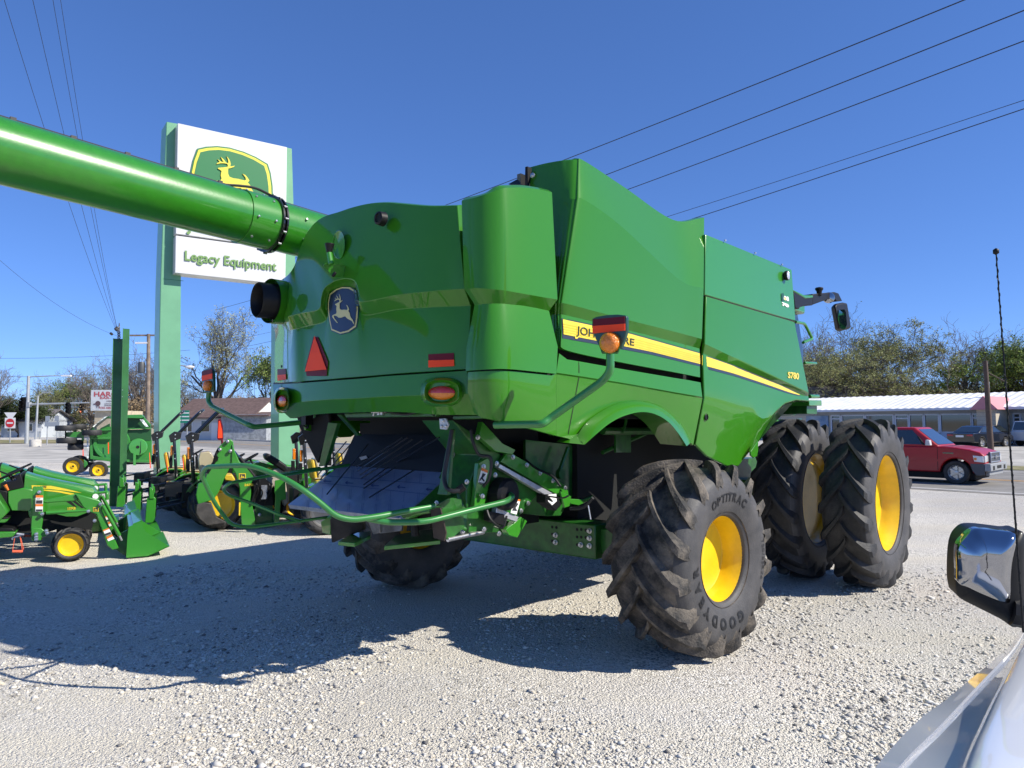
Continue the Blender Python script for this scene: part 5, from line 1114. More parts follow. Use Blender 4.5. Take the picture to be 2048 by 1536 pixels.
o = MB(); a, b = bx(1882, 840)[0], bx(1944, 840)[0]; o.box(((a+b)/2, .09, .42), (b-a, .1, .78)); a, b = bx(1820, 840)[0], bx(1879, 840)[0]; o.box(((a+b)/2, .09, .42), (b-a, .1, .78)); a, b = bx(1685, 840)[0], bx(1788, 840)[0]; o.box(((a+b)/2, .09, .42), (b-a, .1, .78)); o.build('window_sill_panel', mat('lilac_panel', (.50, .54, .66), .6), bld)
# projecting block entrance with a pink gable
a, b = bx(1988, 840)[0], bx(2026, 840)[0]; o = MB(); o.box(((a+b)/2-.2, 1.3, 1.35), (b-a, 2.7, 2.7), 0)
eb_ = o.build('block_wall', mat('tan_block', (.52, .46, .36), .85, noise=.08, nscale=3), bld)
o = MB()
for k in range(8):
    o.box((a-.215, 1.3, .3+k*.3), (.01, 2.7, .02)); o.box(((a+b)/2-.2, 2.655, .3+k*.3), (b-a, .01, .02))
o.build('block_joint', mat('block_joint', (.3, .27, .22), .9), eb_)
o = MB(); o.add([(a-.5, 3.1, 2.6), (b+.1, 3.1, 2.6), ((a+b)/2-.2, 3.1, 3.6), (a-.5, -1.5, 2.6), (b+.1, -1.5, 2.6), ((a+b)/2-.2, -1.5, 3.6)], [(0, 1, 2), (3, 5, 4), (0, 2, 5, 3), (1, 4, 5, 2), (0, 3, 4, 1)]); o.build('pink_canopy', mat('pink_canopy', (.55, .22, .24), .6), bld, smooth=0)
for x, y0, y1 in ((1946, 780, 800),):
    p = bx(x, y1); o = MB(); o.tube([(p[0], -3, 3.6), (p[0], -3, 4.9)], .12); o.build('vent_pipe', GALV, bld)
Fh = fr_at(1600, 880, 84, 100); house('house', Fh, 8.5, 9, 3.0, 3.0, mat('dim_siding', (.3, .3, .3), .8), ROOFG, 'grey shingled hip roof rising behind the white roofed shop', hip=True)
Fh = fr_at(1905, 880, 92, 100); house('house', Fh, 17, 9, 3.4, 2.4, mat('dim_siding', (.3, .3, .3), .8), ROOFG, 'dark low roof behind the right half of the white roofed shop', hip=True)
# ---------------------------------------------------------------- road vehicles
def circ_pts(ca, cz, r, a0, a1, n, lat=0): return [(ca+r*math.cos(t), lat, cz+r*math.sin(t)) for t in np.linspace(a0, a1, n)]
def vehicle(name, F, label, cat, paint, prof, base_z, cab, Wd, wheels, wr, windows, lamps, grille=None, trim=None, under=BLK, steel=False, group=None, mirrors=None, plate=None):
    """side profile (a,z) clockwise from rear bottom over the roof of the lower body to front bottom; arches are cut at the wheels"""
    v = thing(name, F, label, cat, group); P = [(a, 0, z) for a, z in prof]
    bot = []
    for wa in sorted(wheels, reverse=True): bot += circ_pts(wa, wr*.98, wr*1.22, 0, math.pi, 13) if True else []
    bot = [(p[0], p[1], max(p[2], base_z)) for p in bot]
    poly = P+bot; o = MB(); n = len(poly); near = [(p[0], 0, p[2]) for p in poly]; T = tess([(p[0], p[2]) for p in near])
    ins = lambda z: .05+.10*max(0, (z-.75))*0
    far = [(p[0], -Wd, p[2]) for p in poly]
    bev = [(p[0], .0, p[2]) for p in poly]
    o.v = near+far; o.f = [tuple(range(n)), tuple(range(2*n-1, n-1, -1))]+[(i, (i+1) % n, n+(i+1) % n, n+i) for i in range(n)]; o.m = [0]*len(o.f)
    b = o.build('body', paint, v, smooth=30, bevel=.045, seg=3)
    o = MB(); o.box((sum(wheels)/2, -Wd/2, wr*1.05), (abs(wheels[0]-wheels[1])+wr*2.6, Wd*.82, wr*1.2)); o.build('underbody', DARK, v, smooth=0)
    (ab, af, tb, tf, zb, zt, ins_) = cab
    bot_ = [(ab, -.02, zb), (af, -.02, zb), (af, -Wd+.02, zb), (ab, -Wd+.02, zb)]; top = [(tb, -ins_, zt), (tf, -ins_, zt), (tf, -Wd+ins_, zt), (tb, -Wd+ins_, zt)]
    o = MB(); o.frus(bot_, top); c = o.build('cabin', paint, v, smooth=30, bevel=.05, seg=3)
    def side_pt(a, z, s): k = (z-zb)/(zt-zb); l = -.02-(ins_-.02)*k+.006; return (a, l if s > 0 else -Wd-l, z)
    for w in windows:
        for s in (1, -1):
            o = MB(); o.poly([side_pt(a, z, s) for a, z in w]); o.build('side_window', GLASS, v, smooth=0)
    for (x0, x1, nm) in ((af, tf, 'windscreen'), (ab, tb, 'rear_window')):
        if nm == 'rear_window' and steel: pass
        k0, k1 = .1, .9; o = MB(); e = .012*(1 if nm == 'windscreen' else -1)
        q = lambda k, s: (x0+(x1-x0)*k+e, (-.02-(ins_-.02)*k-.09) if s > 0 else -Wd+(.02+(ins_-.02)*k+.09), zb+(zt-zb)*k+.004)
        o.poly([q(k0, 1), q(k1, 1), q(k1, -1), q(k0, -1)]); o.build(nm, GLASS, v, smooth=0)
    for wa in wheels:
        for s in (1, -1):
            e = bpy.data.objects.new('wheel', None); COL.objects.link(e); e.parent = v; l = -.10 if s > 0 else -Wd+.10; e.location = (wa, -l, wr); e.rotation_euler = (0, 0, 0 if s > 0 else math.pi)
            o = MB(); h = .11; R = wr; o.lathe([(R*.62, h*.8), (R*.7, h), (R*.93, h), (R, h*.72), (R, -h*.72), (R*.93, -h), (R*.6, -h), (R*.6, h*.8)], (0, 0, 0), (0, 1, 0), 0, 32); o.build('tyre', TYRE, e, smooth=40)
            o = MB(); o.lathe([(R*.66, h*.75), (R*.62, h*.95), (R*.55, h*.6), (R*.5, 0), (0, 0)], (0, 0, 0), (0, 1, 0), 0, 32)
            for k in range(6):
                t = k*math.pi/3; o.box((R*.33*math.sin(t), h*.35, R*.33*math.cos(t)), (R*.16, .03, R*.5), 0, ry=t)
            o.lathe([(0, h*.75), (R*.16, h*.7), (R*.2, h*.3)], (0, 0, 0), (0, 1, 0), 0, 16); o.build('rim', mat('alloy', (.5, .5, .5), .3, metal=.8), e, smooth=40)
    for nm, m, pts, th in lamps:
        o = MB(); o.prism(pts, th); o.build(nm, m, v, bevel=.012)
    for nm, m, boxes in (trim or ()):
        o = MB()
        for c_, d_ in boxes: o.box(c_, d_)
        o.build(nm, m, v, bevel=.02)
    return v
RP = mat('red_car_paint', (.36, .005, .012), .4, coat=.3, noise=.04, nscale=2)
PK = Frame(gnd(1913, 969)[:2]+np.array([.0, .0]), 137.2); GREY = mat('grey_bumper', (.28, .29, .30), .5, noise=.05); DG = mat('dark_grille', (.07, .075, .085), .45)
CL = mat('headlamp', (.72, .72, .72), .15, coat=1, metal=.2, bump=.3, bscale=40); ORL = mat('orange_lamp', (.8, .25, .03), .3, coat=.6)
Wp = 1.72
pk = vehicle('pickup_truck', PK, 'red pickup truck driving along the road behind the big front tyres', 'pickup truck', RP,
    [(-3.75, .45), (-3.78, 1.10), (-2.06, 1.10), (-2.03, 1.10), (-.42, 1.10), (-.1, 1.09), (.35, 1.03), (.62, .95), (.72, .86), (.74, .62), (.72, .42)], .34,
    (-2.02, -.42, -1.93, -1.12, 1.09, 1.66, .17), Wp, (0, -2.85), .345,
    [[(-1.86, 1.15), (-.80, 1.15), (-1.18, 1.58), (-1.80, 1.58)]],
    [('headlight', CL, [(.44, .008, .86), (.70, .008, .84), (.72, .008, .66), (.47, .008, .68)], (0, -.05, 0)), ('headlight', CL, [(.745, -.02, .85), (.745, -.34, .86), (.745, -.34, .68), (.745, -.02, .66)], (-.04, 0, 0)),
     ('headlight', CL, [(.745, -Wp+.02, .85), (.745, -Wp+.34, .86), (.745, -Wp+.34, .68), (.745, -Wp+.02, .66)], (-.04, 0, 0)), ('turn_signal', ORL, [(.46, .016, .80), (.54, .016, .80), (.54, .016, .72), (.48, .016, .72)], (0, -.02, 0)),
     ('side_mirror', mat('mirror_shell', (.5, .5, .5), .4), [(-.72, .20, 1.30), (-.62, .20, 1.28), (-.60, .20, 1.13), (-.74, .20, 1.13)], (0, -.18, 0)),
     ('cowl', BLK, [(-.44, -.1, 1.10), (-.30, -.1, 1.105), (-.30, -.1, 1.09), (-.44, -.1, 1.08)], (0, -Wp+.2, 0)), ('side_moulding', RP, [(-1.95, .012, .72), (-.40, .012, .72), (-.40, .012, .66), (-1.95, .012, .66)], (0, -.01, 0)),
     ('fender_badge', CHROME, [(-.33, .012, .93), (-.05, .012, .93), (-.05, .012, .89), (-.33, .012, .89)], (0, -.01, 0)), ('wheel_arch_trim', DG, [(.36, .01, .62), (.72, .01, .62), (.72, .01, .30), (.52, .01, .28), (.42, .01, .42)], (0, -.06, 0)),
     ('door_gap', DARK, [(-.48, .003, 1.08), (-.465, .003, 1.08), (-.465, .003, .40), (-.48, .003, .40)], (0, -.002, 0)), ('window_pillar', BLK, [(-.88, -.03, 1.13), (-.80, -.03, 1.13), (-.98, -.055, 1.40), (-1.03, -.055, 1.40)], (0, .02, 0))],
    trim=[('front_bumper', GREY, [((.80, -Wp/2, .52), (.16, Wp+.0, .22)), ((.76, -Wp/2, .36), (.1, Wp-.3, .16))]), ('grille', DG, [((.755, -Wp/2, .80), (.06, .95, .30))]),
          ('grille_bar', mat('silver_bar', (.4, .42, .45), .35, metal=.7), [((.79, -Wp/2, .93), (.03, .95, .035)), ((.79, -Wp/2, .66), (.03, .95, .035)), ((.79, -Wp/2+.46, .80), (.03, .035, .28)), ((.79, -Wp/2-.46, .80), (.03, .035, .28)), ((.79, -Wp/2, .8), (.03, .95, .03))]),
          ('bumper_openings', DARK, [((.883, -.30, .50), (.006, .18, .12)), ((.883, -Wp+.30, .50), (.006, .18, .12)), ((.883, -Wp/2, .52), (.006, .45, .09))]), ('grille_badge', CHROME, [((.81, -Wp/2, .80), (.02, .20, .10))])])
dr_ = MB(); dr_.lathe([(0, .12), (.09, .09), (.11, 0), (.08, -.1), (0, -.13)], (-1.25, -.45, 1.32), (0, 0, 1), 0, 14); dr_.frus([(-1.5, -.25, 1.0), (-1.1, -.25, 1.0), (-1.1, -.7, 1.0), (-1.5, -.7, 1.0)], [(-1.4, -.35, 1.24), (-1.2, -.35, 1.24), (-1.2, -.6, 1.24), (-1.4, -.6, 1.24)])
BK = mat('black_car_paint', (.006, .006, .008), .2, coat=1)
c1_ = gnd(1952, 895); SD = Frame((31.2, 47.8), 62)
zt = 1.45; Ws = 1.78
tl = mat('tail_red', (.4, .01, .015), .25, coat=.8)
sed = vehicle('sedan', SD, 'black sedan parked with its tail to the road beside the brown pole', 'car', BK,
    [(-.95, .35), (-1.0, .95), (-.55, 1.0), (-.3, 1.0), (2.5, .98), (3.55, .85), (3.75, .7), (3.75, .35)], .3, (-.35, 2.45, .45, 1.75, .99, 1.43, .2), Ws, (0, 2.8), .33,
    [[(-.0, 1.03), (.98, 1.03), (.98, 1.36), (.42, 1.36)], [(1.05, 1.03), (2.1, 1.03), (1.7, 1.36), (1.05, 1.36)]],
    [('tail_light', tl, [(-1.01, -.05, .9), (-1.01, -.45, .88), (-1.01, -.45, .78), (-1.01, -.05, .78)], (.03, 0, 0)), ('tail_light', tl, [(-1.01, -Ws+.05, .9), (-1.01, -Ws+.45, .88), (-1.01, -Ws+.45, .78), (-1.01, -Ws+.05, .78)], (.03, 0, 0)),
     ('number_plate', LABEL, [(-1.015, -Ws/2-.26, .84), (-1.015, -Ws/2+.26, .84), (-1.015, -Ws/2+.26, .70), (-1.015, -Ws/2-.26, .70)], (.01, 0, 0))])
W2 = mat('silver_car_paint', (.55, .57, .6), .3, coat=.8)
suv = vehicle('parked_van', Frame((36.6, 49.2), 62), 'silver van cut off by the right edge beside the black sedan', 'van', W2,
    [(-.95, .4), (-1.0, 1.05), (-.9, 1.08), (2.5, 1.05), (3.45, .95), (3.6, .4)], .35, (-.95, 2.5, -.8, 1.7, 1.06, 1.75, .17), 1.85, (0, 2.8), .36,
    [[(-.7, 1.12), (.5, 1.12), (.5, 1.62), (-.65, 1.62)], [(.58, 1.12), (2.1, 1.12), (1.7, 1.62), (.58, 1.62)]], [('tail_light', tl, [(-1.01, -.02, 1.5), (-1.01, -.2, 1.5), (-1.01, -.2, .95), (-1.01, -.02, .95)], (.05, 0, 0))])
dk2 = vehicle('sedan', Frame((33.6, 50.6), 62), 'dark hatchback mostly hidden beyond the black sedan', 'car', BK,
    [(-.95, .35), (-1.0, .95), (-.55, 1.02), (2.5, .98), (3.55, .85), (3.75, .35)], .3, (-.8, 2.4, -.3, 1.7, .99, 1.45, .2), 1.75, (0, 2.6), .33, [[(-.3, 1.03), (.98, 1.03), (.98, 1.38), (-.1, 1.38)], [(1.05, 1.03), (2.1, 1.03), (1.7, 1.38), (1.05, 1.38)]], [])
# ---- white truck in the foreground
z_w = lambda x, y: (1600+x/2.866, 1000+y/2.866)
WP = mat('white_truck_paint', (.86, .87, .88), .25, coat=1, coatr=.02)
TF = Frame(gnd(1900, 1500, 0)[:2], 222)
trk = thing('white_truck', TF, 'white pickup truck whose bonnet fills the bottom right corner, with chrome door mirror', 'pickup truck')
def row(pts): return [TF.loc(gnd(*z_w(x, y), z)) for x, y, z in pts]
r0 = row([(1330, 640, 1.0), (1284, 722, 1.0), (1200, 838, 1.0), (1120, 912, 1.0), (1000, 1008, 1.0), (840, 1142, 1.0), (700, 1245, 1.0), (560, 1382, 1.0), (430, 1536, 1.0), (330, 1680, .98)])
r1 = row([(1345, 650, 1.035), (1292, 738, 1.035), (1222, 850, 1.035), (1145, 935, 1.035), (1060, 1020, 1.035), (905, 1185, 1.035), (785, 1310, 1.035), (655, 1435, 1.035), (545, 1555, 1.035), (440, 1700, 1.02)])
r2 = row([(1350, 655, 1.025), (1297, 742, 1.025), (1230, 856, 1.025), (1155, 945, 1.025), (1070, 1032, 1.025), (915, 1195, 1.025), (795, 1320, 1.025), (665, 1445, 1.025), (555, 1565, 1.025), (450, 1710, 1.01)])
r3 = row([(1370, 690, 1.08), (1310, 775, 1.08), (1255, 870, 1.085), (1195, 985, 1.09), (1120, 1110, 1.095), (1020, 1290, 1.10), (945, 1420, 1.10), (880, 1560, 1.10), (820, 1700, 1.10), (760, 1850, 1.08)])
r4 = row([(1400, 700, 1.125), (1330, 800, 1.125), (1280, 900, 1.13), (1225, 1030, 1.135), (1165, 1170, 1.14), (1100, 1350, 1.145), (1060, 1480, 1.15), (1020, 1620, 1.15), (980, 1760, 1.15), (940, 1900, 1.13)])
r5 = row([(1700, 720, 1.14), (1700, 820, 1.14), (1700, 930, 1.15), (1700, 1050, 1.16), (1700, 1190, 1.17), (1700, 1370, 1.175), (1700, 1500, 1.18), (1700, 1640, 1.18), (1700, 1780, 1.18), (1700, 1920, 1.16)])
dn = [(p[0], p[1]-.01, p[2]-.05) for p in r0]; dn2 = [(p[0], p[1]-.03, .72) for p in r0]
o = MB(); o.grid(dense([dn2, dn, r0, r1], 4)); o.build('fender', WP, trk, smooth=60)
def colsm(rows, k):
    cols = [sm([r[j] for r in rows], k) for j in range(len(rows[0]))]; return [[c[i] for c in cols] for i in range(len(cols[0]))]
o = MB(); o.grid(colsm(dense([r2, r3, r4, r5], 4), 5)); o.build('bonnet', WP, trk, smooth=60)
lo_ = min(p[0] for p in r0)
zm_ = lambda x, y: (1820+x/5.908, 1040+y/5.908)
mp_ = at(*zm_(900, 550), 2.62); MF = Frame(mp_[:2], 200)
mf = lambda x, y, a=0: tuple(TF.loc(MF.w(MF.a(*zm_(x, y), a))))
def shell(pts, m, name, th, inset, par, bev):
    P = [np.array(MF.a(*zm_(x, y), 0)) for x, y in pts]; c = sum(P)/len(P); o = MB(); rings = []
    for k, a in [(k_, .05*(1-k_**4.5)) for k_ in (.02, .3, .52, .7, .82, .91, .97, 1.0)]+[(1.0, -.03), (1.0, -th)]:
        rings.append([tuple(TF.loc(MF.w(c+(p-c)*k+np.array((a, 0, 0))))) for p in P])
    S_ = [sm(r, 4, True) for r in rings]; S_ = [list(r)+[r[0]] for r in S_]; o.grid(S_)
    o.poly([tuple(p) for p in S_[0][:-1]]); o.poly([tuple(p) for p in S_[-1][:-1]]); return o.build(name, m, par, smooth=50)
hsg = shell([(575, 700), (600, 330), (700, 160), (850, 118), (1230, 160), (1400, 190), (1420, 600), (1400, 1100), (1300, 1310), (1100, 1200), (850, 1075), (640, 965), (596, 900)], BLK, 'mirror_housing', .15, 0, trk, .02)
mc_ = shell([(566, 600), (566, 330), (640, 210), (760, 112), (900, 115), (1100, 135), (1235, 160), (1262, 260), (1220, 500), (1205, 700), (1195, 930), (1130, 990), (900, 905), (700, 810), (578, 745)], CHROME, 'chrome_cap', .06, 0, trk, .02)
mc_.location = (np.array(tuple(TF.loc(MF.o+MF.A*.03)))*np.array([1, -1, 1])).tolist() if False else (0, 0, 0)
hsg.location = tuple(np.array([-(MF.A@TF.A)*.045, (MF.A@TF.L)*.045, 0]))
o = MB(); o.tube([mf(1200, 1080, -.02), mf(1500, 1150, -.02)], .05); o.build('mirror_arm', BLK, trk)
o = MB(); b0_, t0_ = TF.loc(at(2047, 1265, 2.35)), TF.loc(at(1992, 503, 2.35)); path = [np.array(b0_)*(1-t)+np.array(t0_)*t for t in np.linspace(0, 1, 60)]
o.tube(path, [.0034-.0014*t for t in np.linspace(0, 1, 60)], 0, 6); hel = [p+np.array((math.cos(i*.9)*.0028, math.sin(i*.9)*.0028, 0)) for i, p in enumerate([np.array(b0_)*(1-t)+np.array(t0_)*t for t in np.linspace(0, 1, 220)])]
o.tube(hel, .0013, 0, 4); o.lathe([(0, -.012), (.009, -.006), (.009, .006), (0, .012)], t0_, (0, 0, 1), 0, 10); o.build('antenna', BLK, trk, smooth=60)
# ---------------------------------------------------------------- compact tractors
zc = lambda x, y: (x/6.0235, 900+y/6.0235)
LW = mat('little_white_bits', (.75, .75, .74), .4)
def px_prism(o, F, pts, lat, th, m=0, cv=zc): o.prism([F.l(*cv(x, y), lat) for x, y in pts], (0, -th, 0), m)
def decals(o, F, cv, items, lat):
    for pts, m in items: o.prism([F.l(*cv(x, y), lat) for x, y in pts], (0, -.002, 0), m)
def ftext(F, cv, txt, tl, br, lat, m, par, name='lettering', bold=.02, mirror=False):
    v, f = ntext(txt, bold); p, q = F.l(*cv(*tl), lat), F.l(*cv(*br), lat); o = MB(); o.add([(p[0]+(q[0]-p[0])*x, lat, q[2]+(p[2]-q[2])*y) for x, y in v], f); return o.build(name, m, par, smooth=0)
T1 = Frame((-6.11, 10.02), 61)
tr = thing('loader_tractor', T1, 'front most compact green loader tractor at the left edge with its bucket on the gravel', 'tractor', 'loader tractors parked in a row')
def hoodshape(o, prof_px, F, cv, l_near, l_far, m=0, crown=.10):
    P = [F.l(*cv(x, y), l_near) for x, y in prof_px]; n = len(P)
    zmid = sum(p[2] for p in P)/n; mid = (l_near+l_far)/2
    rings = []
    for k, s in ((0, 0), (.0, .0), (.12, 1), (.35, 1.6), (.65, 1.6), (.88, 1), (1, 0)):
        rings.append([(p[0], l_near+(l_far-l_near)*k, p[2]+(crown*s*.4 if p[2] > zmid else 0)) for p in P])
    for r in rings: r.append(r[0])
    o.grid(rings[1:], m=m); o.poly(rings[0][:-1], m); o.poly(rings[-1][:-1], m)
o = MB(); hoodshape(o, [(300, 330), (400, 362), (560, 402), (740, 440), (900, 472), (1130, 515), (1195, 545), (1195, 640), (1130, 720), (930, 800), (800, 800), (560, 745), (350, 745), (345, 470), (290, 470)], T1, zc, -.30, -.92)
hd_ = o.build('hood', PAINT, tr, smooth=35, bevel=.012)
o = MB(); decals(o, T1, zc, [([(380, 425), (500, 428), (620, 432), (790, 467), (985, 516), (900, 508), (780, 490), (600, 470), (385, 464)], 0), ([(525, 477), (700, 490), (890, 524), (902, 551), (720, 512), (530, 489)], 0)], -.296)
o.build('hood_stripe', YDEC, hd_, smooth=0)
o = MB(); decals(o, T1, zc, [([(780, 610), (850, 610), (930, 690), (905, 690)], 0), ([(860, 610), (910, 610), (1010, 695), (985, 700)], 0), ([(925, 605), (940, 605), (960, 640), (1020, 695), (1010, 660)], 0)], -.297); o.build('hood_vent', DARK, hd_, smooth=0)
ftext(T1, zc, 'JOHN DEERE', (400, 436), (560, 462), -.290, LABT, hd_); ftext(T1, zc, '120 R', (975, 568), (1052, 600), -.29, YDEC, hd_); ftext(T1, zc, '1025R', (815, 690), (915, 728), -.29, YDEC, hd_)
o = MB(); px_prism(o, T1, [(95, 500), (290, 456), (400, 480), (400, 735), (140, 735), (98, 640)], -.18, .9); px_prism(o, T1, [(-380, 470), (-100, 440), (60, 700), (90, 760), (-10, 860), (-60, 700), (-200, 600), (-330, 640), (-420, 760)], .12, .42); px_prism(o, T1, [(-380, 470), (-100, 440), (60, 700), (90, 760), (-10, 860), (-60, 700), (-200, 600), (-330, 640), (-420, 760)], -.98, .42)
px_prism(o, T1, [(-60, 985), (185, 985), (190, 1005), (150, 1050), (-60, 1070)], .05, 1.3); px_prism(o, T1, [(-60, 820), (100, 818), (95, 850), (60, 880), (-60, 880)], .0, .3)
o.build('side_cowl', PAINT, tr, bevel=.02)
o = MB(); px_prism(o, T1, [(0, 400), (180, 370), (235, 280), (250, 290), (290, 455), (110, 490), (95, 520), (0, 560)], -.25, .7); px_prism(o, T1, [(-20, 480), (90, 500), (95, 640), (140, 740), (40, 740), (0, 640)], -.2, .8)
px_prism(o, T1, [(-60, 810), (105, 812), (100, 828), (-60, 835)], .01, .32); px_prism(o, T1, [(-60, 940), (150, 945), (185, 985), (-60, 985)], .04, 1.25)
o.build('dash_console', BLK, tr, bevel=.02)
o = MB(); c_ = T1.l(*zc(110, 300), -.55); ax_ = (-.45, 0, .9); o.lathe([(.17+.016*math.cos(t), .016*math.sin(t)) for t in np.linspace(0, 6.283, 9)], c_, ax_, 0, 28); o.tube([c_, (c_[0]+.16, c_[1], c_[2]-.25)], .02); o.box(c_, (.3, .03, .02), ry=.46); o.box(c_, (.03, .3, .02)); o.build('steering_wheel', BLK, tr, smooth=60)
o = MB(); a = T1.l(*zc(60, 420), -.2); b = T1.l(*zc(100, 485), -.2); o.tube([a, b], [.022, .012], 0, 8); o.build('hand_lever', ORG, tr)
o = MB(); px_prism(o, T1, [(-300, 300), (-230, 280), (-200, 450), (-60, 470), (-50, 520), (-280, 530)], -.3, .5); o.build('seat', SEAT, tr, bevel=.04)
o = MB(); px_prism(o, T1, [(140, 745), (560, 745), (800, 800), (930, 800), (1120, 720), (1150, 800), (1100, 960), (700, 950), (560, 1000), (200, 1000), (-60, 900), (-60, 780)], -.38, .5); o.tube([T1.l(*zc(850, 1170), -.15), T1.l(*zc(850, 1170), -1.1)], .05); o.build('chassis', DARK, tr)
LG = mat('loader_green', (.035, .23, .02), .35, coat=.6)
for side, l0 in ((1, .02), (-1, -1.2)):
    o = MB(); px_prism(o, T1, [(395, 445), (520, 440), (532, 740), (500, 950), (505, 1090), (385, 1095), (370, 950), (385, 740)], l0, .05)
    px_prism(o, T1, [(335, 725), (390, 730), (390, 800), (365, 830), (345, 780)], l0-.05, .03); px_prism(o, T1, [(375, 940), (500, 945), (545, 980), (580, 1000), (560, 1040), (500, 1050), (490, 1090), (380, 1090)], l0+.02, .03)
    o.build('loader_mast', LG, tr, bevel=.008)
    ar_ = MB(); px_prism(ar_, T1, [(905, 530), (1050, 565), (1190, 600), (1240, 650), (1230, 730), (1400, 1110), (1432, 1185), (1355, 1205), (1290, 1150), (1160, 775), (1060, 742), (1000, 690), (945, 600)], l0+.02, .06)
    px_prism(ar_, T1, [(500, 610), (905, 530), (950, 610), (540, 640)], l0-.02, .05)
    al_ = ar_.build('loader_arm', LG, tr, bevel=.012)
    cy = MB(); cy.tube([T1.l(*zc(555, 758), l0+.03), T1.l(*zc(790, 742), l0+.03)], .026, 0); cy.tube([T1.l(*zc(790, 742), l0+.03), T1.l(*zc(1060, 728), l0+.03)], .019, 0); cy.tube([T1.l(*zc(1240, 670), l0+.05), T1.l(*zc(1440, 1030), l0+.05)], .024, 0); cy.tube([T1.l(*zc(1440, 1030), l0+.05), T1.l(*zc(1470, 1090), l0+.05)], .014, 1)
    cy.build('loader_cylinder', [LG, STEEL], tr, smooth=60)
    bo2 = MB(); 
    for x, y in ((475, 505), (510, 768), (560, 970), (440, 1010), (440, 1045), (440, 1075), (1210, 650), (1065, 735), (1140, 850), (570, 1000)): bo2.lathe([(0, .05), (.022, .045), (.026, 0)], T1.l(*zc(x, y), l0+.02), (0, 1, 0), 0, 10)
    bo2.build('pivot_pin', STEEL, tr)
    if side > 0:
        lb_ = MB(); decals(lb_, T1, zc, [([(432, 545), (520, 545), (520, 575), (432, 575)], 1), ([(430, 575), (520, 575), (517, 650), (428, 650)], 0), ([(428, 650), (517, 650), (517, 680), (428, 680)], 1), ([(428, 680), (517, 680), (515, 742), (427, 742)], 0)], l0+.055)
        decals(lb_, T1, zc, [([(436, 605), (512, 605), (510, 645), (434, 645)], 2), ([(434, 715), (512, 715), (510, 738), (433, 738)], 2), ([(440, 585), (490, 585), (480, 592), (440, 592)], 2)], l0+.058)
        decals(lb_, T1, zc, [([(1240, 965), (1315, 935), (1320, 950), (1246, 980)], 1), ([(1246, 980), (1320, 950), (1345, 1010), (1275, 1040)], 0), ([(1280, 1050), (1350, 1015), (1360, 1040), (1290, 1075)], 1), ([(1290, 1075), (1360, 1040), (1380, 1070), (1305, 1100)], 0)], l0+.026)
        decals(lb_, T1, zc, [([(1262, 1010), (1330, 985), (1340, 1008), (1275, 1035)], 2)], l0+.030)
        lb_.split('loader_label', [LABEL, ORG, LABT], al_)
        e_ = MB(); decals(e_, T1, zc, [([(1122, 690), (1190, 690), (1190, 742), (1122, 742)], 0)], l0+.026); decals(e_, T1, zc, [([(1130, 697), (1182, 697), (1182, 735), (1130, 735)], 1)], l0+.030)
        a, b = T1.l(*zc(1134, 700), l0), T1.l(*zc(1178, 732), l0); P, T = deer_n(); e_.add([(a[0]+(b[0]-a[0])*x, l0+.033, b[2]+(a[2]-b[2])*y) for x, y in P], T, 0); e_.build('arm_emblem', [YDEC, LABT], al_, smooth=0)
o = MB(); bk_ = [(1550, 935), (1712, 862), (1730, 950), (1775, 1000), (1850, 1045), (2042, 1160), (1950, 1205), (1780, 1278), (1520, 1300), (1535, 1050)]
for l0 in (.14, -1.44): px_prism(o, T1, bk_, l0, .012)
bl_ = [(1712, 862), (1550, 935), (1535, 1050), (1522, 1298), (1780, 1278), (2042, 1162)]
o.grid([[T1.l(*zc(x, y), .14) for x, y in bl_], [(lambda p: (p[0], -1.44, p[2]))(T1.l(*zc(x, y), .14)) for x, y in bl_]], (0, 0, .012))
o.grid([[T1.l(*zc(x, y), .14) for x, y in ((1712, 860), (1600, 905))], [(lambda p: (p[0], -1.44, p[2]))(T1.l(*zc(x, y), .14)) for x, y in ((1712, 860), (1600, 905))]], (0, 0, .02))
o.build('bucket', LG, tr, bevel=.004, smooth=25)
o = MB(); 
for l0 in (-.02, -1.22): px_prism(o, T1, [(1440, 1010), (1540, 960), (1530, 1290), (1400, 1200), (1350, 1190)], l0, .04)
o.split('quick_attach', CHASSIS, tr)
for l0, tx in ((-.12, 1), (-1.1, -1)):
    wc = T1.l(*zc(850, 1165), -.02)
    wheel('front_wheel', tr, (wc[0], l0, .235), .235, .20, .145, 12, .022, .05, None, side=tx, tw=.9)
wheel('rear_wheel', tr, (wc[0]-1.45, -.12, .36), .36, .28, .2, 12, .03, .06, None, side=1, tw=.9); wheel('rear_wheel', tr, (wc[0]-1.45, -1.1, .36), .36, .28, .2, 12, .03, .06, None, side=-1, tw=.9)
o = MB(); g_b = lambda x, y: T1.l(*zc(x, y), .1)
for a, b, r in (((290, 1020), (150, 1060), .012), ((150, 1060), (150, 1080), .012), ((180, 1040), (150, 1220), .005), ((240, 1040), (270, 1220), .005), ((250, 1060), (285, 1200), .005)): o.tube([g_b(*a), g_b(*b)], r, 0 if r > .01 else 1, 6)
o.tube([g_b(150, 1222), g_b(275, 1222)], .018, 1); o.tube([g_b(200, 1010), g_b(290, 1020)], .018, 0)
o.build('hanging_tag', [STEEL, mat('orange_cord', (.7, .12, .05), .6)], tr)
hl = MB(); hl.tube([T1.l(*zc(1150, 560), -.28), T1.l(*zc(1150, 560), -.94)], .04, 0); hl.build('headlight_bar', LW, tr)
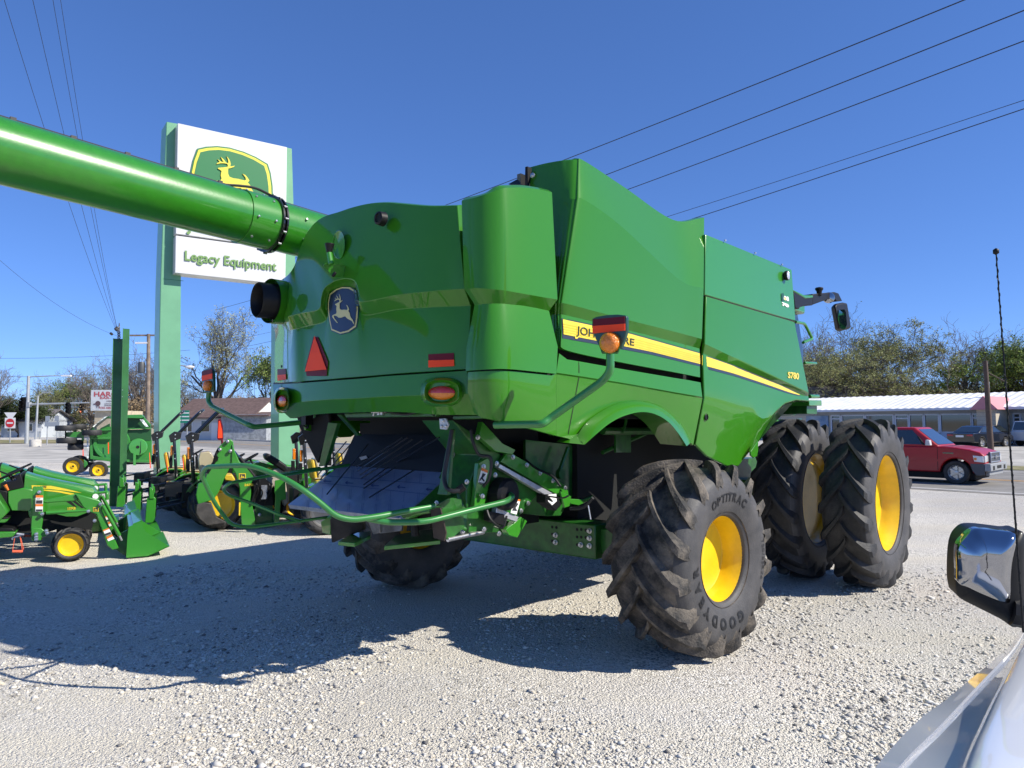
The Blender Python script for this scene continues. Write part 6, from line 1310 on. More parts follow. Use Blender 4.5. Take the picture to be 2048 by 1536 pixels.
lf_ = MB(); lf_.tube(fillet([T1.l(*zc(1290, 600), -.3), T1.l(*zc(1290, 505), -.3), T1.l(*zc(1290, 505), -.92), T1.l(*zc(1290, 600), -.92)], .05), .024); lf_.tube([T1.l(*zc(1140, 520), -.32), T1.l(*zc(1290, 505), -.32)], .02); lf_.build('brush_guard', LG, tr, smooth=60)
def shift(F, da, dl): p = F.o+F.A*da+F.L*dl; return (p[0], p[1], 0)
copy_tree(tr, loc=shift(T1, -.03, -1.55), az=61, label='second loader tractor of the row, only hood and bucket showing behind the first')
copy_tree(tr, loc=shift(T1, -.62, -3.05), az=61, label='third loader tractor of the row, farthest back with the tip of its hood showing')
# ---- tractors with folded roll bars
z3c = lambda x, y: (250+x/4.8, 780+y/4.8)
def rops_tractor(F, label, group='tractors with black roll bars'):
    """origin: ground below the rear axle, a forward, centre at l = 0"""
    t = thing('utility_tractor', F, label, 'tractor', group)
    for s in (-.46, .46):
        o = MB(); o.tube([(-.30, s, .75), (-.36, s, 1.58)], .034, 0, 6); o.prism([(-.42, s+.03, 1.52), (-.24, s+.03, 1.6), (-.22, s+.03, 1.72), (-.36, s+.03, 1.74), (-.46, s+.03, 1.66)], (0, -.06, 0)); o.build('roll_bar_post', BLKM, t, bevel=.008, smooth=40)
        o = MB()
        for z in (1.6, 1.68, 1.3, 1.2): o.lathe([(0, .05), (.014, .045), (.016, 0)], (-.34, s, z), (0, 1 if s > 0 else -1, 0), 0, 8)
        o.build('bolt', STEEL, t)
        o = MB(); o.box((-.40, s*.9, 1.34), (.05, .07, .2)); o.build('marker_light', AMB, t, bevel=.01); o = MB(); o.box((-.41, s*.95, 1.12), (.06, .08, .2)); o.build('light_box', BLK, t, bevel=.01)
    o = MB(); o.tube(fillet([(-.30, .46, 1.68), (.12, .46, 2.14), (.18, .3, 2.18), (.18, -.3, 2.18), (.12, -.46, 2.14), (-.30, -.46, 1.68)], .12), .030, 0, 8); o.build('roll_bar_hoop', BLKM, t, smooth=60)
    o = MB(); o.box((.08, 0, .86), (.42, .46, .12)); o.box((-.14, 0, 1.08), (.09, .42, .36), ry=-.18); o.build('seat', SEAT, t, bevel=.05, seg=3)
    o = MB(); o.box((.08, 0, .93), (.43, .47, .03)); o.box((-.08, 0, 1.1), (.04, .43, .36), ry=-.18); o.build('seat_wrap', mat('plastic_wrap', (.42, .36, .22), .2, coat=.8), t, bevel=.02)
    for s in (-1, 1):
        o = MB(); P = circ_pts(0, .42, .50, math.radians(5), math.radians(150), 12); o.grid([[(p[0], s*.40, p[2]) for p in P], [(p[0], s*.68, p[2]) for p in P]], (0, 0, -.02)); o.prism([(p[0], s*.40, p[2]) for p in P]+[(-.2, s*.4, .5), (.3, s*.4, .5)], (0, -.02*s, 0)); o.build('fender', PAINT, t, smooth=40)
    o = MB(); P = [(.75, 0, .60), (.75, 0, 1.12), (1.1, 0, 1.14), (1.7, 0, 1.02), (1.85, 0, .92), (1.85, 0, .6)]; o.prism([(p[0], .26, p[2]) for p in P], (0, -.52, 0)); hh = o.build('hood', PAINT, t, bevel=.05, seg=3); o = MB(); o.prism([(.85, .264, 1.02), (1.75, .264, .93), (1.75, .264, .9), (.85, .264, .95)], (0, -.003, 0)); o.build('hood_stripe', YDEC, hh)
    o = MB(); o.box((.6, 0, .9), (.3, .5, .5)); o.box((.9, 0, .5), (1.9, .35, .3)); o.box((-.35, 0, .55), (.3, .5, .45)); o.build('chassis', BLK, t, bevel=.02)
    o = MB(); o.lathe([(.17+.016*math.cos(q), .016*math.sin(q)) for q in np.linspace(0, 6.283, 9)], (.45, 0, 1.22), (-.5, 0, .87), 0, 24); o.tube([(.45, 0, 1.22), (.6, 0, 1.0)], .02); o.build('steering_wheel', BLK, t, smooth=60)
    for s in (-1, 1):
        w_ = wheel('rear_wheel', t, (0, s*.56, .42), .421, .28, .25, 13, .03, .07, None, side=s, tw=.9)
        for c_ in w_.children:
            if c_.name.startswith('rim'): c_.data.materials[0] = DG  # dark instead of yellow: the shade on these rims is put into their colour
        wheel('front_wheel', t, (1.5, s*.55, .29), .29, .18, .17, 12, .022, .05, None, side=s, tw=.9)
    return t
def hitch(t):
    o = MB()
    for s in (-.42, .42): o.tube([(-.45, s*.7, .45), (-1.0, s, .35)], .022)
    o.tube([(-.4, 0, .85), (-1.0, 0, .75)], .018); o.box((-.62, 0, .72), (.3, .34, .2)); o.box((-.7, .1, .66), (.18, .2, .22)); o.build('hitch_arm', BLKM, t)
    for s in (-.42, .42):
        o = MB(); o.prism([(-1.10, s+.03, .12), (-.94, s+.03, .12), (-.93, s+.03, .55), (-1.0, s+.03, .62), (-1.08, s+.03, .56)], (0, -.05, 0)); o.prism([(-1.04, s+.05, .55), (-.96, s+.05, .55), (-.98, s+.05, .74), (-1.04, s+.05, .76)], (0, -.07, 0)); o.build('hitch_plate', LG, t, bevel=.008)
    o = MB(); o.box((-1.0, 0, .58), (.06, .84, .06)); o.tube([(-1.0, -.15, .58), (-1.0, 0, .76), (-1.0, .15, .58)], .02); o.build('quick_hitch', LG, t, bevel=.006)
    o = MB(); o.prism([(-.475, -.17, .92), (-.475, .17, .92), (-.50, 0, 1.26)], (.01, 0, 0)); o.build('slow_vehicle_triangle', RED, t)
def place(px_, Y, az=65): p = at(px_, 1000, Y); return Frame((p[0], p[1]), az)
ta = rops_tractor(place(421, 13.9), 'nearest of the three roll bar tractors, left of the backhoe', 'tractors with black roll bars'); hitch(ta)
copy_tree(ta, loc=tuple(place(384, 15.1).o), az=65, label='middle of the three roll bar tractors, between its two neighbours')
copy_tree(ta, loc=tuple(place(346, 16.4).o), az=65, label='farthest of the three roll bar tractors, against the left sign pillar')
td = rops_tractor(place(640, 12.9, 65), 'tractor whose folded roll bar shows against the right sign pillar behind the tailboard')
te = rops_tractor(place(690, 15.5, 65), 'tractor mostly hidden by the combine, only part of its hood and seat showing')
# ---- backhoe tractor
BF = Frame((-5.35, 12.7), 66)
bh = thing('backhoe_tractor', BF, 'green tractor with a backhoe boom and black digging bucket behind the guard rails', 'tractor')
def pz(o, pts, lat, th, m=0): o.prism([BF.l(*z3c(x, y), lat) for x, y in pts], (0, -th, 0), m)
o = MB(); pz(o, [(880, 590), (905, 545), (950, 500), (990, 470), (1020, 475), (1040, 500), (1045, 560), (1060, 690), (1000, 760), (950, 860), (900, 980), (860, 1040), (830, 1060), (700, 1100), (680, 1010), (700, 900), (760, 880), (820, 720), (890, 680)], 0, .12)
bm_ = o.build('boom', LG, bh, bevel=.012)
o = MB(); pz(o, [(1030, 520), (1060, 600), (1100, 690), (1240, 810), (1230, 860), (1210, 900), (1210, 1040), (1260, 1300), (1120, 1310), (1105, 1100), (1100, 940), (1060, 800), (1020, 740)], .03, .14); o.build('dipper', LG, bh, bevel=.012)
o = MB(); pz(o, [(1095, 1080), (1110, 1080), (1105, 1205), (1093, 1205)], .035, .02); o.build('boom_edge_strip', YDEC, bh)
e_ = MB(); decals(e_, BF, z3c, [([(1094, 800), (1160, 800), (1160, 858), (1094, 858)], 0)], .036); decals(e_, BF, z3c, [([(1101, 807), (1153, 807), (1153, 851), (1101, 851)], 1)], .039)
a, b = BF.l(*z3c(1104, 810), 0), BF.l(*z3c(1150, 848), 0); P, T = deer_n(); e_.add([(a[0]+(b[0]-a[0])*x, .043, b[2]+(a[2]-b[2])*y) for x, y in P], T, 0); e_.build('boom_emblem', [YDEC, LABT], bh, smooth=0)
ftext(BF, z3c, '260B', (1145, 900), (1232, 920), .037, YDEC, bh)
o = MB(); pz(o, [(690, 1100), (760, 1080), (830, 1090), (880, 1220), (985, 1275), (900, 1285), (790, 1300), (720, 1240), (680, 1180)], .05, .35); o.build('digging_bucket', mat('worn_bucket', (.045, .042, .04), .6, noise=.35, nscale=6), bh, bevel=.01)
o = MB(); o.tube([BF.l(*z3c(1050, 590), .0), BF.l(*z3c(1110, 660), .0)], .018, 0); o.tube([BF.l(*z3c(1100, 650), .0), BF.l(*z3c(1240, 830), .0)], .035, 1); o.tube([BF.l(*z3c(890, 640), -.02), BF.l(*z3c(790, 800), -.02)], .03, 1); o.tube(sm([BF.l(*z3c(900, 560), .0), BF.l(*z3c(870, 620), .03), BF.l(*z3c(850, 700), .0)], 4), .02, 1)
o.tube(sm([BF.l(*z3c(1250, 830), .05), BF.l(*z3c(1290, 880), .08), BF.l(*z3c(1240, 1000), .05), BF.l(*z3c(1215, 1100), .05)], 4), .022, 1)
o.split('boom_cylinder', [CHROME, BLK], bh, smooth=60)
o = MB()
for x, y in ((985, 495), (910, 572), (1010, 585), (1290, 1195)): o.lathe([(0, .07), (.028, .06), (.032, 0)], BF.l(*z3c(x, y), .0), (0, 1, 0), 0, 12)
o.build('pivot_pin', STEEL, bh)
o = MB(); pz(o, [(1440, 870), (1540, 850), (1545, 1050), (1495, 1060), (1480, 1300), (1430, 1300), (1445, 1010), (1435, 980)], .15, .05); pz(o, [(1240, 1060), (1420, 1060), (1430, 1300), (1260, 1300)], -.1, .3, 1); o.build('stabilizer', [LG, CHASSIS], bh, bevel=.006)
o = MB(); pz(o, [(1230, 880), (1330, 840), (1410, 900), (1420, 1110), (1240, 1110)], -.05, .2, 0); 
for x, y in ((1260, 900), (1300, 930), (1350, 960), (1380, 900)): o.tube(sm([BF.l(*z3c(x, y), .0), BF.l(*z3c(x+20, y+60), .03), BF.l(*z3c(x-10, y+140), .0)], 4), .014, 0)
o.box(BF.l(*z3c(1335, 980), .0), (.1, .05, .25), 1); o.build('valve_block', [BLK, STEEL], bh)
o = MB(); pz(o, [(1340, 620), (1380, 610), (1480, 670), (1550, 720), (1570, 780), (1540, 800), (1460, 740), (1350, 670)], -.2, .45); o.build('operator_seat', BLK, bh, bevel=.03)
o = MB(); pz(o, [(1340, 830), (1440, 760), (1530, 745), (1560, 800), (1545, 900), (1570, 1080), (1530, 1120), (1490, 1000), (1420, 920), (1390, 1010), (1370, 1010), (1350, 900)], -.25, .35); o.build('wrapped_pedestal', mat('kraft_wrap', (.42, .37, .29), .7, noise=.15, nscale=8, bump=.5, bscale=15), bh, bevel=.03)
wc = BF.l(*z3c(900, 1170), -.35)
for s, l0 in ((1, -.3), (-1, -1.35)): wheel('rear_wheel', bh, (wc[0], l0, .44), .44, .30, .25, 13, .03, .07, None, side=s, tw=.9); wheel('front_wheel', bh, (wc[0]+1.6, l0, .29), .29, .18, .17, 12, .022, .05, None, side=s, tw=.9)
o = MB(); pz(o, [(740, 900), (1250, 760), (1500, 740), (1700, 760), (1700, 1050), (1200, 1150), (760, 1100)], -.5, .55); o.build('chassis', DARK, bh)
o = MB(); pz(o, [(1180, 740), (1250, 700), (1300, 690), (1400, 720), (1560, 750), (1560, 820), (1200, 820)], -.45, .6, 0); pz(o, [(1360, 745), (1385, 742), (1430, 765), (1425, 780), (1370, 775)], -.44, .01, 1); o.build('hood', [PAINT, YDEC], bh, bevel=.02)
o = MB(); pz(o, [(940, 820), (1030, 810), (1060, 860), (1050, 880), (960, 870)], -.4, .5, 0); pz(o, [(830, 600), (800, 590), (720, 600), (700, 660), (720, 860), (860, 800), (880, 700)], -.5, .4, 1); o.build('seat', [SEAT, mat('plastic_wrap', (.6, .58, .5), .15)], bh, bevel=.03)
o = MB(); c_ = BF.l(*z3c(1195, 655), -.7); o.lathe([(.17+.016*math.cos(q), .016*math.sin(q)) for q in np.linspace(0, 6.283, 9)], c_, (-.5, 0, .87), 0, 24); o.tube([c_, (c_[0]+.15, c_[1], c_[2]-.25)], .02); o.build('steering_wheel', BLK, bh, smooth=60)
o = MB(); pz(o, [(892, 285), (918, 275), (940, 350), (945, 470), (935, 485), (895, 480), (883, 460), (890, 350)], -.1, .012, 1); pz(o, [(900, 300), (912, 298), (934, 400), (936, 460), (893, 462), (896, 380)], -.095, .01, 0); o.tube([BF.l(*z3c(930, 480), -.1), BF.l(*z3c(935, 520), -.1)], .02, 1); o.build('slow_vehicle_triangle', [RED, DRED], bh)
# ---- folded batwing mower
zM = lambda x, y: (80+x/7.877, 810+y/7.877)
MW = Frame((-15.6, 26.9), 66)
mw = thing('folding_mower', MW, 'large green folding rotary mower with small yellow wheels behind the steel post', 'mower')
def mz(o, pts, lat, th, m=0): o.prism([MW.l(*zM(x, y), lat) for x, y in pts], (0, -th, 0), m)
LG2 = mat('mower_green', (.03, .20, .03), .4, coat=.4); DGN = mat('mower_dark_green', (.012, .075, .02), .5)
o = MB(); mz(o, [(790, 380), (1010, 190), (1080, 175), (1110, 200), (1110, 210), (1020, 215), (850, 350), (830, 900), (760, 880), (790, 500)], 0, .9, 1); mz(o, [(830, 390), (1110, 380), (1110, 400), (880, 410), (860, 520), (800, 530), (800, 430)], .05, .1, 0)
mz(o, [(690, 400), (780, 470), (790, 850), (1100, 890), (1750, 910), (1750, 870), (1100, 850), (830, 800), (810, 540), (1120, 540), (1120, 500), (820, 515), (700, 400)], .08, .12, 0)
o.build('frame', [LG2, DGN], mw, bevel=.01)
o = MB(); mz(o, [(850, 870), (830, 640), (860, 480), (960, 360), (1100, 290), (1110, 880)], -.15, .05, 1); 
cc = MW.l(*zM(1130, 600), -.1); R1 = abs(MW.l(*zM(830, 600), -.1)[0]-cc[0]); o.lathe([(R1*.98, 0), (R1, .05), (R1*.95, .09), (R1*.78, .08), (R1*.76, .03), (R1*.5, .02), (0, .02)], cc, (0, 1, 0), 0, 40); o.build('deck_wing', [LG2, DGN], mw, smooth=40)
o = MB(); mz(o, [(1290, 190), (1400, 160), (1600, 155), (1650, 210), (1740, 310), (1740, 360), (1380, 370), (1290, 450)], -.3, .6, 1); mz(o, [(1290, 160), (1400, 155), (1600, 150), (1640, 190), (1600, 210), (1390, 205), (1290, 200)], .0, .9, 0); mz(o, [(1640, 190), (1740, 300), (1740, 340), (1620, 230)], .0, .1, 0); mz(o, [(1290, 450), (1380, 370), (1750, 355), (1750, 375), (1400, 385), (1290, 470)], .02, .5, 0)
mz(o, [(1290, 480), (1400, 390), (1750, 380), (1750, 560), (1290, 560)], -.1, .3, 1); mz(o, [(1290, 550), (1760, 550), (1760, 900), (1290, 900)], -.12, .3, 0); o.build('deck_centre', [LG2, DGN], mw, bevel=.01)
o = MB(); cc = MW.l(*zM(1545, 660), .0); R2 = abs(MW.l(*zM(1395, 660), 0)[0]-cc[0]); o.lathe([(R2, -.1), (R2, .12), (R2*.92, .17), (R2*.3, .18), (0, .18)], cc, (0, 1, 0), 0, 40); mz(o, [(1470, 750), (1510, 750), (1510, 950), (1470, 950)], .2, .05); o.lathe([(0, .19), (.06, .19)], cc, (0, 1, 0), 1, 12); mz(o, [(1585, 570), (1590, 570), (1590, 760), (1570, 780)], .185, .01, 1); o.build('gearbox_shield', [mat('bright_green', (.05, .27, .05), .45, coat=.4), DARK], mw, smooth=40)
o = MB()
for pts in (((735, 480), (762, 480), (768, 830), (740, 845)), ((1570, 225), (1630, 230), (1710, 340), (1660, 340)), ((830, 340), (1000, 200), (1080, 170), (1010, 190), (845, 350))): mz(o, pts, .12, .02)
o.split('reflective_strip', mat('silver_tape', (.62, .66, .65), .35, noise=.4, nscale=12, lo=.48, hi=.52), mw, smooth=0)
o = MB(); mz(o, [(1070, 590), (1085, 590), (1085, 770), (1072, 770)], .1, .02); mz(o, [(672, 700), (682, 700), (688, 800), (672, 800)], .12, .02); o.build('red_reflector', RED, mw)
def lwheel(px_, py_, r, lat, m=YEL, ax=(0, 1, 0), nm='wheel', wd=.1):
    c = MW.l(*zM(px_, py_), lat); e = bpy.data.objects.new(nm, None); COL.objects.link(e); e.parent = mw; e.location = (c[0], -c[1], c[2])
    o = MB(); o.lathe([(r*.62, wd*.7), (r*.7, wd), (r*.93, wd), (r, wd*.6), (r, -wd*.6), (r*.93, -wd), (r*.6, -wd), (r*.6, wd*.7)], (0, 0, 0), ax, 0, 28); o.build('tyre', TYRE, e, smooth=40)
    o = MB(); o.lathe([(r*.64, wd*.8), (r*.58, wd*.5), (r*.5, wd*.1), (r*.2, wd*.1), (r*.18, wd*.5), (0, wd*.5)], (0, 0, 0), ax, 0, 24); o.lathe([(0, wd*.55), (r*.12, wd*.5)], (0, 0, 0), ax, 1, 12); o.build('rim', [m, BLK], e, smooth=40)
lwheel(523, 965, .33, .4); lwheel(925, 1025, .31, .6); lwheel(615, 930, .33, -.3); 
for x, y, lt in ((400, 365, .2), (580, 345, -.5), (420, 560, .2), (560, 590, -.3), (560, 665, .0), (820, 435, .3)): lwheel(x, y, .33 if x != 560 else .26, lt, ax=(0, 0, 1), m=YEL if x == 820 else DG)
o = MB(); mz(o, [(400, 430), (660, 420), (660, 520), (400, 500)], .0, .3, 0); mz(o, [(390, 400), (410, 400), (410, 520), (390, 520)], .1, .05, 1); mz(o, [(655, 400), (690, 400), (690, 560), (655, 560)], .15, .12, 0); mz(o, [(690, 860), (740, 900), (750, 940), (700, 990), (690, 940)], .3, .1, 0); mz(o, [(740, 900), (900, 910), (1000, 920), (1000, 960), (820, 1010), (740, 960)], -.1, .3, 1)
mz(o, [(1040, 960), (1100, 960), (1100, 990), (1040, 990)], .2, .2, 0); mz(o, [(1280, 900), (1740, 915), (1740, 930), (1290, 940)], -.2, .2, 1); o.build('linkage', [LG2, BLK], mw, bevel=.005)
# ---------------------------------------------------------------- trees
BARKS = [mat('bark_grey', (.17, .145, .125), .9, noise=.25, nscale=3), mat('bark_dark', (.09, .075, .065), .9, noise=.25, nscale=3), mat('bark_pale', (.26, .225, .185), .9, noise=.2, nscale=3)]
def leafmat(name, a, b):
    m = bpy.data.materials.new(name); m.use_nodes = True; n, p = nodes(m); g = n.nodes.new('ShaderNodeNewGeometry'); r = n.nodes.new('ShaderNodeValToRGB'); r.color_ramp.elements[0].color = rgb(a); r.color_ramp.elements[1].color = rgb(b)
    n.links.new(g.outputs['Random Per Island'], r.inputs[0]); n.links.new(r.outputs[0], p.inputs['Base Color']); p.inputs['Roughness'].default_value = .8; p.inputs['Specular IOR Level'].default_value = .15
    return m
LEAF = {'olive': leafmat('budding_leaves_olive', (.17, .18, .06), (.38, .39, .18)), 'green': leafmat('spring_leaves_green', (.10, .15, .035), (.27, .34, .09)), 'dark': leafmat('evergreen_leaves', (.02, .035, .012), (.06, .08, .03)), 'brown': leafmat('dry_leaves_brown', (.17, .12, .07), (.36, .27, .16)), 'bud': leafmat('pale_buds', (.24, .24, .12), (.42, .44, .24))}
def gen_tree(seed, H, spread, trunk_h, levels, kids, leaf, nleaf, lsize, bark, up=.35, rtrunk=None, droop=0, twig=.014, lean=0):
    rs = np.random.RandomState(seed); segs = []; tips = []
    rt = rtrunk or H*.022
    def grow(p, d, L, r, lv):
        n = 4 if lv < 2 else 3; pts = [p]; rad = [r]; dd = d.copy()
        for i in range(n):
            dd = dd+rs.normal(0, .13+.05*lv, 3); dd[2] += up*.25-droop*lv*.06; dd /= np.linalg.norm(dd); pts.append(pts[-1]+dd*L/n); rad.append(max(twig*.6, r*(1-.55*(i+1)/n)))
        segs.append((pts, rad, lv))
        if lv >= levels: tips.append((pts[-1], dd)); tips.append((pts[-2], dd)); tips.append(((pts[-1]+pts[-2])/2, dd)); return
        k = kids[min(lv, len(kids)-1)]
        for j in range(k):
            t = rs.uniform(.35 if lv else .45, 1.0); f = t*n; i0 = min(n-1, int(f)); q = pts[i0]+(pts[i0+1]-pts[i0])*(f-i0)
            az = rs.uniform(0, 6.283); sp_ = rs.uniform(.5, 1.05)*spread
            ax = np.array([math.cos(az), math.sin(az), 0]); nd = dd*(1-.35*sp_)+ax*sp_*.75; nd[2] += up*.4; nd /= np.linalg.norm(nd)
            grow(q, nd, L*rs.uniform(.52, .78), max(twig, rad[i0]*rs.uniform(.42, .62)), lv+1)
    p0 = np.zeros(3); d0 = np.array([lean, 0, 1.]); d0 /= np.linalg.norm(d0)
    # trunk then main limbs
    pts = [p0+d0*trunk_h*i/3+rs.normal(0, .05, 3)*(i > 0) for i in range(4)]; segs.append((pts, [rt*1.15, rt, rt*.93, rt*.85], 0))
    for j in range(kids[0]):
        az = 6.283*j/kids[0]+rs.uniform(-.4, .4); sp_ = spread*rs.uniform(.35, 1.0); nd = np.array([math.cos(az)*sp_, math.sin(az)*sp_, rs.uniform(.75, 1.1)]); nd /= np.linalg.norm(nd)
        grow(pts[-1]*rs.uniform(.82, 1), nd, (H-trunk_h)*rs.uniform(.42, .56), rt*rs.uniform(.5, .72), 1)
    ld = d0.copy(); grow(pts[-1], ld, (H-trunk_h)*.55, rt*.75, 1)
    allz = max(max(p[2] for p in s[0]) for s in segs); k = H/allz
    V, F = [], []
    for pts, rad, lv in segs:
        ns = 7 if lv == 0 else (5 if lv == 1 else 3); o = len(V)
        for i, (p, r) in enumerate(zip(pts, rad)):
            T = pts[min(i+1, len(pts)-1)]-pts[max(i-1, 0)]; T = T/np.linalg.norm(T); a = np.cross(T, (0.3, .9, .1)); a /= np.linalg.norm(a); b = np.cross(T, a)
            for j in range(ns): t = 6.283*j/ns; V.append(p*k+(a*math.cos(t)+b*math.sin(t))*r)
        F += [(o+i*ns+j, o+i*ns+(j+1) % ns, o+(i+1)*ns+(j+1) % ns, o+(i+1)*ns+j) for i in range(len(pts)-1) for j in range(ns)]
    me = bpy.data.meshes.new('trunk'); me.from_pydata([tuple(v) for v in V], [], F); me.materials.append(bark); me.polygons.foreach_set('use_smooth', [True]*len(me.polygons))
    crown = None
    if nleaf:
        P = np.array([t[0] for t in tips])*k; idx = rs.randint(0, len(P), nleaf); C_ = P[idx]+rs.normal(0, lsize*1.7, (nleaf, 3)); s = lsize*rs.uniform(.5, 1.3, nleaf)
        A = rs.normal(0, 1, (nleaf, 3)); A /= np.linalg.norm(A, axis=1)[:, None]; B = np.cross(A, rs.normal(0, 1, (nleaf, 3))); B /= np.linalg.norm(B, axis=1)[:, None]
        Q = np.stack([C_-A*s[:, None], C_-B*s[:, None]*.45, C_+A*s[:, None], C_+B*s[:, None]*.45], 1).reshape(-1, 3)
        crown = bpy.data.meshes.new('crown'); crown.vertices.add(len(Q)); crown.vertices.foreach_set('co', Q.ravel()); crown.loops.add(nleaf*4); crown.loops.foreach_set('vertex_index', np.arange(nleaf*4, dtype=np.int32)); crown.polygons.add(nleaf); crown.polygons.foreach_set('loop_start', np.arange(nleaf, dtype=np.int32)*4); crown.materials.append(LEAF[leaf]); crown.update(calc_edges=True)
    return me, crown
TP = {}
def proto(k):
    if k in TP: return TP[k]
    d = {'tall': dict(seed=3, H=17, spread=.85, trunk_h=4.5, levels=5, kids=(5, 4, 4, 4, 3), leaf='bud', nleaf=9000, lsize=.10, bark=BARKS[1], twig=.016),
         'bare': dict(seed=5, H=13, spread=.8, trunk_h=2.5, levels=5, kids=(4, 4, 4, 4, 3), leaf='bud', nleaf=0, lsize=.1, bark=BARKS[0], twig=.017),
         'bare2': dict(seed=8, H=13, spread=1.0, trunk_h=2.0, levels=5, kids=(5, 4, 4, 4, 3), leaf='bud', nleaf=2500, lsize=.09, bark=BARKS[1], twig=.017),
         'bushy': dict(seed=14, H=11, spread=1.15, trunk_h=1.6, levels=5, kids=(5, 4, 4, 4, 3), leaf='olive', nleaf=30000, lsize=.07, bark=BARKS[1], twig=.018, up=.15),
         'bushy2': dict(seed=21, H=10, spread=1.2, trunk_h=1.4, levels=5, kids=(5, 4, 4, 4, 3), leaf='olive', nleaf=24000, lsize=.07, bark=BARKS[0], twig=.018, up=.1),
         'young': dict(seed=33, H=11, spread=.8, trunk_h=2.2, levels=5, kids=(4, 4, 4, 3, 3), leaf='green', nleaf=9000, lsize=.12, bark=BARKS[0], twig=.015),
         'green': dict(seed=41, H=11, spread=.9, trunk_h=2.0, levels=5, kids=(5, 4, 4, 4, 3), leaf='green', nleaf=34000, lsize=.10, bark=BARKS[1], twig=.015),
         'scrub': dict(seed=50, H=6, spread=1.15, trunk_h=.5, levels=4, kids=(6, 5, 4, 4), leaf='olive', nleaf=12000, lsize=.08, bark=BARKS[0], twig=.02, up=.15),
         'brush': dict(seed=55, H=5.5, spread=1.1, trunk_h=.4, levels=4, kids=(7, 5, 4, 4), leaf='brown', nleaf=5500, lsize=.11, bark=BARKS[2], twig=.02, up=.2),
         'dark': dict(seed=60, H=7, spread=1.0, trunk_h=.8, levels=4, kids=(6, 5, 4, 4), leaf='dark', nleaf=14000, lsize=.16, bark=BARKS[1], twig=.02, up=.2)}[k]
    TP[k] = gen_tree(**d)+(d['H'],); return TP[k]
def tree(k, px_, ytop, Y, label, group, rot=0, wide=1.0, name='tree'):
    tm_, cm__, H = proto(k); g = at(px_, 850, Y); top = at(px_, ytop, Y)[2]; s = top/H
    e = bpy.data.objects.new(name, None); COL.objects.link(e); e.location = (g[0], g[1], 0); e.rotation_euler = (0, 0, rot); e.scale = (s*wide, s*wide, s); tag(e, label, 'tree' if name == 'tree' else 'shrub', group)
    for nm, me in (('trunk', tm_), ('crown', cm__)):
        if me is None: continue
        o = bpy.data.objects.new(nm, me); COL.objects.link(o); o.parent = e
GL = 'trees beyond the road on the left'; GR = 'trees behind the white roofed shop'
tree('tall', 432, 606, 100, 'tall budding tree with a clear dark trunk between the two sign pillars', GL, .4)
for k, x, y, Y, w, r, lb in (('bare', -22, 700, 92, 1.2, 0, 'bare tree cut off by the left edge of the picture'), ('bare2', 118, 738, 125, 1.1, 1, 'bare tree above the signal arm, left of the white board'), ('young', 150, 742, 120, 1.1, 3, 'pale budding tree just left of the white barbecue board'),
    ('bare', 182, 700, 112, 1.0, 2, 'bare tree rising behind the white barbecue board'), ('bare2', 226, 716, 118, 1.1, 4, 'bare tree directly behind the green steel post'), ('bare', 268, 668, 96, 1.05, 5.2, 'tall bare tree between the steel post and the left sign pillar'),
    ('bare2', 298, 700, 110, .9, 2.6, 'bare tree just behind the wooden utility pole'), ('young', 545, 672, 96, .95, 2.2, 'budding tree with light green leaves against the tailgate edge'), ('bare2', 372, 742, 120, 1.1, 3.4, 'low bare tree right of the left sign pillar'), ('bare', 480, 760, 135, 1.2, 1.4, 'bare tree low behind the tall budding tree'),
    ('young', 590, 700, 115, 1.1, 1.0, 'budding tree mostly hidden behind the tailgate'), ('bushy', 95, 770, 112, 1.0, 2.0, 'round olive tree behind the grey route sign'), ('dark', 38, 792, 105, 1.2, .5, 'dark evergreen behind the tall signal mast'), ('bare2', 10, 770, 130, 1.2, .9, 'low bare tree above the far left house')):
    tree(k, x, y, Y, lb, GL, r, w)
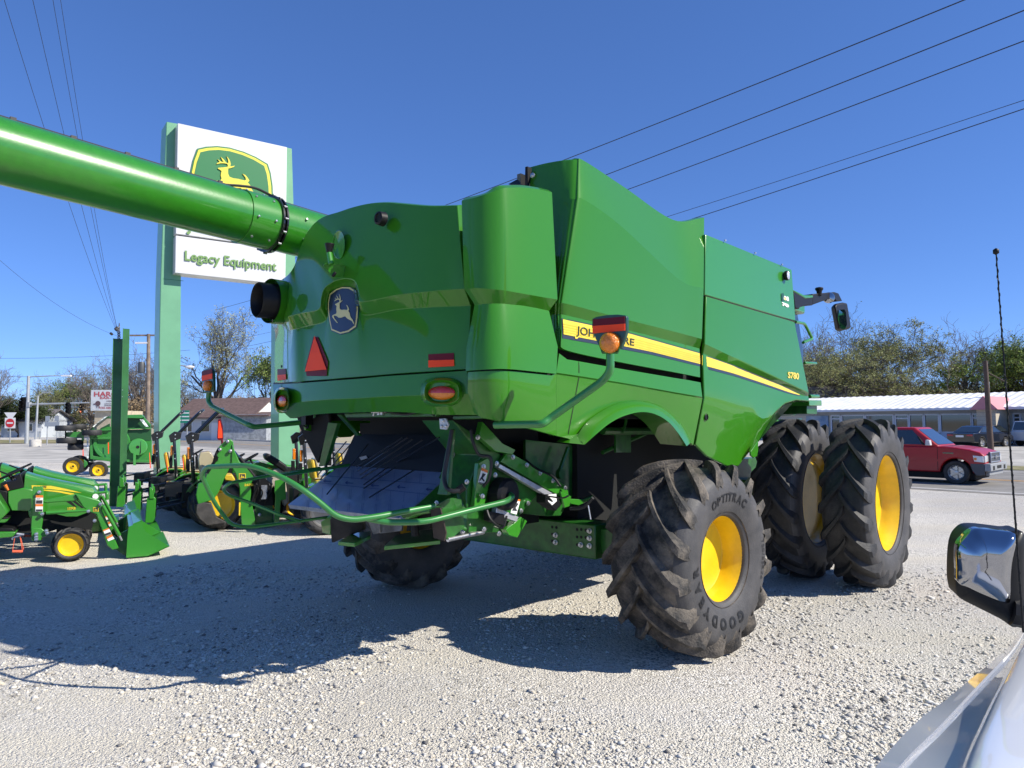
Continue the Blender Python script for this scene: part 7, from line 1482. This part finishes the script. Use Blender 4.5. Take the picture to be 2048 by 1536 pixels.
for i, (k, x, y, Y, w) in enumerate((('scrub', 30, 822, 118, 1.5), ('scrub', 78, 815, 122, 1.6), ('brush', 128, 818, 118, 1.5), ('scrub', 165, 812, 118, 1.5), ('brush', 238, 790, 100, 1.2), ('brush', 275, 782, 96, 1.3), ('scrub', 268, 806, 110, 1.6), ('scrub', 385, 800, 122, 1.5), ('brush', 455, 790, 118, 1.5), ('scrub', 490, 786, 100, 1.5), ('scrub', 535, 800, 104, 1.4), ('brush', 575, 800, 108, 1.5), ('scrub', 425, 800, 130, 1.7), ('brush', 330, 805, 118, 1.6), ('scrub', -20, 815, 120, 1.6), ('scrub', 510, 822, 98, 1.2))):
    lbs = ['leftmost scrub bush but one, below the signal mast', 'scrub bush behind the warning sign', 'tan brush right of the route sign', 'scrub bush below the hanging signals', 'tan brush peeping right of the white board', 'tall tan brush above the folding mower', 'olive scrub behind the tan brush above the mower', 'scrub bush behind the green direction sign', 'tan brush behind the white house roof', 'big olive bush right of the tall trunk', 'olive bush left of the blue fascia', 'tan brush behind the blue fascia', 'olive scrub over the house roof ridge', 'tan brush hidden behind the left sign pillar', 'scrub bush at the left picture edge', 'low bush beside the grey garage']
    tree(k, x, y, Y, lbs[i], 'scrub along the far side of the road', i*1.3, w, 'bush')
for k, x, y, Y, w, r, lb in (('bare', 1640, 612, 96, 1.0, .3, 'bare tree whose twigs show under the cab mirror'), ('bare2', 1755, 612, 104, .8, 2, 'bare tree sticking out above the big olive tree'), ('bushy', 1722, 640, 86, 1.25, 0, 'widest olive tree behind the shop, nearest the combine'), ('bushy2', 1835, 682, 84, 1.2, 2.4, 'olive tree right of the widest one, with a low dark limb'),
    ('bushy', 1655, 690, 92, 1.0, 4, 'olive tree half hidden by the front of the combine'), ('bare', 1925, 625, 88, 1.15, 3.6, 'tall bare tree left of the antenna with forked trunk'), ('bare2', 1992, 650, 98, .9, 5, 'bare tree crossed by the antenna'), ('green', 2062, 655, 80, 1.2, 1.2, 'leafy green tree at the right edge of the picture'),
    ('bushy2', 1905, 742, 92, 1.1, 1.1, 'low olive tree behind the vent pipe'), ('bushy2', 1600, 720, 96, 1.2, .2, 'olive tree behind the combine cab'), ('dark', 1985, 762, 84, 1.2, 2.2, 'dark evergreen behind the brown pole')):
    tree(k, x, y, Y, lb, GR, r, w)
for i, (k, x, y, Y, w) in enumerate((('brush', 1650, 752, 92, 1.5), ('scrub', 1700, 760, 96, 1.6), ('brush', 1770, 755, 92, 1.6), ('scrub', 1840, 758, 94, 1.6), ('brush', 1900, 762, 96, 1.6), ('scrub', 1960, 765, 88, 1.5), ('scrub', 2030, 740, 86, 1.6))):
    tree(k, x, y, Y, 'scrub bush over the white shop roof, '+['leftmost of the seven', 'second from the left', 'third from the left', 'the middle one of the seven', 'third from the right', 'second from the right', 'rightmost of the seven'][i], 'scrub behind the white roofed shop', i*1.7, w, 'bush')
